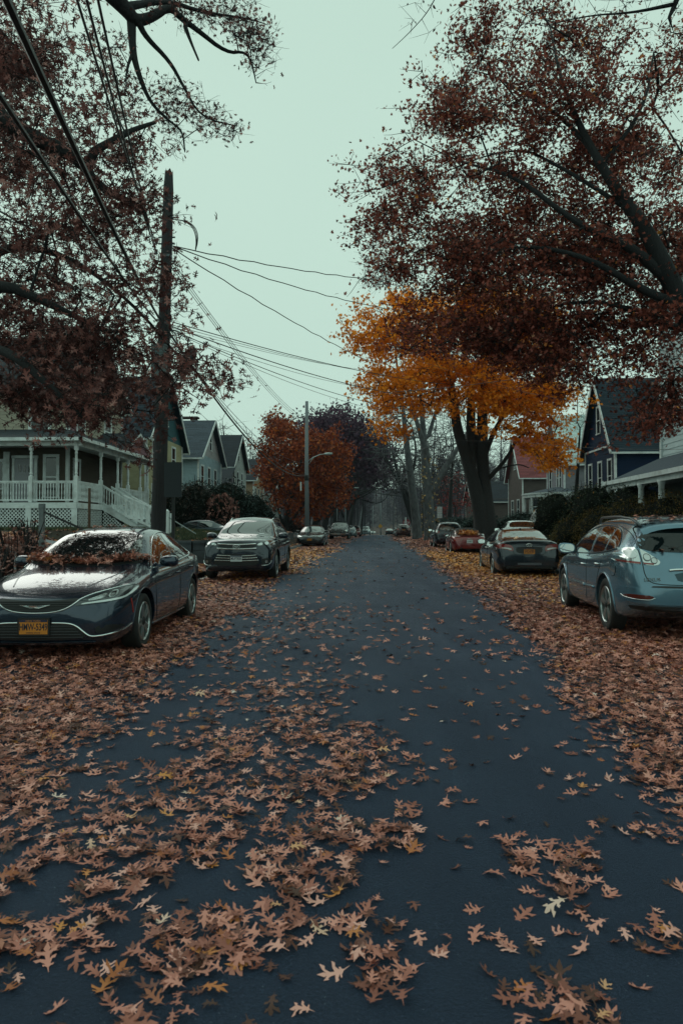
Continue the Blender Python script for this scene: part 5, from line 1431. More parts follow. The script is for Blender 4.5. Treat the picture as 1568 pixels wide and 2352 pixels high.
def lattice(parent, origin, du, W, H, clip=None):
    q = MB(); du = Vector(du); o = Vector(origin); nrm = du.cross(Vector((0, 0, 1)))
    sp = .155; k = int((W + H) / sp) + 1
    for sgn_, dd in ((1, 0.0), (-1, .010)):
        for i in range(-int(H / sp) - 1, k):
            # line u = i*sp + sgn*z
            pts = []
            u0 = i * sp if sgn_ > 0 else i * sp + H
            za, zb = 0.0, H
            def U(z): return u0 + sgn_ * z if sgn_ > 0 else u0 - z
            zs_ = [z for z in np.linspace(0, H, 41) if 0 <= U(z) <= W and (clip is None or z <= clip(U(z)))]
            if len(zs_) < 2: continue
            a, b = zs_[0], zs_[-1]
            q.beam(o + du * U(a) + Vector((0, 0, a)) + nrm * dd, o + du * U(b) + Vector((0, 0, b)) + nrm * dd, .008, .036, up=nrm.cross(Vector((1, 0, 1))) if False else (du * -sgn_ + Vector((0, 0, 1))))
    return q.build('lattice', m_white, parent)
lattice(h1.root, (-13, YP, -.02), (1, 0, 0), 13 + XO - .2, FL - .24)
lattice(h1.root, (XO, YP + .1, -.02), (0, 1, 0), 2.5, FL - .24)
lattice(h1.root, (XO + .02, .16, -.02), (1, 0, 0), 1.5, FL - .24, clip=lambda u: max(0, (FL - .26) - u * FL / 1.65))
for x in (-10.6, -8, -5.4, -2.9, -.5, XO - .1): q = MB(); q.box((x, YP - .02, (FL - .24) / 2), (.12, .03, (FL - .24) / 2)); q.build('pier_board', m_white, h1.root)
q = MB(); q.box((-6, -1.8, (FL - .3) / 2), (7, .01, FL / 2 - .1)); q.box((XO - .6, 1.5, (FL - .3) / 2), (.01, 3, FL / 2 - .1)); q.build('under_porch_shade', m_under, h1.root)  # black sheets behind the lattice stand in for shade under the porch
# porch roof: low slope up to the wall, wrapping round
ZE = FL + PH; pr = MB()
pr.add([(-13.4, YP - .35, ZE + .06), (XO + .35, YP - .35, ZE + .06), (.0, -.02, ZE + .80), (-13.4, -.02, ZE + .80), (-13.4, YP - .35, ZE - .02), (XO + .35, YP - .35, ZE - .02), (XO + .35, 7.1, ZE - .02), (XO + .35, 7.1, ZE + .06), (0, 7.1, ZE + .80)],
       [(0, 1, 2, 3), (1, 7, 8, 2)])
pr.build('porch_roof', rf_dark, h1.root)
q = MB()
q.box((-5.95, YP - .37, ZE - .02), (7.7, .03, .07)); q.box((XO + .37, 2.15, ZE - .022), (.03, 4.97, .07)); q.box((-5.9, YP + .08, ZE - .14), (7.6, .07, .11)); q.box((XO - .08, 2.2, ZE - .142), (.07, 4.75, .11))
q.add([(-13.4, YP - .34, ZE - .03), (XO + .34, YP - .34, ZE - .03), (XO + .34, 7.1, ZE - .03), (-13.4, 7.1, ZE - .03)], [(0, 1, 2, 3)])
q.build('porch_fascia', m_white, h1.root)
# entry pediment
q = MB(); y0, y1 = 1.9, 6.1
q.prism([(XO + .30, y0 + .2, ZE + .05), (XO + .30, y1 - .2, ZE + .05), (XO + .30, (y0 + y1) / 2, ZE + .95)], (-.8, 0, 0)); q.build('pediment', sd_pink, h1.root)
q = MB(); q.beam((XO + .36, y0, ZE + .02), (XO + .36, (y0 + y1) / 2, ZE + 1.1), .14, .10); q.beam((XO + .36, y1, ZE + .02), (XO + .36, (y0 + y1) / 2, ZE + 1.1), .14, .10); q.beam((XO + .36, y0, ZE + .02), (XO + .36, y1, ZE + .02), .10, .10); q.build('pediment_trim', m_white, h1.root)
q = MB(); q.add([(XO + .42, y0, ZE + .08), (XO + .42, (y0 + y1) / 2, ZE + 1.17), (0, (y0 + y1) / 2, ZE + 1.17), (0, y0, ZE + .08), (XO + .42, y1, ZE + .08), (0, y1, ZE + .08)], [(0, 1, 2, 3), (1, 4, 5, 2)]); q.build('pediment_roof', rf_dark, h1.root)
# doors and windows under the porch, boards there coloured darker for its shade
h1.window('near', 8.2, FL + 1.35, 3.2, 1.2, sash=False); h1.window('near', 4.2, FL + 1.35, 2.4, 1.2, sash=False)
h1.window('near', .75, FL + 1.25, .55, 1.8)
d = MB(); d.box((-1.95, -.05, FL + 1.05), (.46, .03, 1.03)); dr = d.build('door', mat('door_pale', (.30, .31, .34), .5), h1.root)
d = MB()
for i in range(3): d.box((-2.17 + i * .22, -.085, FL + 1.62), (.05, .006, .16))
d.build('door_light', m_glassw, dr)
d = MB(); d.box((-2.47, -.06, FL + 1.1), (.06, .05, 1.1)); d.box((-1.43, -.06, FL + 1.1), (.06, .05, 1.1)); d.box((-1.95, -.06, FL + 2.16), (.6, .05, .06)); d.box((-2.8, -.055, FL + 1.2), (.14, .04, 1.2)); d.build('door_frame', m_white, h1.root)
d = MB(); d.lathe([(.02, 0), (.13, -.03), (.14, -.06), (0, -.16)], 12, Matrix.Translation((-9.6, YP + 1.2, ZE - .1))); 
d.build('porch_lamp', mat('lamp_shell', (.5, .25, .16), .4), h1.root)
h1.window('street', .9, FL + 1.2, .6, 1.7)
# gable dormer peak that shows over the roof
d = MB(); d.prism([(.05, 4.2, 8.6), (.05, 5.6, 8.6), (.05, 4.9, 9.9)], (-1.2, 0, 0)); d.build('dormer', m_white, h1.root)

# ---- second house: teal shingle roof, teal gable, cream below
sd_teal = siding_mat('siding_teal', (.035, .105, .125)); sd_yel2 = siding_mat('siding_straw', (.40, .38, .24))
h2 = House('teal_gable_house', 'cream house with steep teal roof and teal shingled gable behind the utility pole', (-11.75, 41.0), (-11.4, 48.6), 10, -1, sd_yel2, rf_teal, 1.5, 7.3, 11.4, gable=sd_teal, lap=.15)
for u, z in ((1.4, 1.9), (3.0, 1.9), (5.4, 1.9), (1.5, 4.7), (3.2, 4.7), (5.6, 4.7)): h2.window('street', u, z, .75, 1.5)
h2.window('street', 3.8, 7.5, .8, 1.4); h2.window('near', 2, 1.9, .8, 1.4); h2.window('near', 2.2, 4.6, .8, 1.3)
# its front steps and balustrade by the lawn
fs = empty('front_steps', 'white balustraded wooden steps to the teal gabled house, beside the sign post', 'steps', (-6.6, 25.6, gz(-6.6, 25.6) - .05), R(3))
def saw_rail(x0, x1, y, z0, z1):
    q = MB(); n = 8; a = Vector((x0, y, z0)); b = Vector((x1, y, z1))
    q.beam(a + Vector((0, 0, .82)), b + Vector((0, 0, .82)), .09, .045); q.beam(a + Vector((0, 0, .12)), b + Vector((0, 0, .12)), .05, .08)
    for i in range(n):
        p = a.lerp(b, (i + .5) / n)
        prof = [(0, .04), (.12, .045), (.2, .02), (.32, .05), (.42, .02), (.55, .045), (.68, .04)]
        pts = [(p.x - w_, y, p.z + .13 + h_) for h_, w_ in prof] + [(p.x + w_, y, p.z + .13 + h_) for h_, w_ in reversed(prof)]
        q.prism(pts, (0, .02, 0))
    return q.build('balustrade', m_white, fs)
saw_rail(-1.55, .0, .0, .72, .02); saw_rail(-1.55, -.1, 1.25, .72, .02)
q = MB(); q.box((.07, 0, .45), (.075, .075, .50)); q.add([(.07 + a * .075, b * .075, .95) for a, b in ((-1, -1), (1, -1), (1, 1), (-1, 1))] + [(.07, 0, 1.03)], [(0, 1, 4), (1, 2, 4), (2, 3, 4), (3, 0, 4)]); q.build('newel_post', m_white, fs)
q = MB(); q.box((.0, 1.25, .45), (.06, .06, .45)); q.build('newel_post', m_white, fs)
q = MB()
for i in range(4): q.box((-.25 - i * .3, .62, .10 + i * .18), (.16, .6, .02)); q.box((-.12 - i * .3, .62, .0 + i * .18), (.01, .58, .09))
q.build('step', mat('step_grey', (.25, .28, .28), .7), fs)
q = MB(); q.tube([(.12, 0, .72), (1.2, -.35, .10)], .022, 8); tag(q.build('hand_rail', mat('galvanised', (.20, .23, .23), .4, .6), fs))

# ---- third house: pale blue, grey shingles
sd_blue = siding_mat('siding_pale_blue', (.32, .44, .50)); sd_lil = siding_mat('siding_lilac', (.40, .40, .42))
h3 = House('pale_blue_house', 'pale blue house with grey shingle roof, third on the left', (-11.0, 52.4), (-10.65, 60.2), 9, -1, sd_blue, rf_gray, 1.4, 7.2, 10.35, gable=sd_lil, lap=.16)
for u in (1.2, 3.4, 5.6): h3.window('street', u, 4.2, .8, 1.6); h3.window('street', u, 1.6, .8, 1.5)
h3.window('street', 3.9, 7.2, .7, 1.3); h3.window('near', 2, 4.0, .8, 1.4)
q = MB(); q.box((-5.6, 2.6, 8.75), (.35, .25, .1)); q.build('skylight', m_white, h3.root)
# ---- fourth: dark roof, big chimney, lilac below
sd_pur = siding_mat('siding_mauve', (.115, .10, .135)); sd_wh = siding_mat('siding_white', (.42, .47, .47))
h4 = House('chimney_house', 'mauve and white house with dark roof and broad brick chimney, fourth on the left', (-10.6, 65.4), (-10.25, 72.6), 9, -1, sd_pur, rf_dark, 1.3, 7.7, 10.9, gable=sd_wh, upper=sd_wh, zsplit=5.6, lap=.16)
for u in (1.2, 3.2, 5.4): h4.window('street', u, 2.4, .8, 1.6); h4.window('street', u, 5.2, .7, 1.3)
h4.window('street', 3.6, 7.6, .7, 1.1)
q = MB(); q.box((-5.3, 3.8, 9.9), (1.25, .45, .9)); q.box((-5.3, 3.8, 10.84), (1.35, .55, .06)); q.box((-6.1, 3.8, 11.15), (.2, .3, .27)); q.box((-4.5, 3.8, 11.15), (.2, .3, .27)); q.box((-5.3, 3.8, 11.5), (1.15, .45, .08))
q.build('chimney', mat('brick_dark', (.05, .035, .035), .85, var=.3, vscale=10), h4.root)
# lean-to roof towards us
q = MB(); q.add([(.5, -3.4, 4.2), (-6, -3.4, 4.2), (-6, 0, 6.3), (.5, 0, 6.3), (.5, -3.4, 4.05), (.5, 0, 6.15), (-6, -3.4, 4.05)], [(0, 1, 2, 3), (0, 3, 5, 4), (0, 4, 6, 1)]); q.build('porch_roof', rf_dark, h4.root)
q = MB(); q.add([(.2, -3.0, 0), (-6, -3.0, 0), (-6, -3.0, 4.3), (.2, -3.0, 4.3), (.2, 0, 0), (.2, 0, 6.1)], [(0, 1, 2, 3), (0, 3, 5, 4)]); q.build('side_wing', sd_pur, h4.root)
# ---- fifth and sixth
sd_och = siding_mat('siding_ochre', (.34, .25, .17))
h5 = House('ochre_house', 'small ochre clapboard house with dark roof, fifth on the left', (-10.3, 80), (-9.95, 87), 8, -1, sd_och, rf_dark, 1.2, 7.4, 9.9, lap=.17)
for u in (1.2, 3.4, 5.6): h5.window('street', u, 4.4, .8, 1.4); h5.window('street', u, 1.8, .8, 1.4)
h6 = House('white_house', 'white house almost hidden behind the red maple, sixth on the left', (-9.6, 95), (-9.2, 102), 8, -1, sd_wh, rf_dark, 1.0, 6.6, 9.0, lap=.17)
for u in (1.2, 3.4, 5.6): h6.window('street', u, 4.0, .8, 1.4); h6.window('street', u, 1.6, .8, 1.4)

# ---- right side: white house with a long porch
sd_wh2 = siding_mat('siding_pale_mint', (.50, .58, .60))
r1 = House('white_porch_house', 'pale clapboard house with long low porch at the right frame edge', (11.2, 13.0), (11.85, 25.2), 9, 1, sd_wh2, rf_dark, .75, 9.4, 12.5, lap=.20)
r1.window('street', 9.9, 5.6, .9, 1.7); r1.window('street', 11.4, 5.2, .5, 1.9); r1.window('street', 9.6, 1.6, 1.0, 1.7); r1.window('street', 7.5, 5.6, .9, 1.7)
q = MB(); zE = 3.15 - .75
q.add([(-2.1, -1, zE), (-2.1, 12.4, zE), (0, 12.4, zE + .95), (0, -1, zE + .95), (-2.1, -1, zE - .05), (-2.1, 12.4, zE - .05), (0, 12.4, zE - .05)], [(0, 1, 2, 3), (1, 5, 6, 2)])
q.build('porch_roof', rf_gray, r1.root)
q = MB(); q.box((-2.12, 5.7, zE - .02), (.04, 6.75, .07)); q.box((-1.95, 5.7, zE - .15), (.08, 6.6, .10)); q.box((-1.05, 12.35, zE - .05), (1.05, .05, .07)); q.add([(-2.1, -1, zE - .06), (-2.1, 12.4, zE - .06), (0, 12.4, zE - .06), (0, -1, zE - .06)], [(0, 1, 2, 3)]); q.build('porch_fascia', m_white, r1.root)
for y in (12.1, 10.6, 9.1, 7.5, 5.5): 
    q = MB(); q.lathe([(.13, 0), (.13, .08), (.10, .12), (.105, 1.0), (.085, zE - .35), (.12, zE - .28), (.12, zE - .2)], 14, Matrix.Translation((-1.95, y, 0))); q.build('porch_column', m_white, r1.root, True)
q = MB(); q.box((-1.0, 5.5, -.2), (1.1, 6.9, .2)); q.build('porch_floor', mat('porch_floor', (.10, .11, .11), .6), r1.root)
q = MB(); q.lathe([(.035, 0), (.035, 1.0)], 8, Matrix.Translation((-2.15, 12.3, zE - .9)) ); q.build('downpipe', m_white, r1.root)

# ---- navy house
sd_navy = siding_mat('siding_navy', (.006, .018, .052))
r2 = House('navy_house', 'navy blue gabled house with white window trim behind the hedge', (16.85, 42.0), (17.05, 47.6), 11, 1, sd_navy, rf_teal, .7, 6.75, 11.3, lap=.18, oh=.4)
for u in (.9, 2.7, 4.6): r2.window('street', u, 4.1, .62, 1.95)
r2.window('street', 2.9, 7.9, .6, 1.7)
q = MB(); q.beam((-.06, 0, 6.0), (-.06, 5.6, 6.0), .05, .12); q.build('belt_trim', m_white, r2.root)
# ---- grey clapboard house with pale roof and curved porch
sd_gr = siding_mat('siding_grey', (.235, .235, .265))
r3 = House('grey_clapboard_house', 'grey clapboard house with pale roof and curved white porch', (19.6, 60.0), (19.85, 65.8), 12, 1, sd_gr, rf_pale, .9, 7.7, 11.9, lap=.2)
for u in (1.2, 2.1): r3.window('street', u, 5.2, .5, 2.0)
r3.window('street', 4.6, 5.2, .7, 2.0)
q = MB(); q.box((-.02, 1.0, 3.3), (.09, 1.0, 3.3)) ; 
cp = MB(); n = 15; cx, cy, rr = .3, 1.5, 3.6
arc = [(cx - rr * math.sin(a), cy - rr * math.cos(a)) for a in np.linspace(R(-5), R(160), n)]
zE = 3.7
cp.add([(x, y, zE) for x, y in arc] + [(x * .2, y * .2 + cy * .8, zE + .6) for x, y in arc], [(i, i + 1, n + i + 1, n + i) for i in range(n - 1)]); cp.build('porch_roof', rf_gray, r3.root)
cp = MB()
for i in range(n - 1): cp.beam((*arc[i], zE - .05), (*arc[i + 1], zE - .05), .10, .14); cp.beam((arc[i][0] * .96, arc[i][1] * .96, zE - .25), (arc[i + 1][0] * .96, arc[i + 1][1] * .96, zE - .25), .2, .22)
cp.build('porch_fascia', m_white, r3.root)
for i in range(0, n, 2):
    q = MB(); q.lathe([(.13, .3), (.12, .4), (.11, zE - .5), (.14, zE - .36)], 12, Matrix.Translation((arc[i][0] * .95, arc[i][1] * .95 + .08, 0))); q.build('porch_column', m_white, r3.root, True)
# ---- brown house with dull red roof
sd_br = siding_mat('siding_brown', (.105, .085, .080))
r4 = House('red_roof_house', 'brown clapboard house with dull red roof and small dormer', (19.9, 75.0), (20.2, 82.5), 12, 1, sd_br, rf_red, .9, 7.5, 12.0, lap=.2)
r4.window('street', 2.2, 2.8, 1.1, 2.0); r4.window('street', 5.2, 2.8, 1.1, 2.0); r4.window('street', 3.8, 8.1, .8, 1.3); r4.window('near', 1.5, 3, .9, 1.8)
q = MB(); q.box((4.2, 1.35, 8.2), (1.2, .8, .75)); dm = q.build('dormer', m_white, r4.root)
q = MB(); q.box((4.2, .545, 8.25), (.75, .01, .5)); q.build('pane', m_glassw, dm)
r5 = House('dark_far_house', 'dark house half seen beyond the brown house, right of the big trunk', (19, 98), (19.3, 106), 10, 1, sd_br, rf_dark, .8, 5.6, 8.5, lap=.25)
q = MB(); q.box((4, -1.8, 1.3), (5, 1.5, .05)); q.build('porch_roof', rf_dark, r5.root)

# ------------------------------------------------------------------ retaining wall, fences, posts
m_block = mat('block_stone', (.052, .066, .078), .85, var=.35, vscale=2.5, bump=.5, bscale=35, dirt=(.10, .12, .125), dscale=3, damt=.5)
wv = MB()
path = [(-9.5, 22.62), (-8.2, 22.60), (-6.9, 22.56), (-5.7, 22.50), (-4.9, 22.48), (-4.55, 22.62), (-4.36, 22.95), (-4.30, 23.4), (-4.2, 25.2), (-4.05, 28), (-3.9, 31), (-3.7, 35), (-3.5, 39), (-3.2, 44)]
dense = []
for (a, b) in zip(path[:-1], path[1:]):
    a = Vector(a); b = Vector(b); k = max(1, int((b - a).length / .42))
    for i in range(k): dense.append((a.lerp(b, i / k), a.lerp(b, (i + 1) / k)))
for row in range(3):
    for i, (a, b) in enumerate(dense):
        if (i + row) % 2 == 0 and i % 1 == 0: pass
        z0 = float(zr(a.y)) + .12 + row * .24
        d = (b - a).normalized() * .006
        wv.beam((a.x + d.x, a.y + d.y, z0 + .12), (b.x - d.x, b.y - d.y, z0 + .12), .24 + .012 * (row == 1), .232)
for a, b in dense:
    z0 = float(zr(a.y)) + .12 + .72
    wv.beam((a.x, a.y, z0 + .035), (b.x, b.y, z0 + .035), .32, .08)
tag(wv.build('retaining_wall', m_block), 'low grey block retaining wall curving round the lawn behind the grey SUV', 'wall')

ps = empty('hand_rail_post', 'grey wooden post with cap and sloping dark rail before the porch lattice', 'post', (-7.45, 17.0, 1.1))
q = MB(); q.box((0, 0, .38), (.055, .055, .5)); q.box((0, 0, .93), (.062, .062, .06)); q.box((0, 0, .875), (.045, .045, .03)); q.build('post', mat('grey_wood', (.13, .16, .17), .7, var=.2, vscale=20), ps)
q = MB(); q.beam((.06, .0, .78), (1.15, .1, .28), .03, .05); q.build('rail', m_black, ps)
q = MB(); q.tube([(-6.42, 17.4, 1.0), (-6.42, 17.4, 2.5)], .035, 10)
tag(q.build('marker_post', mat('rust_brown', (.09, .055, .035), .7, var=.3, vscale=15)), 'thin rusty brown pipe standing before the porch stairs', 'post')

# flag on a pole
fg = empty('flag', 'small striped flag on a slanting staff above the grey SUV roof', 'flag', (-7.0, 60, 3.3))
q = MB(); q.tube([(-.3, 0, -.8), (.25, 0, 1.0)], .03, 6); q.build('staff', m_white, fg)
m_fr = mat('flag_red', (.22, .03, .03), .7); m_fw = mat('flag_white', (.5, .52, .52), .7); m_fb = mat('flag_blue', (.02, .03, .09), .7)
q = MB()
for i in range(9):
    q.mi = i % 2
    def ff(u, v): return (.18 - .75 * u * .9 + .10 * v, .06 * math.sin(u * 5), .75 - .9 * u * .55 - v * .95)
    for k in range(8): q.add([ff(k / 8, i / 9), ff((k + 1) / 8, i / 9), ff((k + 1) / 8, (i + 1) / 9), ff(k / 8, (i + 1) / 9)], [(0, 1, 2, 3)])
fl_ = q.build('flag_cloth', [m_fr, m_fw], fg)
q = MB(); q.add([tuple(np.array(ff(a, b)) + np.array((0, -.02, 0))) for a, b in ((0, 0), (.42, 0), (.42, .5), (0, .5))], [(0, 1, 2, 3)]); q.build('flag_canton', m_fb, fg)
# ------------------------------------------------------------------ utility poles and wires
m_pole = mat('pole_dark', (.026, .026, .030), .85, var=.5, vscale=9, stretch=(9, 9, .5), bump=1.0, bscale=16)
m_poleg = mat('pole_grey', (.19, .215, .235), .8, var=.25, vscale=9, stretch=(8, 8, .4), bump=.6, bscale=20)
m_wire = mat('wire_black', (.006, .008, .009), .5)
m_steel = mat('steel_grey', (.10, .125, .14), .45, .5)
up1 = empty('utility_pole', 'tall weathered dark wooden utility pole at left, split at its top', 'utility pole', (-4.86, 18.0, gz(-4.86, 18) - .1))
PB = Vector(up1.location)
top = P(388, 398, 18.0); lean = top - PB
q = MB(); n = 18; ring = []; k = 24
for i in range(k + 1):
    t = i / k; c_ = lean * t; r_ = .205 - .075 * t
    if i == k: r_ *= .80
    for j in range(n):
        a = 2 * math.pi * j / n; rr = r_ * (1 + .035 * math.sin(j * 7.3 + 1) + .02 * random.uniform(-1, 1) * .3)
        dz = 0
        if i == k: dz = -.04 if (j % 3) else .10
        ring.append((c_.x + math.cos(a) * rr, c_.y + math.sin(a) * rr, c_.z + dz))
fs_ = [(i * n + j, i * n + (j + 1) % n, (i + 1) * n + (j + 1) % n, (i + 1) * n + j) for i in range(k) for j in range(n)] + [tuple(k * n + j for j in range(n))]
q.add(ring, fs_); q.build('pole_shaft', m_pole, up1)
def onpole(dy, dx=0):   # point on the pole at display row dy
    t = (P(388, dy, 18).z - PB.z) / lean.z
    return lean * t
bx = onpole(835); q = MB(); q.box((bx.x - .03, bx.y - .26, bx.z), (.19, .09, .40)); q.box((bx.x - .03, bx.y - .26, bx.z + .41), (.20, .10, .015)); q.build('equipment_box', mat('box_grey', (.085, .12, .13), .5), up1)
cn = onpole(812); q = MB(); q.lathe([(.0, -.5), (.13, -.45), (.17, -.2), (.17, .15), (.10, .32), (0, .36)], 14, Matrix.Translation((cn.x + .62, cn.y + .2, cn.z - .1)) @ Matrix.Rotation(R(24), 4, 'Y')); q.build('splice_case', m_black, up1, True)
q = MB()
for dy in (500, 545, 560, 600, 735, 760, 775):
    a = onpole(dy); q.tube([a + Vector((-.22, 0, 0)), a + Vector((.22, 0, 0))], .022, 6)
for dy in (556, 580, 604):
    a = onpole(dy); q.lathe([(.02, -.06), (.055, -.05), (.03, -.02), (.055, 0), (.03, .03), (.055, .05), (.02, .06)], 10, Matrix.Translation(a + Vector((-.26, -.05, 0))))
for dy in (590, 700, 745, 790): 
    a = onpole(dy); q.lathe([(.155, -.03), (.158, .03)], 16, Matrix.Translation(a))
q.build('bracket', m_steel, up1)
for s_ in range(14):
    q = MB()
    g_ = random.Random(s_)
    a = onpole(738 + g_.uniform(0, 25)) + Vector((g_.choice((-.15, .15)), -.1, 0)); b = onpole(775 + g_.uniform(0, 60)) + Vector((g_.uniform(-.25, .5), -.12 + g_.uniform(-.1, .1), 0))
    m_ = a.lerp(b, .5) + Vector((g_.uniform(-.25, .35), -.1, g_.uniform(-.3, .1)))
    pts = [a * (1 - t) ** 2 + m_ * 2 * t * (1 - t) + b * t * t for t in np.linspace(0, 1, 9)]
    q.tube(pts, .012, 5); q.build('loose_cable', m_wire, up1)
for s_ in range(3):
    q = MB()
    a = onpole(508) + Vector((.1, -.1, 0)); e = onpole(565) + Vector((.14, 0, 0)); e = e.lerp(P(880, 632, 28) - PB, .075) - Vector((0, 0, .02 * s_)); m_ = a + Vector((.75 + .08 * s_, .2, .12)); 
    pts = [a * (1 - t) ** 2 + m_ * 2 * t * (1 - t) + e * t * t for t in np.linspace(0, 1, 10)]; q.tube(pts, .012, 5); q.build('loose_cable', m_wire, up1)

def wire(label, pts, sag, rad=.010, group='overhead wires', twist=False, n=26):
    """pts: world points; parabola sag between each pair"""
    out = []
    for (a, b) in zip(pts[:-1], pts[1:]):
        a = Vector(a); b = Vector(b)
        for i in range(n):
            t = i / n; p = a.lerp(b, t); p.z -= sag * 4 * t * (1 - t)
            if twist: p.z += .02 * math.sin(t * 70) ; p.x += .02 * math.cos(t * 70)
            out.append(p)
    out.append(Vector(pts[-1]))
    q = MB(); q.tube(out, rad, 5)
    return tag(q.build('overhead_wire', m_wire), label, 'wire', group)
def W1(dy, ox=0, oy=0): 
    a = onpole(dy); return PB + a + Vector((ox, oy, 0))
# three primaries that come from behind us at the upper left
def through(dx, dy, D, start, ext=1.25):
    p = P(dx, dy, D); return start + (p - start) * ext
for i, (dx, dd) in enumerate(((178, 575), (200, 580), (226, 560))):
    st_ = W1(dd + 16 * i - 10, -.25, -.05); wire(['thin wire, leftmost of three running from upper left to the dark pole', 'thin wire, middle of three running from upper left to the dark pole', 'thin wire, rightmost of three running from upper left to the dark pole'][i], [st_, through(dx, -20, 5.6, st_)], .12, .013)
st_ = W1(735, -.1, -.15); wire('thickest black cable sweeping from the top left corner down to the dark pole', [st_, through(22, -20, 4.2, st_)], .15, .030)
st_ = W1(742, -.15, -.15); wire('second thick cable entering at the left edge and ending at the dark pole', [st_, through(-10, 170, 4.4, st_)], .15, .020)
st_ = W1(752, -.18, -.15); wire('thin low wire running through the oak leaves to the dark pole', [st_, through(-10, 540, 6, st_)], .12, .007)
# three that go on to the second pole
P2 = P(704, 1230, 50); P2.z = gz(P2.x, 50)
def W2(dy, ox=0): return P(704, dy, 50) + Vector((ox, 0, 0))
for i in range(3):
    wire(['upper', 'middle', 'lower'][i] + ' wire of three descending steeply from the dark pole to the grey lamp pole', [W1(598 + 8 * i, .15), W2(962 + 5 * i, -.1)], .55, .010)
wire('heavy bundled cable sagging from the dark pole to the grey lamp pole', [W1(765, .15), W2(1092, -.1)], 1.15, .032)
wire('second heavy cable sagging beside the bundle to the grey lamp pole', [W1(770, .18), W2(1090, -.1)], .95, .016)
wire('thin wire looping under the cables to the grey lamp pole', [W1(778, .18), W2(1062, -.1)], .9, .010)
# service drops over the street to the right
drops = [(565, 880, 632, 28, .25, 'twisted black cable, topmost of the drops crossing to the red maple'), (565, 872, 690, 30, .35, 'twisted black cable, second of the drops crossing to the red maple'), (570, 815, 805, 34, .25, 'twisted black cable falling to the yellow maple')]
for dy, ex, ey, D, sg, lb in drops:
    a = W1(dy, .14); b = P(ex, ey, D); e = a + (b - a) * 1.5; wire(lb, [a, e], sg, .016, 'service cables over the street', twist=True)
lo = [(738, 890, 846, 30), (745, 870, 840, 34), (748, 860, 872, 30), (752, 850, 828, 36), (755, 850, 895, 30), (758, 845, 905, 32), (760, 860, 862, 34)]
nm = ['topmost', 'second', 'third', 'fourth', 'fifth', 'sixth', 'seventh']
for k, (dy, ex, ey, D) in enumerate(lo):
    a = W1(dy, .15); b = P(ex, ey, D); e = a + (b - a) * 1.8
    wire('%s of the low wires fanning right from the dark pole' % nm[k], [a, e], .35 + .06 * k, [.014, .008, .016, .007, .012, .008, .008][k], 'service cables over the street')
for k, (y0, y1, y2) in enumerate(((905, 868, 862), (770, 900, 955), (990, 1015, 1030))):
    wire(['dark cable crossing in front of the navy house roof', 'thin wire slanting across the red maple to the right edge', 'faint wire low across the grey clapboard house'][k], [P(800, y0, 34), P(1200, y1, 26), P(1640, y2, 18)], .12, [.012, .007, .006][k], 'wires at right')
for k in range(4):
    a = W1(772 + 4 * k, -.15); wire('%s of the short wires from the dark pole to the porch house' % nm[k], [a, P(230 + 20 * k, 815 + 12 * k, 27)], .1, .007, 'wires to the porch house')

up2 = empty('utility_pole', 'pale grey wooden pole with street lamp arm beside the black sedan', 'utility pole', tuple(P2))
hh = P(704, 922, 50).z - P2.z
q = MB(); q.tube([(0.05, 0, -.2), (0, 0, hh * .5), (.0, 0, hh)], [.165, .145, .115], 14); q.build('pole_shaft', m_poleg, up2, True)
z1 = P(704, 1056, 50).z - P2.z; z2 = P(766, 1043, 50).z - P2.z
q = MB(); q.tube([(.1, 0, z1 - .1), (.5, -.02, z1 + .18), (.95, -.04, z2 - .05), (1.3, -.05, z2)], .035, 8); q.tube([(.1, 0, z1 - .4), (.5, -.02, z1 + .16)], .02, 6); ar = q.build('lamp_arm', mat('lamp_arm', (.35, .42, .42), .4, .3), up2, True)
q = MB(); q.lathe([(.0, 0), (.07, .05), (.11, .3), (.08, .62), (0, .66)], 12, Matrix.Translation((1.25, -.05, z2 + .0)) @ Matrix.Rotation(R(88), 4, 'Y')); q.build('lamp_head', mat('lamp_arm', (.35, .42, .42), .4, .3), ar, True)
zt = P(704, 1098, 50).z - P2.z; q = MB(); q.lathe([(.15, -.2), (.18, -.1), (.18, .1), (.15, .2)], 12, Matrix.Translation((0, 0, zt))); q.build('splice_case', m_black, up2)
zt = P(704, 1117, 50).z - P2.z; q = MB(); q.box((-.42, -.05, zt), (.05, .04, .32)); q.build('meter_box', m_white, up2)

def far_pole(dx, D, dtop, label, m=m_poleg, r=.14, arms=(), lean=0.0, dbot=None):
    b = P(dx, 1225, D); b.z = gz(b.x, D); h = P(dx, dtop, D).z - b.z
    e = empty('utility_pole', label, 'utility pole', tuple(b), group='poles up the street')
    q = MB(); q.tube([(0, 0, -.3), (lean * .5, 0, h / 2), (lean, 0, h)], [r, r * .9, r * .75], 10); q.build('pole_shaft', m, e, True)
    for dy, L in arms:
        z = P(dx, dy, D).z - b.z; q = MB(); q.tube([(lean * z / h, 0, z - .25), (lean * z / h + L * .5, 0, z + .1), (lean * z / h + L, 0, z + .12)], .05, 6); a_ = q.build('lamp_arm', m_poleg, e)
        q = MB(); q.box((lean * z / h + L, 0, z + .11), (.28, .1, .05)); q.build('lamp_head', m_white, a_)
    return b + Vector((lean, 0, h))
t1 = far_pole(793, 92, 1085, 'pale pole with lamp arm above the dark pickup', arms=((1122, 1.5),))
far_pole(774, 84, 1120, 'thin pale pole among the dark trunks left of the pickup', r=.07)
far_pole(829, 108, 1118, 'dark leaning pole where the street crests', m=m_pole, lean=.5)
t2 = far_pole(824, 150, 1162, 'pale pole with curved lamp arm at the crest', arms=((1184, 3.2), (1170, -2.)), lean=.6)
far_pole(822, 128, 1160, 'slanting pale pole beside the lamp pole at the crest', lean=.9, r=.12)
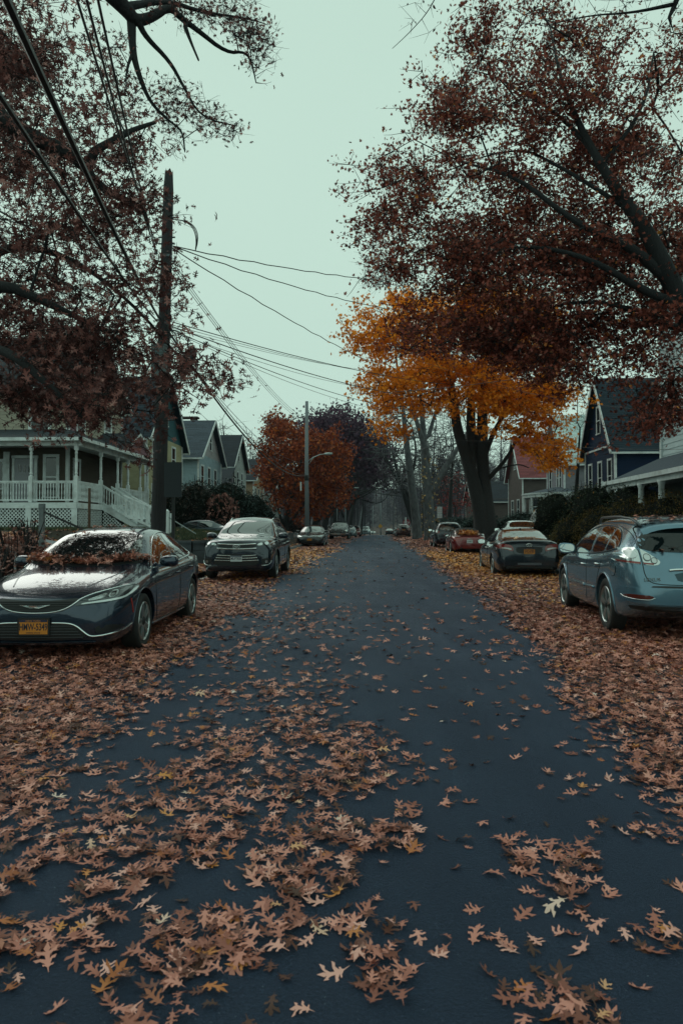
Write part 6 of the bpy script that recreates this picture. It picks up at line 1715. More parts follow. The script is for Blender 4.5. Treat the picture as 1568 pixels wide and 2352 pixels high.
t3 = far_pole(874, 165, 1154, 'lone pale pole behind the yellow diamond sign')
far_pole(856, 230, 1160, 'faint far pole on the park slope', r=.12)
wire('cable spanning the far street under the bare branches', [t1 + Vector((0, 0, -2.0)), P(960, 1143, 92)], .2, .05, 'far wires'); wire('thin wire from the crest lamp pole to the right', [t2 + Vector((0, 0, -.8)), P(1000, 1180, 100)], 1.2, .03, 'far wires')

# ------------------------------------------------------------------ signs
sg = empty('street_sign', 'dark back of a tall street sign on a steel post beside the dark pole', 'sign', tuple(P(398, 1228, 17.0)))
zb = sg.location.z; q = MB(); zt = P(398, 1060, 17).z - zb
q.beam((0, 0, -.5), (0, 0, zt), .075, .05); q.build('sign_post', mat('post_dark', (.010, .014, .015), .6), sg)
q = MB(); q.box((0, -.05, (P(0, 1062, 17).z + P(0, 1142, 17).z) / 2 - zb), (.22, .006, (P(0, 1062, 17).z - P(0, 1142, 17).z) / 2)); q.build('sign_panel', mat('sign_back', (.016, .024, .030), .5, .2), sg)
x_, y_ = P(1009, 1215, 45).x, 45
sg = empty('parking_sign', 'pair of small white parking signs on a post before the grey trunk', 'sign', (x_, y_, gz(x_, y_)))
z_a, z_b = P(0, 1164, 45).z - sg.location.z, P(0, 1190, 45).z - sg.location.z
q = MB(); q.tube([(0, 0, -.2), (0, 0, z_a)], .03, 6); q.build('sign_post', m_steel, sg)
for k, (a, b) in enumerate(((z_a, z_a - .42), (z_a - .44, z_b))):
    q = MB(); q.box((0, -.04, (a + b) / 2), (.16, .006, abs(a - b) / 2)); o = q.build('sign_panel', m_plate_w, sg)
    Rm = Matrix.Rotation(R(90), 3, 'X')
    m_sr = mat('sign_red', (.30, .05, .05), .5)
    for i, tx in enumerate(('NO', 'PARKING', '8AM-6PM') if k == 0 else ('NO', 'STOPPING', 'ANYTIME')): text_obj('sign_text', tx, .075, m_sr, o, Vector((0, -.048, a - .09 - i * .11)), Rm, .001, sx=.8)
sg = empty('stop_sign', 'red octagonal stop sign with white panel at the far right kerb', 'sign', (P(933, 1215, 106).x, 106, .6))
zc_ = P(0, 1201, 106).z - .6; q = MB(); q.tube([(0, 0, -.2), (0, 0, zc_ + .6)], .035, 6); q.build('sign_post', m_steel, sg)
oc = [(.62 * math.cos(R(22.5 + 45 * i)), -.03, zc_ + .62 * math.sin(R(22.5 + 45 * i))) for i in range(8)]
q = MB(); q.prism(oc, (0, .01, 0)); pn = q.build('sign_panel', mat('stop_red', (.22, .02, .03), .5), sg)
text_obj('sign_text', 'STOP', .48, m_plate_w, pn, Vector((0, -.036, zc_)), Matrix.Rotation(R(90), 3, 'X'), .002, sx=.8, bold=.01)
q = MB(); q.box((-.12, -.06, zc_ + .1), (.12, .005, .75)); q.build('post_panel', m_plate_w, sg)
sg = empty('warning_sign', 'small yellow diamond sign on the pole at the far end', 'sign', (P(873, 1222, 163).x, 163, gz(17, 163)))
zc_ = P(0, 1208.5, 163).z - sg.location.z; q = MB(); q.tube([(0, 0, -.2), (0, 0, zc_)], .05, 6); q.build('sign_post', m_steel, sg)
q = MB(); q.prism([(.55, -.05, zc_), (0, -.05, zc_ + .55), (-.55, -.05, zc_), (0, -.05, zc_ - .55)], (0, .02, 0)); q.build('sign_panel', mat('sign_yellow', (.55, .27, .03), .5), sg)
# ------------------------------------------------------------------ trees
def in_poly_np(x, y, poly):
    c = np.zeros(len(x), bool); n = len(poly)
    for i in range(n):
        x1, y1 = poly[i]; x2, y2 = poly[(i + 1) % n]
        if y1 == y2: continue
        k = ((y1 > y) != (y2 > y)) & (x < (x2 - x1) * (y - y1) / (y2 - y1) + x1)
        c ^= k
    return c

def blob(poly, D0, D1, n, seed, clump=0, csz=.5):
    """n world points whose outline, seen from the street, follows poly; D0..D1 is the crown's real depth. clump>0: gathered in clumps"""
    g = np.random.default_rng(seed)
    xs = [p[0] for p in poly]; ys_ = [p[1] for p in poly]
    out = []
    m = 0
    while m < n:
        x = g.uniform(min(xs), max(xs), n * 2); y = g.uniform(min(ys_), max(ys_), n * 2)
        k = in_poly_np(x, y, poly); x, y = x[k], y[k]; out.append(np.stack([x, y], -1)); m += len(x)
    q = np.concatenate(out)[:n]
    if clump:
        kc = max(3, n // clump); c_ = q[:kc]; q = c_[g.integers(0, kc, n)]
    D = g.uniform(D0, D1, n) if D1 > D0 else np.full(n, D0)
    if clump: D = g.uniform(D0, D1, kc)[g.integers(0, kc, n)] * 0 + np.interp((q[:, 0] * 7.13 + q[:, 1] * 3.71) % 97 / 97, [0, 1], [D0, D1])
    cp, sp = math.cos(PITCH), math.sin(PITCH)
    cx = (q[:, 0] - 784) / F; cy = (1176 - q[:, 1]) / F
    yy = cp - sp * cy; zz = sp + cp * cy; k = D / yy
    o = np.stack([cx * k, D, CAMZ + zz * k], -1)
    return o + g.normal(0, 1, o.shape) * (np.array([csz, csz, csz * .38]) if clump else .0055 * D[:, None])

def grow(limbs, targets, seg=.5, seed=0, bias=.35, jit=.12):
    """limbs: list of polylines [(x,y,z,r),...] already there; every target gets a twig path to the nearest part of the tree.
       returns nodes, parent, minimum radius"""
    g = np.random.default_rng(seed)
    N = []; par = []; rmin = []
    for k, lb in enumerate(limbs):
        q4 = [np.array(p, float) for p in lb]
        for _ in range(2 if len(q4) > 2 else 0):   # round the bends
            o4 = [q4[0]]
            for u4, v4 in zip(q4[:-1], q4[1:]): o4 += [u4 * .75 + v4 * .25, u4 * .25 + v4 * .75]
            q4 = o4 + [q4[-1]]
        pts = [p[:3] for p in q4]; rs = [p[3] for p in q4]
        prev = -1
        if k > 0:
            A = np.array(N); prev = int(np.argmin(((A - pts[0]) ** 2).sum(1)))
        for i in range(len(pts)):
            if i == 0:
                N.append(pts[0]); par.append(prev); rmin.append(rs[0]); prev = len(N) - 1; continue
            d = np.linalg.norm(pts[i] - pts[i - 1]); m = max(1, int(d / seg))
            for j in range(1, m + 1):
                t = j / m; N.append(pts[i - 1] * (1 - t) + pts[i] * t + (g.normal(0, jit * .3, 3) * min(1, d) if j < m else 0)); par.append(prev); rmin.append(rs[i - 1] * (1 - t) + rs[i] * t); prev = len(N) - 1
    cap = len(N) + len(targets) * 14 + 10
    A = np.zeros((cap, 3)); A[:len(N)] = N; n = len(N)
    plen = np.zeros(cap)
    base = A[:n].copy()
    dist = np.array([((base - t) ** 2).sum(1).min() for t in targets])
    order = np.argsort(dist + g.uniform(0, 1, len(targets)) * dist * .3)
    tips = []
    for ti in order:
        t = targets[ti]
        dd = np.sqrt(((A[:n] - t) ** 2).sum(1)) + bias * plen[:n]
        j = int(np.argmin(dd)); a = A[j]; L = np.linalg.norm(t - a)
        m = max(1, min(12, int(L / seg))); prev = j
        bend = g.normal(0, .10, 3) * L; bend[2] = abs(bend[2]) * .6
        for i in range(1, m + 1):
            u = i / m; p = a * (1 - u) + t * u + bend * 4 * u * (1 - u) * .5 + (g.normal(0, jit, 3) * min(seg, .5) if i < m else 0)
            A[n] = p; par.append(prev); rmin.append(0); plen[n] = plen[prev] + L / m; prev = n; n += 1
        tips.append(prev)
    return A[:n], np.array(par), np.array(rmin), np.array(tips)

def radii(par, rmin, tip=.008, ex=2.4):
    n = len(par); acc = np.zeros(n)
    for i in range(n - 1, -1, -1):
        if acc[i] == 0: acc[i] = tip ** ex
        if par[i] >= 0: acc[par[i]] += acc[i]
    r = acc ** (1 / ex)
    return np.where(rmin > 0, np.maximum(rmin, 0), r)

def skeleton_mesh(name, A, par, r, m, parent, nmax=9):
    kids = {}
    for i, p in enumerate(par): kids.setdefault(int(p), []).append(i)
    mb = MB(); stack = [i for i in kids.get(-1, [])]
    starts = [(None, i) for i in stack]
    while starts:
        pa, i = starts.pop()
        ch = [pa, i] if pa is not None else [i]
        cur = i
        while kids.get(cur):
            ks = sorted(kids[cur], key=lambda k: -r[k])
            for k in ks[1:]: starts.append((cur, k))
            cur = ks[0]; ch.append(cur)
        if len(ch) < 2: continue
        rr = [min(r[k], r[ch[1]] * 1.15) if j == 0 and pa is not None else r[k] for j, k in enumerate(ch)]
        if len(ch) > 1: rr[-1] *= .5
        big = max(rr)
        nn = nmax if big > .12 else (6 if big > .04 else (4 if big > .015 else 3))
        mb.tube([A[k] for k in ch], rr, nn, cap=False)
    return mb.build(name, m, parent, True)

def twigs(A, tips, n_per, length, seed, spread=1.0, droop=0.0):
    """short twig sprays at the tips; returns segments (a,b) and points along them"""
    g = np.random.default_rng(seed)
    T = np.repeat(tips, n_per); a = A[T]
    d = g.normal(0, 1, (len(T), 3)); d /= np.linalg.norm(d, axis=1)[:, None]; d[:, 2] = d[:, 2] * .6 - droop
    L = length * g.uniform(.4, 1.2, len(T))[:, None]
    b = a + d * L
    return a, b
def twig_mesh(name, a, b, rad, m, parent, kink=.12, seed=0):
    g = np.random.default_rng(seed)
    n = len(a); mid = (a + b) / 2 + g.normal(0, kink, (n, 3)) * np.linalg.norm(b - a, axis=1)[:, None]
    d = b - a; u = np.cross(d, [0.3, .2, 1.0]); u /= np.linalg.norm(u, axis=1)[:, None] + 1e-9; v = np.cross(d, u); v /= np.linalg.norm(v, axis=1)[:, None] + 1e-9
    vs = []
    for p, rr in ((a, rad), (mid, rad * .75), (b, rad * .35)):
        for k in range(3):
            t = 2 * math.pi * k / 3; vs.append(p + (u * math.cos(t) + v * math.sin(t)) * rr)
    V = np.stack(vs, 1).reshape(-1, 3)
    f = []
    for s_ in (0, 3):
        for k in range(3): f.append([s_ + k, s_ + (k + 1) % 3, s_ + 3 + (k + 1) % 3, s_ + 3 + k])
    Fc = (np.array(f)[None] + (np.arange(n) * 9)[:, None, None]).reshape(-1, 4)
    return np_mesh(name, V, Fc, m, parent)

bark_d = mat('bark_dark', (.020, .020, .021), .9, var=.4, vscale=6, stretch=(4, 4, 1), bump=1.0, bscale=14)
bark_n = mat('bark_near_black', (.010, .011, .013), .9, var=.4, vscale=6, stretch=(4, 4, 1), bump=1.0, bscale=14)
bark_g = mat('bark_grey', (.085, .09, .098), .9, var=.45, vscale=3, stretch=(2, 2, .7), bump=.8, bscale=12, dirt=(.16, .17, .18), dscale=2, damt=.6)
bark_m = mat('bark_mid', (.040, .040, .046), .9, var=.4, vscale=4, bump=.8, bscale=12)
lm_oak = mat('oak_leaf_maroon', (.1, .04, .04), .6, island=[(0, (.035, .014, .014)), (.4, (.10, .036, .034)), (.75, (.20, .074, .066)), (.93, (.36, .155, .135)), (1, (.5, .26, .23))], backlit=.22, spec=.25)
lm_red = mat('maple_leaf_maroon', (.1, .02, .02), .65, island=[(0, (.07, .017, .014)), (.4, (.19, .048, .034)), (.8, (.33, .088, .060)), (.955, (.38, .12, .10)), (.98, (.7, .24, .03)), (1, (.6, .4, .35))], backlit=.3, spec=.2)
lm_or = mat('maple_leaf_orange', (.5, .2, .03), .6, island=[(0, (.40, .115, .010)), (.3, (.68, .20, .012)), (.7, (.88, .28, .018)), (1, (.95, .36, .03))], backlit=.5, spec=.2)
lm_ro = mat('leaf_red_orange', (.3, .08, .04), .65, island=[(0, (.09, .022, .016)), (.4, (.22, .045, .022)), (.8, (.36, .075, .026)), (1, (.52, .16, .035))], backlit=.2, spec=.2)
lm_pu = mat('leaf_purple_far', (.05, .03, .05), .8, island=[(0, (.040, .026, .045)), (.6, (.085, .046, .075)), (1, (.13, .07, .10))], spec=.1, backlit=.2)
lm_rh = mat('leaf_evergreen', (.02, .04, .035), .45, island=[(0, (.010, .024, .022)), (.6, (.024, .048, .044)), (1, (.055, .09, .08))], spec=.12)
lm_hd = mat('leaf_hedge_dark', (.02, .03, .02), .5, island=[(0, (.010, .018, .011)), (.6, (.026, .040, .022)), (.975, (.055, .07, .036)), (.98, (.35, .14, .03)), (1, (.40, .25, .12))], spec=.12)
lm_ol = mat('leaf_hedge_olive', (.06, .05, .02), .6, island=[(0, (.035, .032, .012)), (.5, (.095, .072, .024)), (.92, (.16, .105, .03)), (.97, (.25, .10, .02)), (1, (.12, .08, .03))], spec=.1)
lm_rb = mat('leaf_rust', (.2, .08, .06), .6, island=[(0, (.10, .04, .035)), (.6, (.22, .09, .075)), (1, (.34, .16, .13))], spec=.3)

def tree(name, label, limbs, targets, leafmat=None, kind='oak', lsize=.11, nleaf=10, spread=.35, bark=bark_d, seg=.5, tip=.007, seed=1, tw=2, twl=.5, group=None, flat=.6, bias=.35, ex=2.4, hang=True, twr=.005, jit=.12, extra_leaf=None, trunkname='trunk'):
    b = limbs[0][0]
    root = empty(name, label, 'tree', (b[0], b[1], b[2]), 0, group)
    off = np.array(b[:3])
    A, par, rm, tips = grow(limbs, targets, seg, seed, bias, jit)
    r = radii(par, rm, tip, ex); A = A - off
    skeleton_mesh(trunkname, A, par, r, bark, root)
    g = np.random.default_rng(seed + 5)
    if tw:
        a, c_ = twigs(A, tips, tw, twl, seed)
        twig_mesh('twigs', a, c_, twr, bark, root, seed=seed)
    if leafmat is not None:
        k = len(tips) * nleaf
        if tw:
            i = g.integers(0, len(a), k); t = g.uniform(.2, 1.1, k)[:, None]
            pos = a[i] * (1 - t) + c_[i] * t + g.normal(0, 1, (k, 3)) * np.array([spread, spread, spread * flat]) * .5
        else:
            i = g.integers(0, len(tips), k); pos = A[tips[i]] + g.normal(0, 1, (k, 3)) * np.array([spread, spread, spread * flat])
        leaves('crown', pos, lsize, leafmat, kind, hang=hang, curl=.3, parent=root)
    return root

gp = lambda x, y: gz(x, y) - .15
# ---- big oak at the left edge: trunk just behind the nearest sedan, crown over the left of the frame
tx, ty = -5.40, 10.4
def L3(dx, dy, D, r): p = P(dx, dy, D); return (p.x, p.y, p.z, r)
oak_limbs = [[(tx, ty, gp(tx, ty), .42), (tx - .36, ty, 1.6, .32), (tx - .6, ty, 3.5, .29), (tx - .7, ty + .1, 6.0, .26), (tx - .6, ty + .3, 9.0, .20), (tx - .3, ty + .6, 12.5, .10)],
             [(tx - .7, ty + .1, 6.6, .20), L3(-40, 245, 10.5, .17), L3(60, 310, 10.6, .13), L3(180, 360, 10.8, .10), L3(225, 430, 11.0, .07), L3(330, 480, 11.3, .05)],
             [L3(220, 345, 10.8, .07), L3(300, 300, 11, .05), L3(360, 280, 11.2, .03)],
             [(tx - .65, ty, 4.6, .12), L3(-20, 640, 9.5, .09), L3(120, 700, 9.6, .05), L3(240, 760, 9.8, .03)],
             [(tx - .62, ty, 4.2, .10), L3(0, 790, 9.2, .07), L3(110, 880, 9.0, .045), L3(190, 960, 9.0, .02)],
             [(tx - .66, ty, 4.9, .10), L3(-10, 560, 11.5, .08), L3(150, 580, 12.2, .05), L3(300, 690, 12.8, .03), L3(420, 830, 13.0, .02)]]
Tg = [blob([(-500, 60), (70, 60), (110, 700), (-500, 760)], 13.5, 17, 150, 91, 8, .4), blob([(-60, -40), (200, -40), (215, 60), (190, 140), (170, 300), (60, 330), (-60, 300)], 8.5, 13, 150, 1, 9, .30),
      blob([(-60, 280), (240, 330), (300, 420), (215, 480), (-60, 470)], 9, 13, 110, 2, 8, .33),
      blob([(-60, 440), (200, 430), (330, 520), (360, 640), (350, 760), (330, 860), (200, 800), (-60, 800)], 8.8, 13, 275, 3, 8, .33),
      blob([(-60, 760), (250, 770), (390, 830), (410, 900), (330, 930), (240, 1000), (120, 960), (-60, 930)], 8.6, 12.5, 285, 4, 8, .33),
      blob([(340, 780), (450, 810), (480, 850), (550, 870), (545, 885), (450, 885), (380, 900)], 12, 13.2, 22, 5),
      blob([(230, 60), (300, 180), (330, 330), (370, 450), (360, 560), (300, 500), (250, 380), (200, 200)], 9.5, 12.5, 50, 6),
      blob([(370, 570), (410, 590), (405, 640), (370, 660), (340, 620)], 12, 13, 10, 66),
      blob([(250, 980), (340, 1000), (360, 1060), (300, 1060)], 11, 14, 8, 7)]
tree('oak_tree', 'large oak with dark maroon leaves filling the left edge, trunk behind the nearest sedan', oak_limbs, np.concatenate(Tg), lm_oak, 'oak2', .105, 17, .30, bark_n, .4, .006, 3, 3, .45, bias=.2)
# bare drooping branches of the same side, in front of the porch
# ---- oak limb overhead: tree stands outside the frame to the left
ox, oy = -6.2, 4.6
limb2 = [[(ox, oy, gp(ox, oy), .38), (ox, oy, 3, .30), (ox + .1, oy + .3, 6, .26), L3(140, -160, 7.2, .16), L3(240, -30, 7.6, .105), L3(290, 20, 7.8, .085), L3(312, 50, 7.9, .07), L3(350, 40, 8.0, .055), L3(390, 14, 8.1, .042), L3(420, 45, 8.2, .036), L3(450, 66, 8.3, .03), L3(520, 122, 8.5, .022), L3(565, 118, 8.6, .015), L3(580, 150, 8.7, .012), L3(588, 190, 8.7, .007)],
         [L3(302, 45, 7.9, .055), L3(305, 120, 7.9, .040), L3(320, 175, 7.9, .032), L3(345, 235, 8.0, .022), L3(385, 275, 8.1, .016), L3(420, 300, 8.1, .012), L3(425, 350, 8.1, .008)],
         [L3(318, 50, 7.9, .045), L3(335, 85, 8.0, .034), L3(390, 140, 8.2, .026), L3(420, 195, 8.3, .019), L3(460, 270, 8.4, .013), L3(545, 290, 8.5, .008)],
         [L3(295, 15, 7.8, .05), L3(380, 0, 8.2, .03), L3(470, 30, 8.4, .02), L3(560, 40, 8.6, .01), L3(610, 55, 8.7, .006)],
         [L3(305, 120, 7.9, .03), L3(290, 175, 7.8, .012)], [L3(425, 60, 8.2, .03), L3(440, 100, 8.2, .016), L3(457, 140, 8.2, .012)]]
gT = np.random.default_rng(4); Tb = [np.array([-5.5, -.5, 9.5]) + gT.normal(0, 1, (110, 3)) * np.array([3.2, 2.6, 1.8]), blob([(230, 0), (560, 0), (620, 60), (610, 120), (560, 100), (450, 50), (330, 20)], 7.4, 8.9, 170, 11), blob([(380, 180), (440, 190), (500, 250), (550, 280), (540, 310), (440, 310), (380, 290), (350, 240)], 7.9, 8.6, 120, 12),
      blob([(540, 60), (610, 60), (640, 110), (600, 200), (565, 120)], 8.3, 8.8, 50, 13), blob([(290, 150), (340, 170), (420, 290), (420, 350), (370, 350), (300, 250)], 7.7, 8.2, 40, 14), blob([(220, 60), (300, 70), (290, 140), (225, 120)], 7.5, 8, 8, 15)]
tree('oak_tree', 'nearly bare oak reaching over the street top left, few small leaves left', limb2, np.concatenate(Tb), lm_oak, 'oak', .06, 3, .14, bark_n, .16, .0030, 5, 4, .17, bias=.2, twr=.0022, jit=.18)
# ---- bare tree at right whose twigs hang into the top of the frame
bx_, by_ = 7.4, 5.2
limb3 = [[(bx_, by_, gp(bx_, by_), .3), (bx_, by_, 4, .22), (bx_ - .3, by_ + .6, 8, .14), L3(1600, -140, 9, .08), L3(1400, -120, 8.8, .05), L3(1180, -80, 8.2, .025), L3(1010, -30, 7.6, .008), L3(985, 25, 7.6, .005), L3(940, 75, 7.6, .004), L3(900, 112, 7.6, .003)],
         [L3(1600, -120, 9, .05), L3(1545, 20, 9.2, .035), L3(1535, 40, 9.2, .02)], [L3(1545, 10, 9.2, .03), L3(1450, 30, 9.3, .016), L3(1350, 35, 9.4, .010), L3(1250, 60, 9.4, .005)]]
Tc = [np.array([7.6, 6.0, 9.6]) + np.clip(gT.normal(0, 1, (300, 3)), -2, 2) * np.array([2.3, 1.9, .9]), blob([(1150, -30), (1560, -30), (1560, 70), (1400, 80), (1200, 70)], 8.6, 9.8, 60, 16), blob([(930, 30), (1000, -10), (990, 60), (945, 90)], 7.5, 7.7, 6, 17)]
tree('bare_tree', 'bare thin twigs reaching into the top right of the sky', limb3, np.concatenate(Tc), lm_oak, 'leafp', .05, 2, .08, bark_n, .2, .003, 6, 3, .22, bias=.2, twr=.0022)

# ---- big maroon maple on the right
mx, my = 9.6, 15.2
lm = [[(mx, my, gp(mx, my), .46), (mx - .05, my, 2.5, .36), (mx - .5, my, 4.6, .32), L3(1600, 780, 14.6, 0.232), L3(1545, 660, 14.2, 0.200), L3(1490, 540, 14.1, 0.160), L3(1410, 430, 14.2, 0.112), L3(1350, 330, 14.4, 0.076), L3(1290, 200, 14.8, 0.044), L3(1262, 60, 16, 0.016)],
      [L3(1530, 640, 14.2, 0.128), L3(1440, 560, 14.1, 0.096), L3(1330, 520, 14.3, 0.064), L3(1180, 400, 14.9, 0.040), L3(1060, 375, 16.6, 0.024), L3(950, 320, 17, 0.012)],
      [L3(1560, 700, 14.3, 0.112), L3(1480, 670, 14.1, 0.080), L3(1350, 590, 14.0, 0.056), L3(1200, 560, 14.4, 0.036), L3(1050, 600, 16.5, 0.016)],
      [L3(1590, 760, 15.2, 0.096), L3(1500, 740, 14.8, 0.064), L3(1400, 690, 14.6, 0.048), L3(1250, 700, 14.6, 0.024), L3(1120, 760, 14.8, 0.016)],
      [L3(1400, 410, 14.3, 0.064), L3(1310, 280, 14.6, 0.040), L3(1150, 180, 16.4, 0.024), L3(1080, 160, 16.6, 0.010)],
      [L3(1380, 380, 14.4, 0.048), L3(1480, 250, 14.3, 0.036), L3(1500, 120, 15, 0.016)],
      [L3(1440, 480, 14.2, 0.056), L3(1300, 390, 14.5, 0.040), L3(1180, 330, 16, 0.020), L3(960, 420, 16.4, 0.012)]]
Tm = [blob([(830, 480), (900, 440), (960, 560), (920, 700), (870, 600)], 14.5, 17, 40, 27, 9, .32), blob([(960, 800), (1060, 720), (1250, 780), (1330, 900), (1150, 870)], 14, 16, 44, 28, 8, .3), blob([(1130, 60), (1300, 40), (1400, 60), (1480, 50), (1600, 60), (1600, 330), (1250, 330), (1060, 300), (920, 290), (890, 260), (940, 230), (1010, 210), (1060, 150)], 14.2, 18, 430, 21, 10, .42),
      blob([(900, 250), (1000, 230), (1150, 300), (1600, 300), (1600, 620), (1250, 600), (960, 600), (900, 470), (830, 500), (840, 430), (900, 380), (930, 330)], 14.2, 18.5, 720, 22, 10, .42),
      blob([(900, 560), (1150, 500), (1400, 560), (1420, 700), (1360, 850), (1300, 790), (1250, 880), (1210, 800), (1140, 850), (1120, 760), (1060, 840), (1030, 740), (960, 780), (920, 700)], 14.2, 17.5, 640, 23, 9, .42),
      blob([(1250, 560), (1600, 560), (1600, 940), (1530, 1000), (1440, 1000), (1420, 930), (1380, 880), (1290, 850)], 14, 17, 430, 24, 10, .42),
      blob([(1050, 100), (1130, 20), (1280, 20), (1200, 120)], 15, 16.5, 40, 25, 8, .3),
      blob([(1060, 700), (1250, 700), (1260, 830), (1150, 860), (1060, 800)], 14, 15.5, 60, 26, 8, .3)]
tree('maple_tree', 'huge maroon leaved maple overhanging the right half of the picture', lm, np.concatenate(Tm), lm_red, 'maple', .105, 29, .26, bark_n, .5, .007, 7, 4, .60, bias=.2, flat=.35, twr=.0075)

# ---- orange maple behind the dark sedan
ox2, oy2 = 8.35, 40.0
b_ = gp(ox2, oy2)
lo_ = [[(ox2, oy2, b_, .80), (ox2 - .05, oy2, 1.4, .58), (ox2 - .2, oy2, 2.6, .44), L3(1075, 1060, 40, 0.357), L3(1050, 990, 40, 0.306), L3(1042, 930, 40, 0.255), L3(1030, 840, 40, 0.153), L3(1000, 720, 40, 0.076)],
       [(ox2 + .2, oy2, 1.2, .60), L3(1110, 1110, 40.3, 0.391), L3(1105, 1020, 40.3, 0.357), L3(1108, 940, 40.3, 0.289), L3(1110, 840, 40, 0.187), L3(1120, 740, 40, 0.085)],
       [L3(1080, 1080, 40, 0.340), L3(1082, 1000, 40.4, 0.306), L3(1080, 940, 40.5, 0.255), L3(1085, 880, 41, 0.170), L3(1060, 780, 41, 0.085)],
       [L3(1108, 1060, 40.3, 0.187), L3(1125, 1010, 40, 0.153), L3(1150, 960, 39.6, 0.119), L3(1180, 930, 39.2, 0.085), L3(1240, 880, 39, 0.043)],
       [L3(1115, 1105, 40.3, 0.153), L3(1140, 1080, 39.8, 0.128), L3(1165, 1050, 39.4, 0.102), L3(1190, 1000, 39, 0.068), L3(1230, 990, 38.8, 0.043), L3(1290, 1020, 38.6, 0.025)],
       [L3(1150, 1075, 39.8, 0.060), L3(1190, 1065, 39.5, 0.043), L3(1215, 1075, 39.3, 0.025)]]
To = [blob([(835, 715), (880, 680), (1000, 690), (1100, 640), (1250, 700), (1280, 800), (1290, 900), (1180, 960), (1060, 950), (960, 960), (885, 930), (845, 870), (825, 800)], 35.5, 44, 860, 31, 5, .62),
      blob([(840, 900), (900, 900), (920, 1000), (890, 1010), (850, 960)], 37, 42, 26, 32),
      blob([(1180, 900), (1290, 880), (1325, 950), (1300, 1000), (1220, 990), (1150, 990), (1130, 950)], 36, 41, 90, 33, 8, .7),
      blob([(1195, 1000), (1300, 1000), (1312, 1060), (1290, 1075), (1240, 1060), (1200, 1040)], 37, 40, 46, 34)]
tree('maple_tree', 'bright orange maple with thick dark forked trunk behind the dark slate sedan', lo_, np.concatenate(To), lm_or, 'maple', .23, 38, .50, bark_d, 1.0, .018, 8, 2, .9, bias=.2, twr=.012)
# bare spray left of it, in the sky
Ts = blob([(835, 600), (870, 570), (920, 600), (940, 680), (880, 690), (840, 660)], 47, 51, 60, 35)
# ---- grey barked bare trees behind
def bare(label, x, y, top, r, seed, polyD, n, bark=bark_m, tip=.028, tw=6, twl=1.6, limbs_extra=(), group='bare street trees', lf=None, nl=0, ls=.2, name='bare_tree', kind='leafp'):
    b = gp(x, y)
    limbs = [[(x, y, b, r * 1.25), (x, y, b + 1.2, r), (x + top[0] * .5, y, b + top[1] * .5, r * .75), (x + top[0], y, b + top[1], r * .3)]] + list(limbs_extra)
    T = np.concatenate([blob(*q) for q in polyD])
    return tree(name, label, limbs, T, lf, kind, ls, nl, .6, bark, 1.2, tip, seed, tw, twl, group=group, bias=.3, twr=tip * .55)
bare('pale grey barked tree with bare crown left of the thick orange maple trunk', P(988, 1200, 58).x, 58, (-.8, 13), .50, 41, [([(880, 780), (960, 700), (1060, 800), (1080, 1000), (1050, 1120), (900, 1000)], 54, 63, 170, 41)], 90, bark_g, limbs_extra=[[L3(988, 1130, 58, .32), L3(1030, 1060, 58, .24), L3(1070, 1000, 58.5, .14), L3(1090, 950, 59, .06)], [L3(985, 1060, 58, .28), L3(960, 980, 57.5, .20), L3(935, 900, 57, .10)], [L3(984, 1000, 58, .2), L3(1010, 920, 58.5, .1)]])
bare('second pale barked tree, close left of the first, with clinging yellow leaves', P(958, 1200, 66).x, 66, (-1.6, 15), .45, 42, [([(850, 900), (930, 860), (1000, 900), (1000, 1080), (900, 1140), (850, 1050)], 60, 72, 190, 42), ([(835, 600), (870, 570), (920, 600), (940, 680), (880, 690), (840, 660)], 64, 68, 50, 35)], 90, bark_g, lf=None)
bare('dark bare tree leaning over the far street from the right', P(956, 1200, 82).x, 82, (-2.8, 10), .42, 43, [([(850, 930), (960, 900), (970, 1100), (900, 1160), (850, 1100)], 76, 90, 170, 43)], 90, bark_n, limbs_extra=[[L3(949, 1150, 82, .28), L3(915, 1110, 82, .2), L3(885, 1050, 82, .1)], [L3(942, 1100, 82, .22), L3(958, 1040, 82, .14), L3(945, 980, 82, .07)]])
bare('slim dark bare tree behind the parking signs', P(1030, 1200, 72).x, 72, (.5, 10), .25, 44, [([(990, 960), (1060, 900), (1100, 1050), (1050, 1150), (1000, 1100)], 69, 78, 70, 44)], 90, bark_d)
bare('bare twiggy tree between the grey and navy houses', 17.0, 50, (.5, 8), .18, 46, [([(1290, 860), (1360, 840), (1370, 1000), (1310, 1010)], 46, 52, 55, 46)], 90, bark_n, tip=.010, twl=.9)
# ivy leaves that climb the pale trunks
g = np.random.default_rng(9); n = 240
a_ = g.uniform(0, 2 * np.pi, n); xx = P(988, 1200, 58).x + np.cos(a_) * .75; zz = g.uniform(.8, 7.5, n); yy = 58 + np.sin(a_) * .75
iv = leaves('climbing_ivy', np.stack([xx, yy, zz], -1), .24, mat('ivy_yellow', (.4, .3, .12), .6, island=[(0, (.10, .07, .04)), (.7, (.40, .24, .08)), (1, (.55, .45, .25))]), 'maple', (.6, 1.6))
tag(iv, 'yellowing ivy leaves climbing the pale grey trunk', 'ivy', kind='stuff')

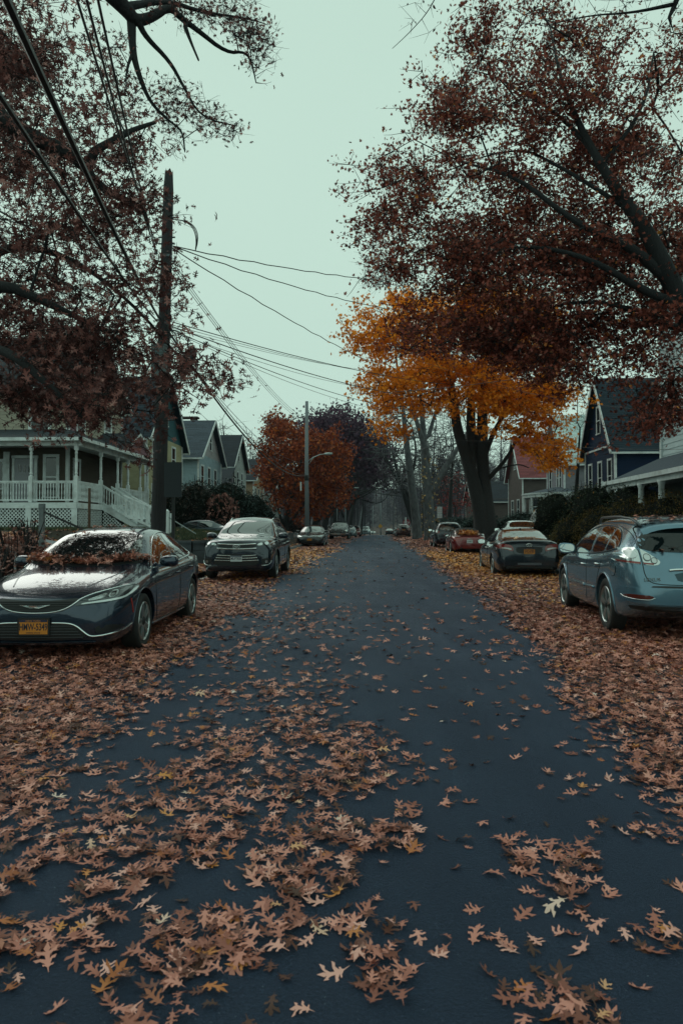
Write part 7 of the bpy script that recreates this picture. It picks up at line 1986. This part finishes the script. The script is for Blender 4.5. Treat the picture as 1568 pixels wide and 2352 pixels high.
# ---- left row up the street
T = [blob([(600, 1000), (620, 960), (660, 975), (700, 990), (780, 1000), (800, 1060), (790, 1150), (700, 1190), (620, 1160), (600, 1090)], 56, 68, 420, 51), blob([(610, 960), (650, 955), (665, 1000), (625, 1010)], 60, 64, 24, 52)]
x_ = P(655, 1200, 62).x
tree('maple_tree', 'red orange maple behind the pale grey lamp pole', [[(x_, 62, gp(x_, 62), .30), (x_ + .1, 62, 2.6, .24), (x_ + .8, 62, 5, .16), (x_ + 1.5, 62, 8, .08)], [(x_ + .05, 62, 1.4, .16), (x_ + 1.8, 62.5, 4, .10), (x_ + 3.2, 63, 6, .05)], [(x_, 62, 1.2, .15), (x_ - .8, 61, 4, .09), (x_ - 1.2, 61, 7, .05)]],
     np.concatenate(T), lm_ro, 'maple', .30, 36, .75, bark_d, 1.2, .02, 9, 1, 1.0, bias=.25, twr=.012)
T = [blob([(690, 1010), (720, 955), (760, 945), (800, 950), (840, 990), (890, 1020), (900, 1080), (850, 1100), (790, 1110), (700, 1100)], 96, 112, 560, 53)]
x_ = P(770, 1200, 104).x
tree('broad_tree', 'broad dark purple leaved tree rising behind the red orange maple', [[(x_, 104, gp(x_, 104), .6), (x_, 104, 5, .45), (x_ + 1, 104, 10, .25), (x_ + 1, 104, 15, .1)], [(x_, 104, 5, .3), (x_ + 5, 104, 10, .12)], [(x_, 104, 5, .3), (x_ - 4, 104, 10, .12)]],
     np.concatenate(T), lm_pu, 'maple', .55, 36, 1.3, bark_d, 2, .03, 10, 0, 1, bias=.25)
x_ = P(845, 1200, 125).x
T = [blob([(800, 1040), (880, 1000), (905, 1100), (860, 1130), (810, 1110)], 118, 130, 130, 54)]
tree('broad_tree', 'fainter purple brown tree over the far crest', [[(P(800, 1200, 124).x, 124, gp(2, 124), .4), (P(810, 1200, 124).x, 124, 6, .3), (P(840, 1200, 124).x, 124, 11, .1)]], np.concatenate(T), lm_pu, 'maple', .5, 12, 1.4, bark_d, 2, .035, 11, 3, 2.5, bias=.25, twr=.02)
for k, (dx, D, r, lb) in enumerate(((722, 72, .34, 'dark trunked bare tree just right of the red maple'), (745, 80, .38, 'dark bare tree in the left row, behind the black sedan'), (765, 90, .36, 'dark bare tree above the dark pickup'), (790, 104, .34, 'dark bare tree near the crest on the left'))):
    x_ = P(dx, 1200, D).x
    bare(lb, x_, D, (1.2, 9), r, 60 + k, [([(dx - 40, 1060), (dx, 1040), (dx + 60, 1060), (dx + 90, 1110), (dx + 50, 1140), (dx - 20, 1140)], D - 5, D + 6, 70, 60 + k)], 70, bark_n, tip=.022, limbs_extra=[[(x_, D, 1.8 + .5 * k, r * .55), (x_ + 1.2, D, 3.4 + .6 * k, r * .45), (x_ + 3 - .4 * k, D + .5, 4.3 + .7 * k, r * .3), (x_ + 5.5, D + 1, 5.0 + (k % 3), r * .2), (x_ + 7.5, D + 1.2, 6.6 + (k % 2), r * .1)], [(x_, D, 3.0, r * .4), (x_ - 1.5, D, 5.5 + .5 * k, r * .3), (x_ - 2.6, D, 8.5, r * .12)]])
x_ = P(1045, 1200, 78).x
tree('small_maple', 'small crimson maple showing between the pale trunks and the thick trunk', [[(x_, 78, gp(x_, 78), .14), (x_, 78, 2.2, .1), (x_, 78, 4, .05)]], blob([(1010, 1100), (1060, 1085), (1090, 1130), (1070, 1190), (1010, 1180)], 75, 81, 60, 71), mat('leaf_crimson', (.3, .03, .03), .6, island=[(0, (.10, .012, .012)), (1, (.34, .045, .04))], backlit=.1), 'maple', .28, 14, .8, bark_d, 1, .02, 12, 1, .8)
for k, (x_, y_, r, h) in enumerate(((-13.5, 120, .4, 14), (-16, 90, .4, 15), (20, 118, .4, 14), (26, 92, .4, 16), (14.5, 110, .35, 12), (-9, 135, .35, 13), (16, 135, .4, 14))):
    b = gp(x_, y_); T = np.array([[x_, y_, b + h * .72]]) + np.random.default_rng(k).normal(0, 1, (90, 3)) * np.array([3.0, 3, 2.6])
    tree('bare_tree', ['bare tree behind the ochre house, left', 'bare tree behind the chimney house, left', 'bare tree far right beyond the dark house', 'bare tree behind the red roofed house', 'bare tree above the maroon SUV', 'bare tree on the left beyond the crest', 'bare tree on the right beyond the stop sign'][k],
         [[(x_, y_, b, r), (x_, y_, b + h * .3, r * .8), (x_ + .5, y_, b + h * .8, r * .25)]], T, None, bark=bark_m, seg=1.6, tip=.03, seed=80 + k, tw=4, twl=1.8, twr=.016, group='bare trees at the far end')

# ------------------------------------------------------------------ hedges and shrubs
def shrub(name, label, ells, n, size, m, kind, stems=bark_n, tilt=(.2, 1.4), cat='hedge', up=False, shell=.75, seed=0, wob=.12, spikes=0, inner=True):
    """ells: (x,y,z,rx,ry,rz) lobes; z is the lobe centre"""
    g = np.random.default_rng(seed)
    x0, y0 = ells[0][0], ells[0][1]; z0 = gz(x0, y0)
    root = empty(name, label, cat, (x0, y0, z0))
    vol = np.array([e[3] * e[4] + e[3] * e[5] + e[4] * e[5] for e in ells]); idx = g.choice(len(ells), n, p=vol / vol.sum())
    E = np.array(ells)[idx]
    d = g.normal(0, 1, (n, 3)); d /= np.linalg.norm(d, axis=1)[:, None]
    rr = shell + (1.04 - shell) * g.random(n) ** .6
    ph = np.sin(d[:, 0] * 6 + E[:, 0] * 3) * np.sin(d[:, 2] * 7 + E[:, 1]) * np.cos(d[:, 1] * 5)
    rr = rr * (1 + wob * ph + wob * .5 * g.normal(0, 1, n) * .6)
    pos = E[:, :3] + d * E[:, 3:] * rr[:, None]
    keep = pos[:, 2] > ground_z(pos[:, 0], pos[:, 1]) - .02
    pos = pos[keep] - np.array([x0, y0, z0])
    leaves('foliage', pos, size, m, kind, tilt, curl=.25, parent=root)
    q = MB()
    for e in ells:
        for k in range(7 + spikes):
            a = g.uniform(0, 2 * np.pi); b0 = Vector((e[0] - x0 + math.cos(a) * .1, e[1] - y0 + math.sin(a) * .1, gz(e[0], e[1]) - z0))
            t_ = Vector((e[0] - x0 + math.cos(a) * e[3] * .8 * g.random(), e[1] - y0 + math.sin(a) * e[4] * .8, e[2] - z0 + e[5] * (.7 + .45 * g.random())))
            q.tube([b0, b0.lerp(t_, .5) + Vector((0, 0, .1)), t_], [.03, .018, .006], 4)
    q.build('stems', stems, root)
    # solid near-black core: the bush's inner shade put into its colour
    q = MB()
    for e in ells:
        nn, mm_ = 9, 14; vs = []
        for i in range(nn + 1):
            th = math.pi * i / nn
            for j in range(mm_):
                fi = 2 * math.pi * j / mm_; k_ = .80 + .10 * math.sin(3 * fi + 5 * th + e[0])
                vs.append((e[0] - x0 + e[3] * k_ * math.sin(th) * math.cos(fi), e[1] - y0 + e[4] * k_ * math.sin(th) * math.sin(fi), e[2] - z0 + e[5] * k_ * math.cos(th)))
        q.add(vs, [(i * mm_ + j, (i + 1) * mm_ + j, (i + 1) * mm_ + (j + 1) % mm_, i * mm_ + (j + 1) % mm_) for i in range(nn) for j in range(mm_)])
    if inner: q.build('inner_shade_core', mat('inner_shade_core', (.006, .008, .006), .95, var=.5, vscale=20, bump=1, bscale=25, spec=.05), root, True)
    return root
def zg(x, y): return gz(x, y)
shrub('clipped_hedge', 'dark green broadleaf hedge with caught orange leaves before the navy house', [(8.6, 27.5, 1.7, 1.0, 1.6, 1.35), (9.4, 25.3, 1.75, 1.2, 1.7, 1.4), (10.0, 23.2, 1.7, 1.3, 1.6, 1.4), (8.9, 26.4, 1.0, 1.1, 2.0, .9), (9.9, 27.2, 1.9, 1.3, 1.4, 1.35), (10.6, 24.6, 2.0, 1.2, 1.6, 1.25)], 34000, .085, lm_hd, 'leafp', seed=1, cat='hedge', shell=.35)
shrub('feathery_hedge', 'olive brown feathery hedge behind the pale blue SUV', [(7.9, 23.3, 1.1, .75, 1.1, .8), (8.2, 21.6, 1.2, .8, 1.2, .95), (8.5, 20.0, 1.3, .9, 1.2, 1.05), (8.8, 18.4, 1.35, .9, 1.2, 1.1), (9.1, 16.9, 1.3, .9, 1.2, 1.05), (9.4, 15.6, 1.25, .9, 1.1, 1.0), (8.3, 20.6, .6, .8, 2.6, .6), (8.9, 17.4, .6, .8, 2.6, .6)], 60000, .055, lm_ol, 'leafp', seed=2, shell=.35, wob=.16, tilt=(.9, 1.6))
shrub('evergreen_shrub', 'large dark evergreen shrub before the pale blue house', [(-9.2, 43.5, 2.5, 2.2, 2.0, 2.0), (-7.3, 43.0, 2.6, 2.0, 2.0, 2.0), (-5.7, 44, 2.1, 1.6, 1.8, 1.7), (-8.2, 42.5, 1.4, 2.6, 1.8, 1.2), (-6.3, 43, 1.3, 2.2, 1.8, 1.2)], 26000, .16, lm_rh, 'leafp', seed=3, cat='shrub', shell=.3)
shrub('rust_shrub', 'rust leaved shrub standing in front of the evergreen above the parked dark car', [(-6.9, 39.3, 2.4, .95, .9, 1.1), (-7.5, 39.6, 1.7, .6, .7, .9)], 1500, .24, lm_rb, 'leafp', seed=4, cat='shrub', shell=.5, tilt=(.8, 1.6))
shrub('evergreen_shrub', 'dark tangled shrub between the porch house and the utility pole', [(-9.6, 38.5, 2.2, 1.4, 1.2, 1.8), (-8.4, 39.5, 2.4, 1.1, 1.2, 1.9)], 9000, .15, mat('leaf_tangle', (.03, .03, .02), .7, island=[(0, (.010, .012, .010)), (.7, (.030, .028, .020)), (1, (.10, .045, .03))]), 'leafp', seed=5, cat='shrub', shell=.2, spikes=20)
shrub('leafy_bank', 'dead brown undergrowth on the bank behind the nearest sedan', [(-6.3, 13.2, 1.0, .5, .8, .45), (-6.9, 15.0, 1.2, .5, .7, .45), (-6.0, 11.8, .7, .4, .6, .4)], 700, .11, lm_rb, 'oak', seed=6, cat='undergrowth', shell=.1, spikes=14, inner=False)
shrub('evergreen_shrub', 'dark shrubs under the brown house, left of the white van', [(10.8, 52, 1.5, 1.6, 1.4, 1.2), (12.6, 50, 1.4, 1.5, 1.5, 1.1), (13.8, 52, 1.5, 1.8, 1.5, 1.3)], 12000, .16, lm_rh, 'leafp', seed=7, cat='shrub', shell=.3)
shrub('rust_shrub', 'low red brown shrub beside the dark pickup at left', [(-6.0, 66, 1.4, 2.0, 1.5, 1.2), (-5.0, 72, 1.3, 1.6, 1.5, 1.1)], 6000, .22, mat('leaf_dull_maroon', (.05, .03, .03), .7, island=[(0, (.016, .010, .010)), (1, (.07, .03, .026))]), 'leafp', seed=8, cat='shrub', shell=.3)
shrub('evergreen_shrub', 'low dark shrubs along the right footway behind the red roadster', [(12, 70, 1.5, 2.0, 3, 1.2), (11.5, 60, 1.3, 1.4, 3, 1.0), (13, 85, 1.6, 2, 4, 1.4)], 12000, .22, lm_rh, 'leafp', seed=9, cat='shrub', shell=.3)

# ------------------------------------------------------------------ park hillside and woods beyond the end of the street
xs = np.arange(-90, 131, 4.0); yss = np.arange(215, 348, 6.)
m_park = mat('park_litter', (.045, .026, .020), .9, var=.35, vscale=.4, bump=.2, bscale=5)
sheet('park_slope', xs[::-1], yss, lambda U, V: (U + xc(V), V, ground_z(U + xc(V), V) + .02 + 0 * U), m_park)
sheet('hill', np.arange(-400, 480, 8.0)[::-1], np.arange(340, 900, 14.), lambda U, V: (U + xc(V), V, ground_z(U + xc(V), V) + .03 + 0 * U), mat('hill_litter', (.020, .017, .022), .95, var=.4, vscale=.3))
def wood():
    g = np.random.default_rng(99)
    q = MB(); n = 300
    root = empty('distant_wood', 'grey bare wood on the hillside beyond the end of the street', 'wood', (20, 340, 0)); root['kind'] = 'stuff'
    A_, B_ = [], []
    for i in range(n):
        y = 285 + 190 * g.random() ** .8; x = g.uniform(-.42, .48) * y
        b = gz(x, y); h = g.uniform(18, 30); r = g.uniform(.18, .5)
        lx = g.normal(0, .8)
        q.tube([(x - 20, y - 340, b - .5), (x - 20 + lx * .4, y - 340, b + h * .5), (x - 20 + lx, y - 340, b + h)], [r, r * .7, r * .2], 5)
        k = 190
        t = g.uniform(.04, 1, k); c0 = np.stack([x - 20 + lx * t, np.full(k, y - 340.), b + h * t], -1)
        d = g.normal(0, 1, (k, 3)) * np.array([1, 1, .7]); d[:, 2] += .35; d /= np.linalg.norm(d, axis=1)[:, None]
        s_ = c0 + d * g.uniform(0, 3.5, k)[:, None] * (1.2 - t)[:, None]
        A_.append(s_); B_.append(s_ + d * g.uniform(1.2, 3.5, k)[:, None])
    q.build('trunks', mat('bark_wood', (.045, .045, .055), .9), root)
    twig_mesh('twigs', np.concatenate(A_), np.concatenate(B_), .11, mat('twig_wood', (.050, .040, .058), .9), root)
wood()
# side woods that close the gaps behind the houses
def backwood(name, label, cx, cy, w, d, n, h, seed):
    g = np.random.default_rng(seed); root = empty(name, label, 'trees', (cx, cy, 0)); root['kind'] = 'stuff'
    q = MB(); A_, B_ = [], []
    for i in range(n):
        x = g.uniform(-w, w); y = g.uniform(-d, d); b = gz(cx + x, cy + y); hh_ = h * g.uniform(.7, 1.2); r = g.uniform(.12, .3)
        q.tube([(x, y, b - .4), (x + g.normal(0, .3), y, b + hh_ * .5), (x + g.normal(0, .6), y, b + hh_)], [r, r * .7, r * .2], 5)
        k = 170; t = g.uniform(.25, 1, k); c0 = np.stack([np.full(k, x), np.full(k, y), b + hh_ * t], -1)
        dd = g.normal(0, 1, (k, 3)) * np.array([1, 1, .7]); dd[:, 2] += .35; dd /= np.linalg.norm(dd, axis=1)[:, None]
        s_ = c0 + dd * g.uniform(0, 2.2, k)[:, None] * (1.2 - t)[:, None]
        A_.append(s_); B_.append(s_ + dd * g.uniform(.8, 2.4, k)[:, None])
    q.build('trunks', mat('bark_wood', (.045, .045, .055), .9), root)
    twig_mesh('twigs', np.concatenate(A_), np.concatenate(B_), .045, mat('twig_wood', (.050, .040, .058), .9), root)
backwood('bare_woodland', 'thin bare woodland beyond the left houses', -12, 165, 17, 34, 80, 17, 5)
backwood('bare_woodland', 'thin bare woodland beyond the right houses', 34, 150, 20, 40, 80, 17, 6)

# ------------------------------------------------------------------ haze
hb = MB(); hb.box((10, 300, 27), (330, 345, 31))
m_h = bpy.data.materials.new('haze_air'); m_h.use_nodes = True; nt = m_h.node_tree; nt.nodes.clear()
o_ = nt.nodes.new('ShaderNodeOutputMaterial'); v_ = nt.nodes.new('ShaderNodeVolumePrincipled')
v_.inputs['Color'].default_value = (.70, .88, 1.0, 1); v_.inputs['Density'].default_value = .00017; v_.inputs['Anisotropy'].default_value = 0
nt.links.new(v_.outputs[0], o_.inputs['Volume'])
HAZE = True
if HAZE:
    tag(hb.build('haze', m_h), kind='stuff', label='faint blue autumn haze thickening up the street', cat='haze')
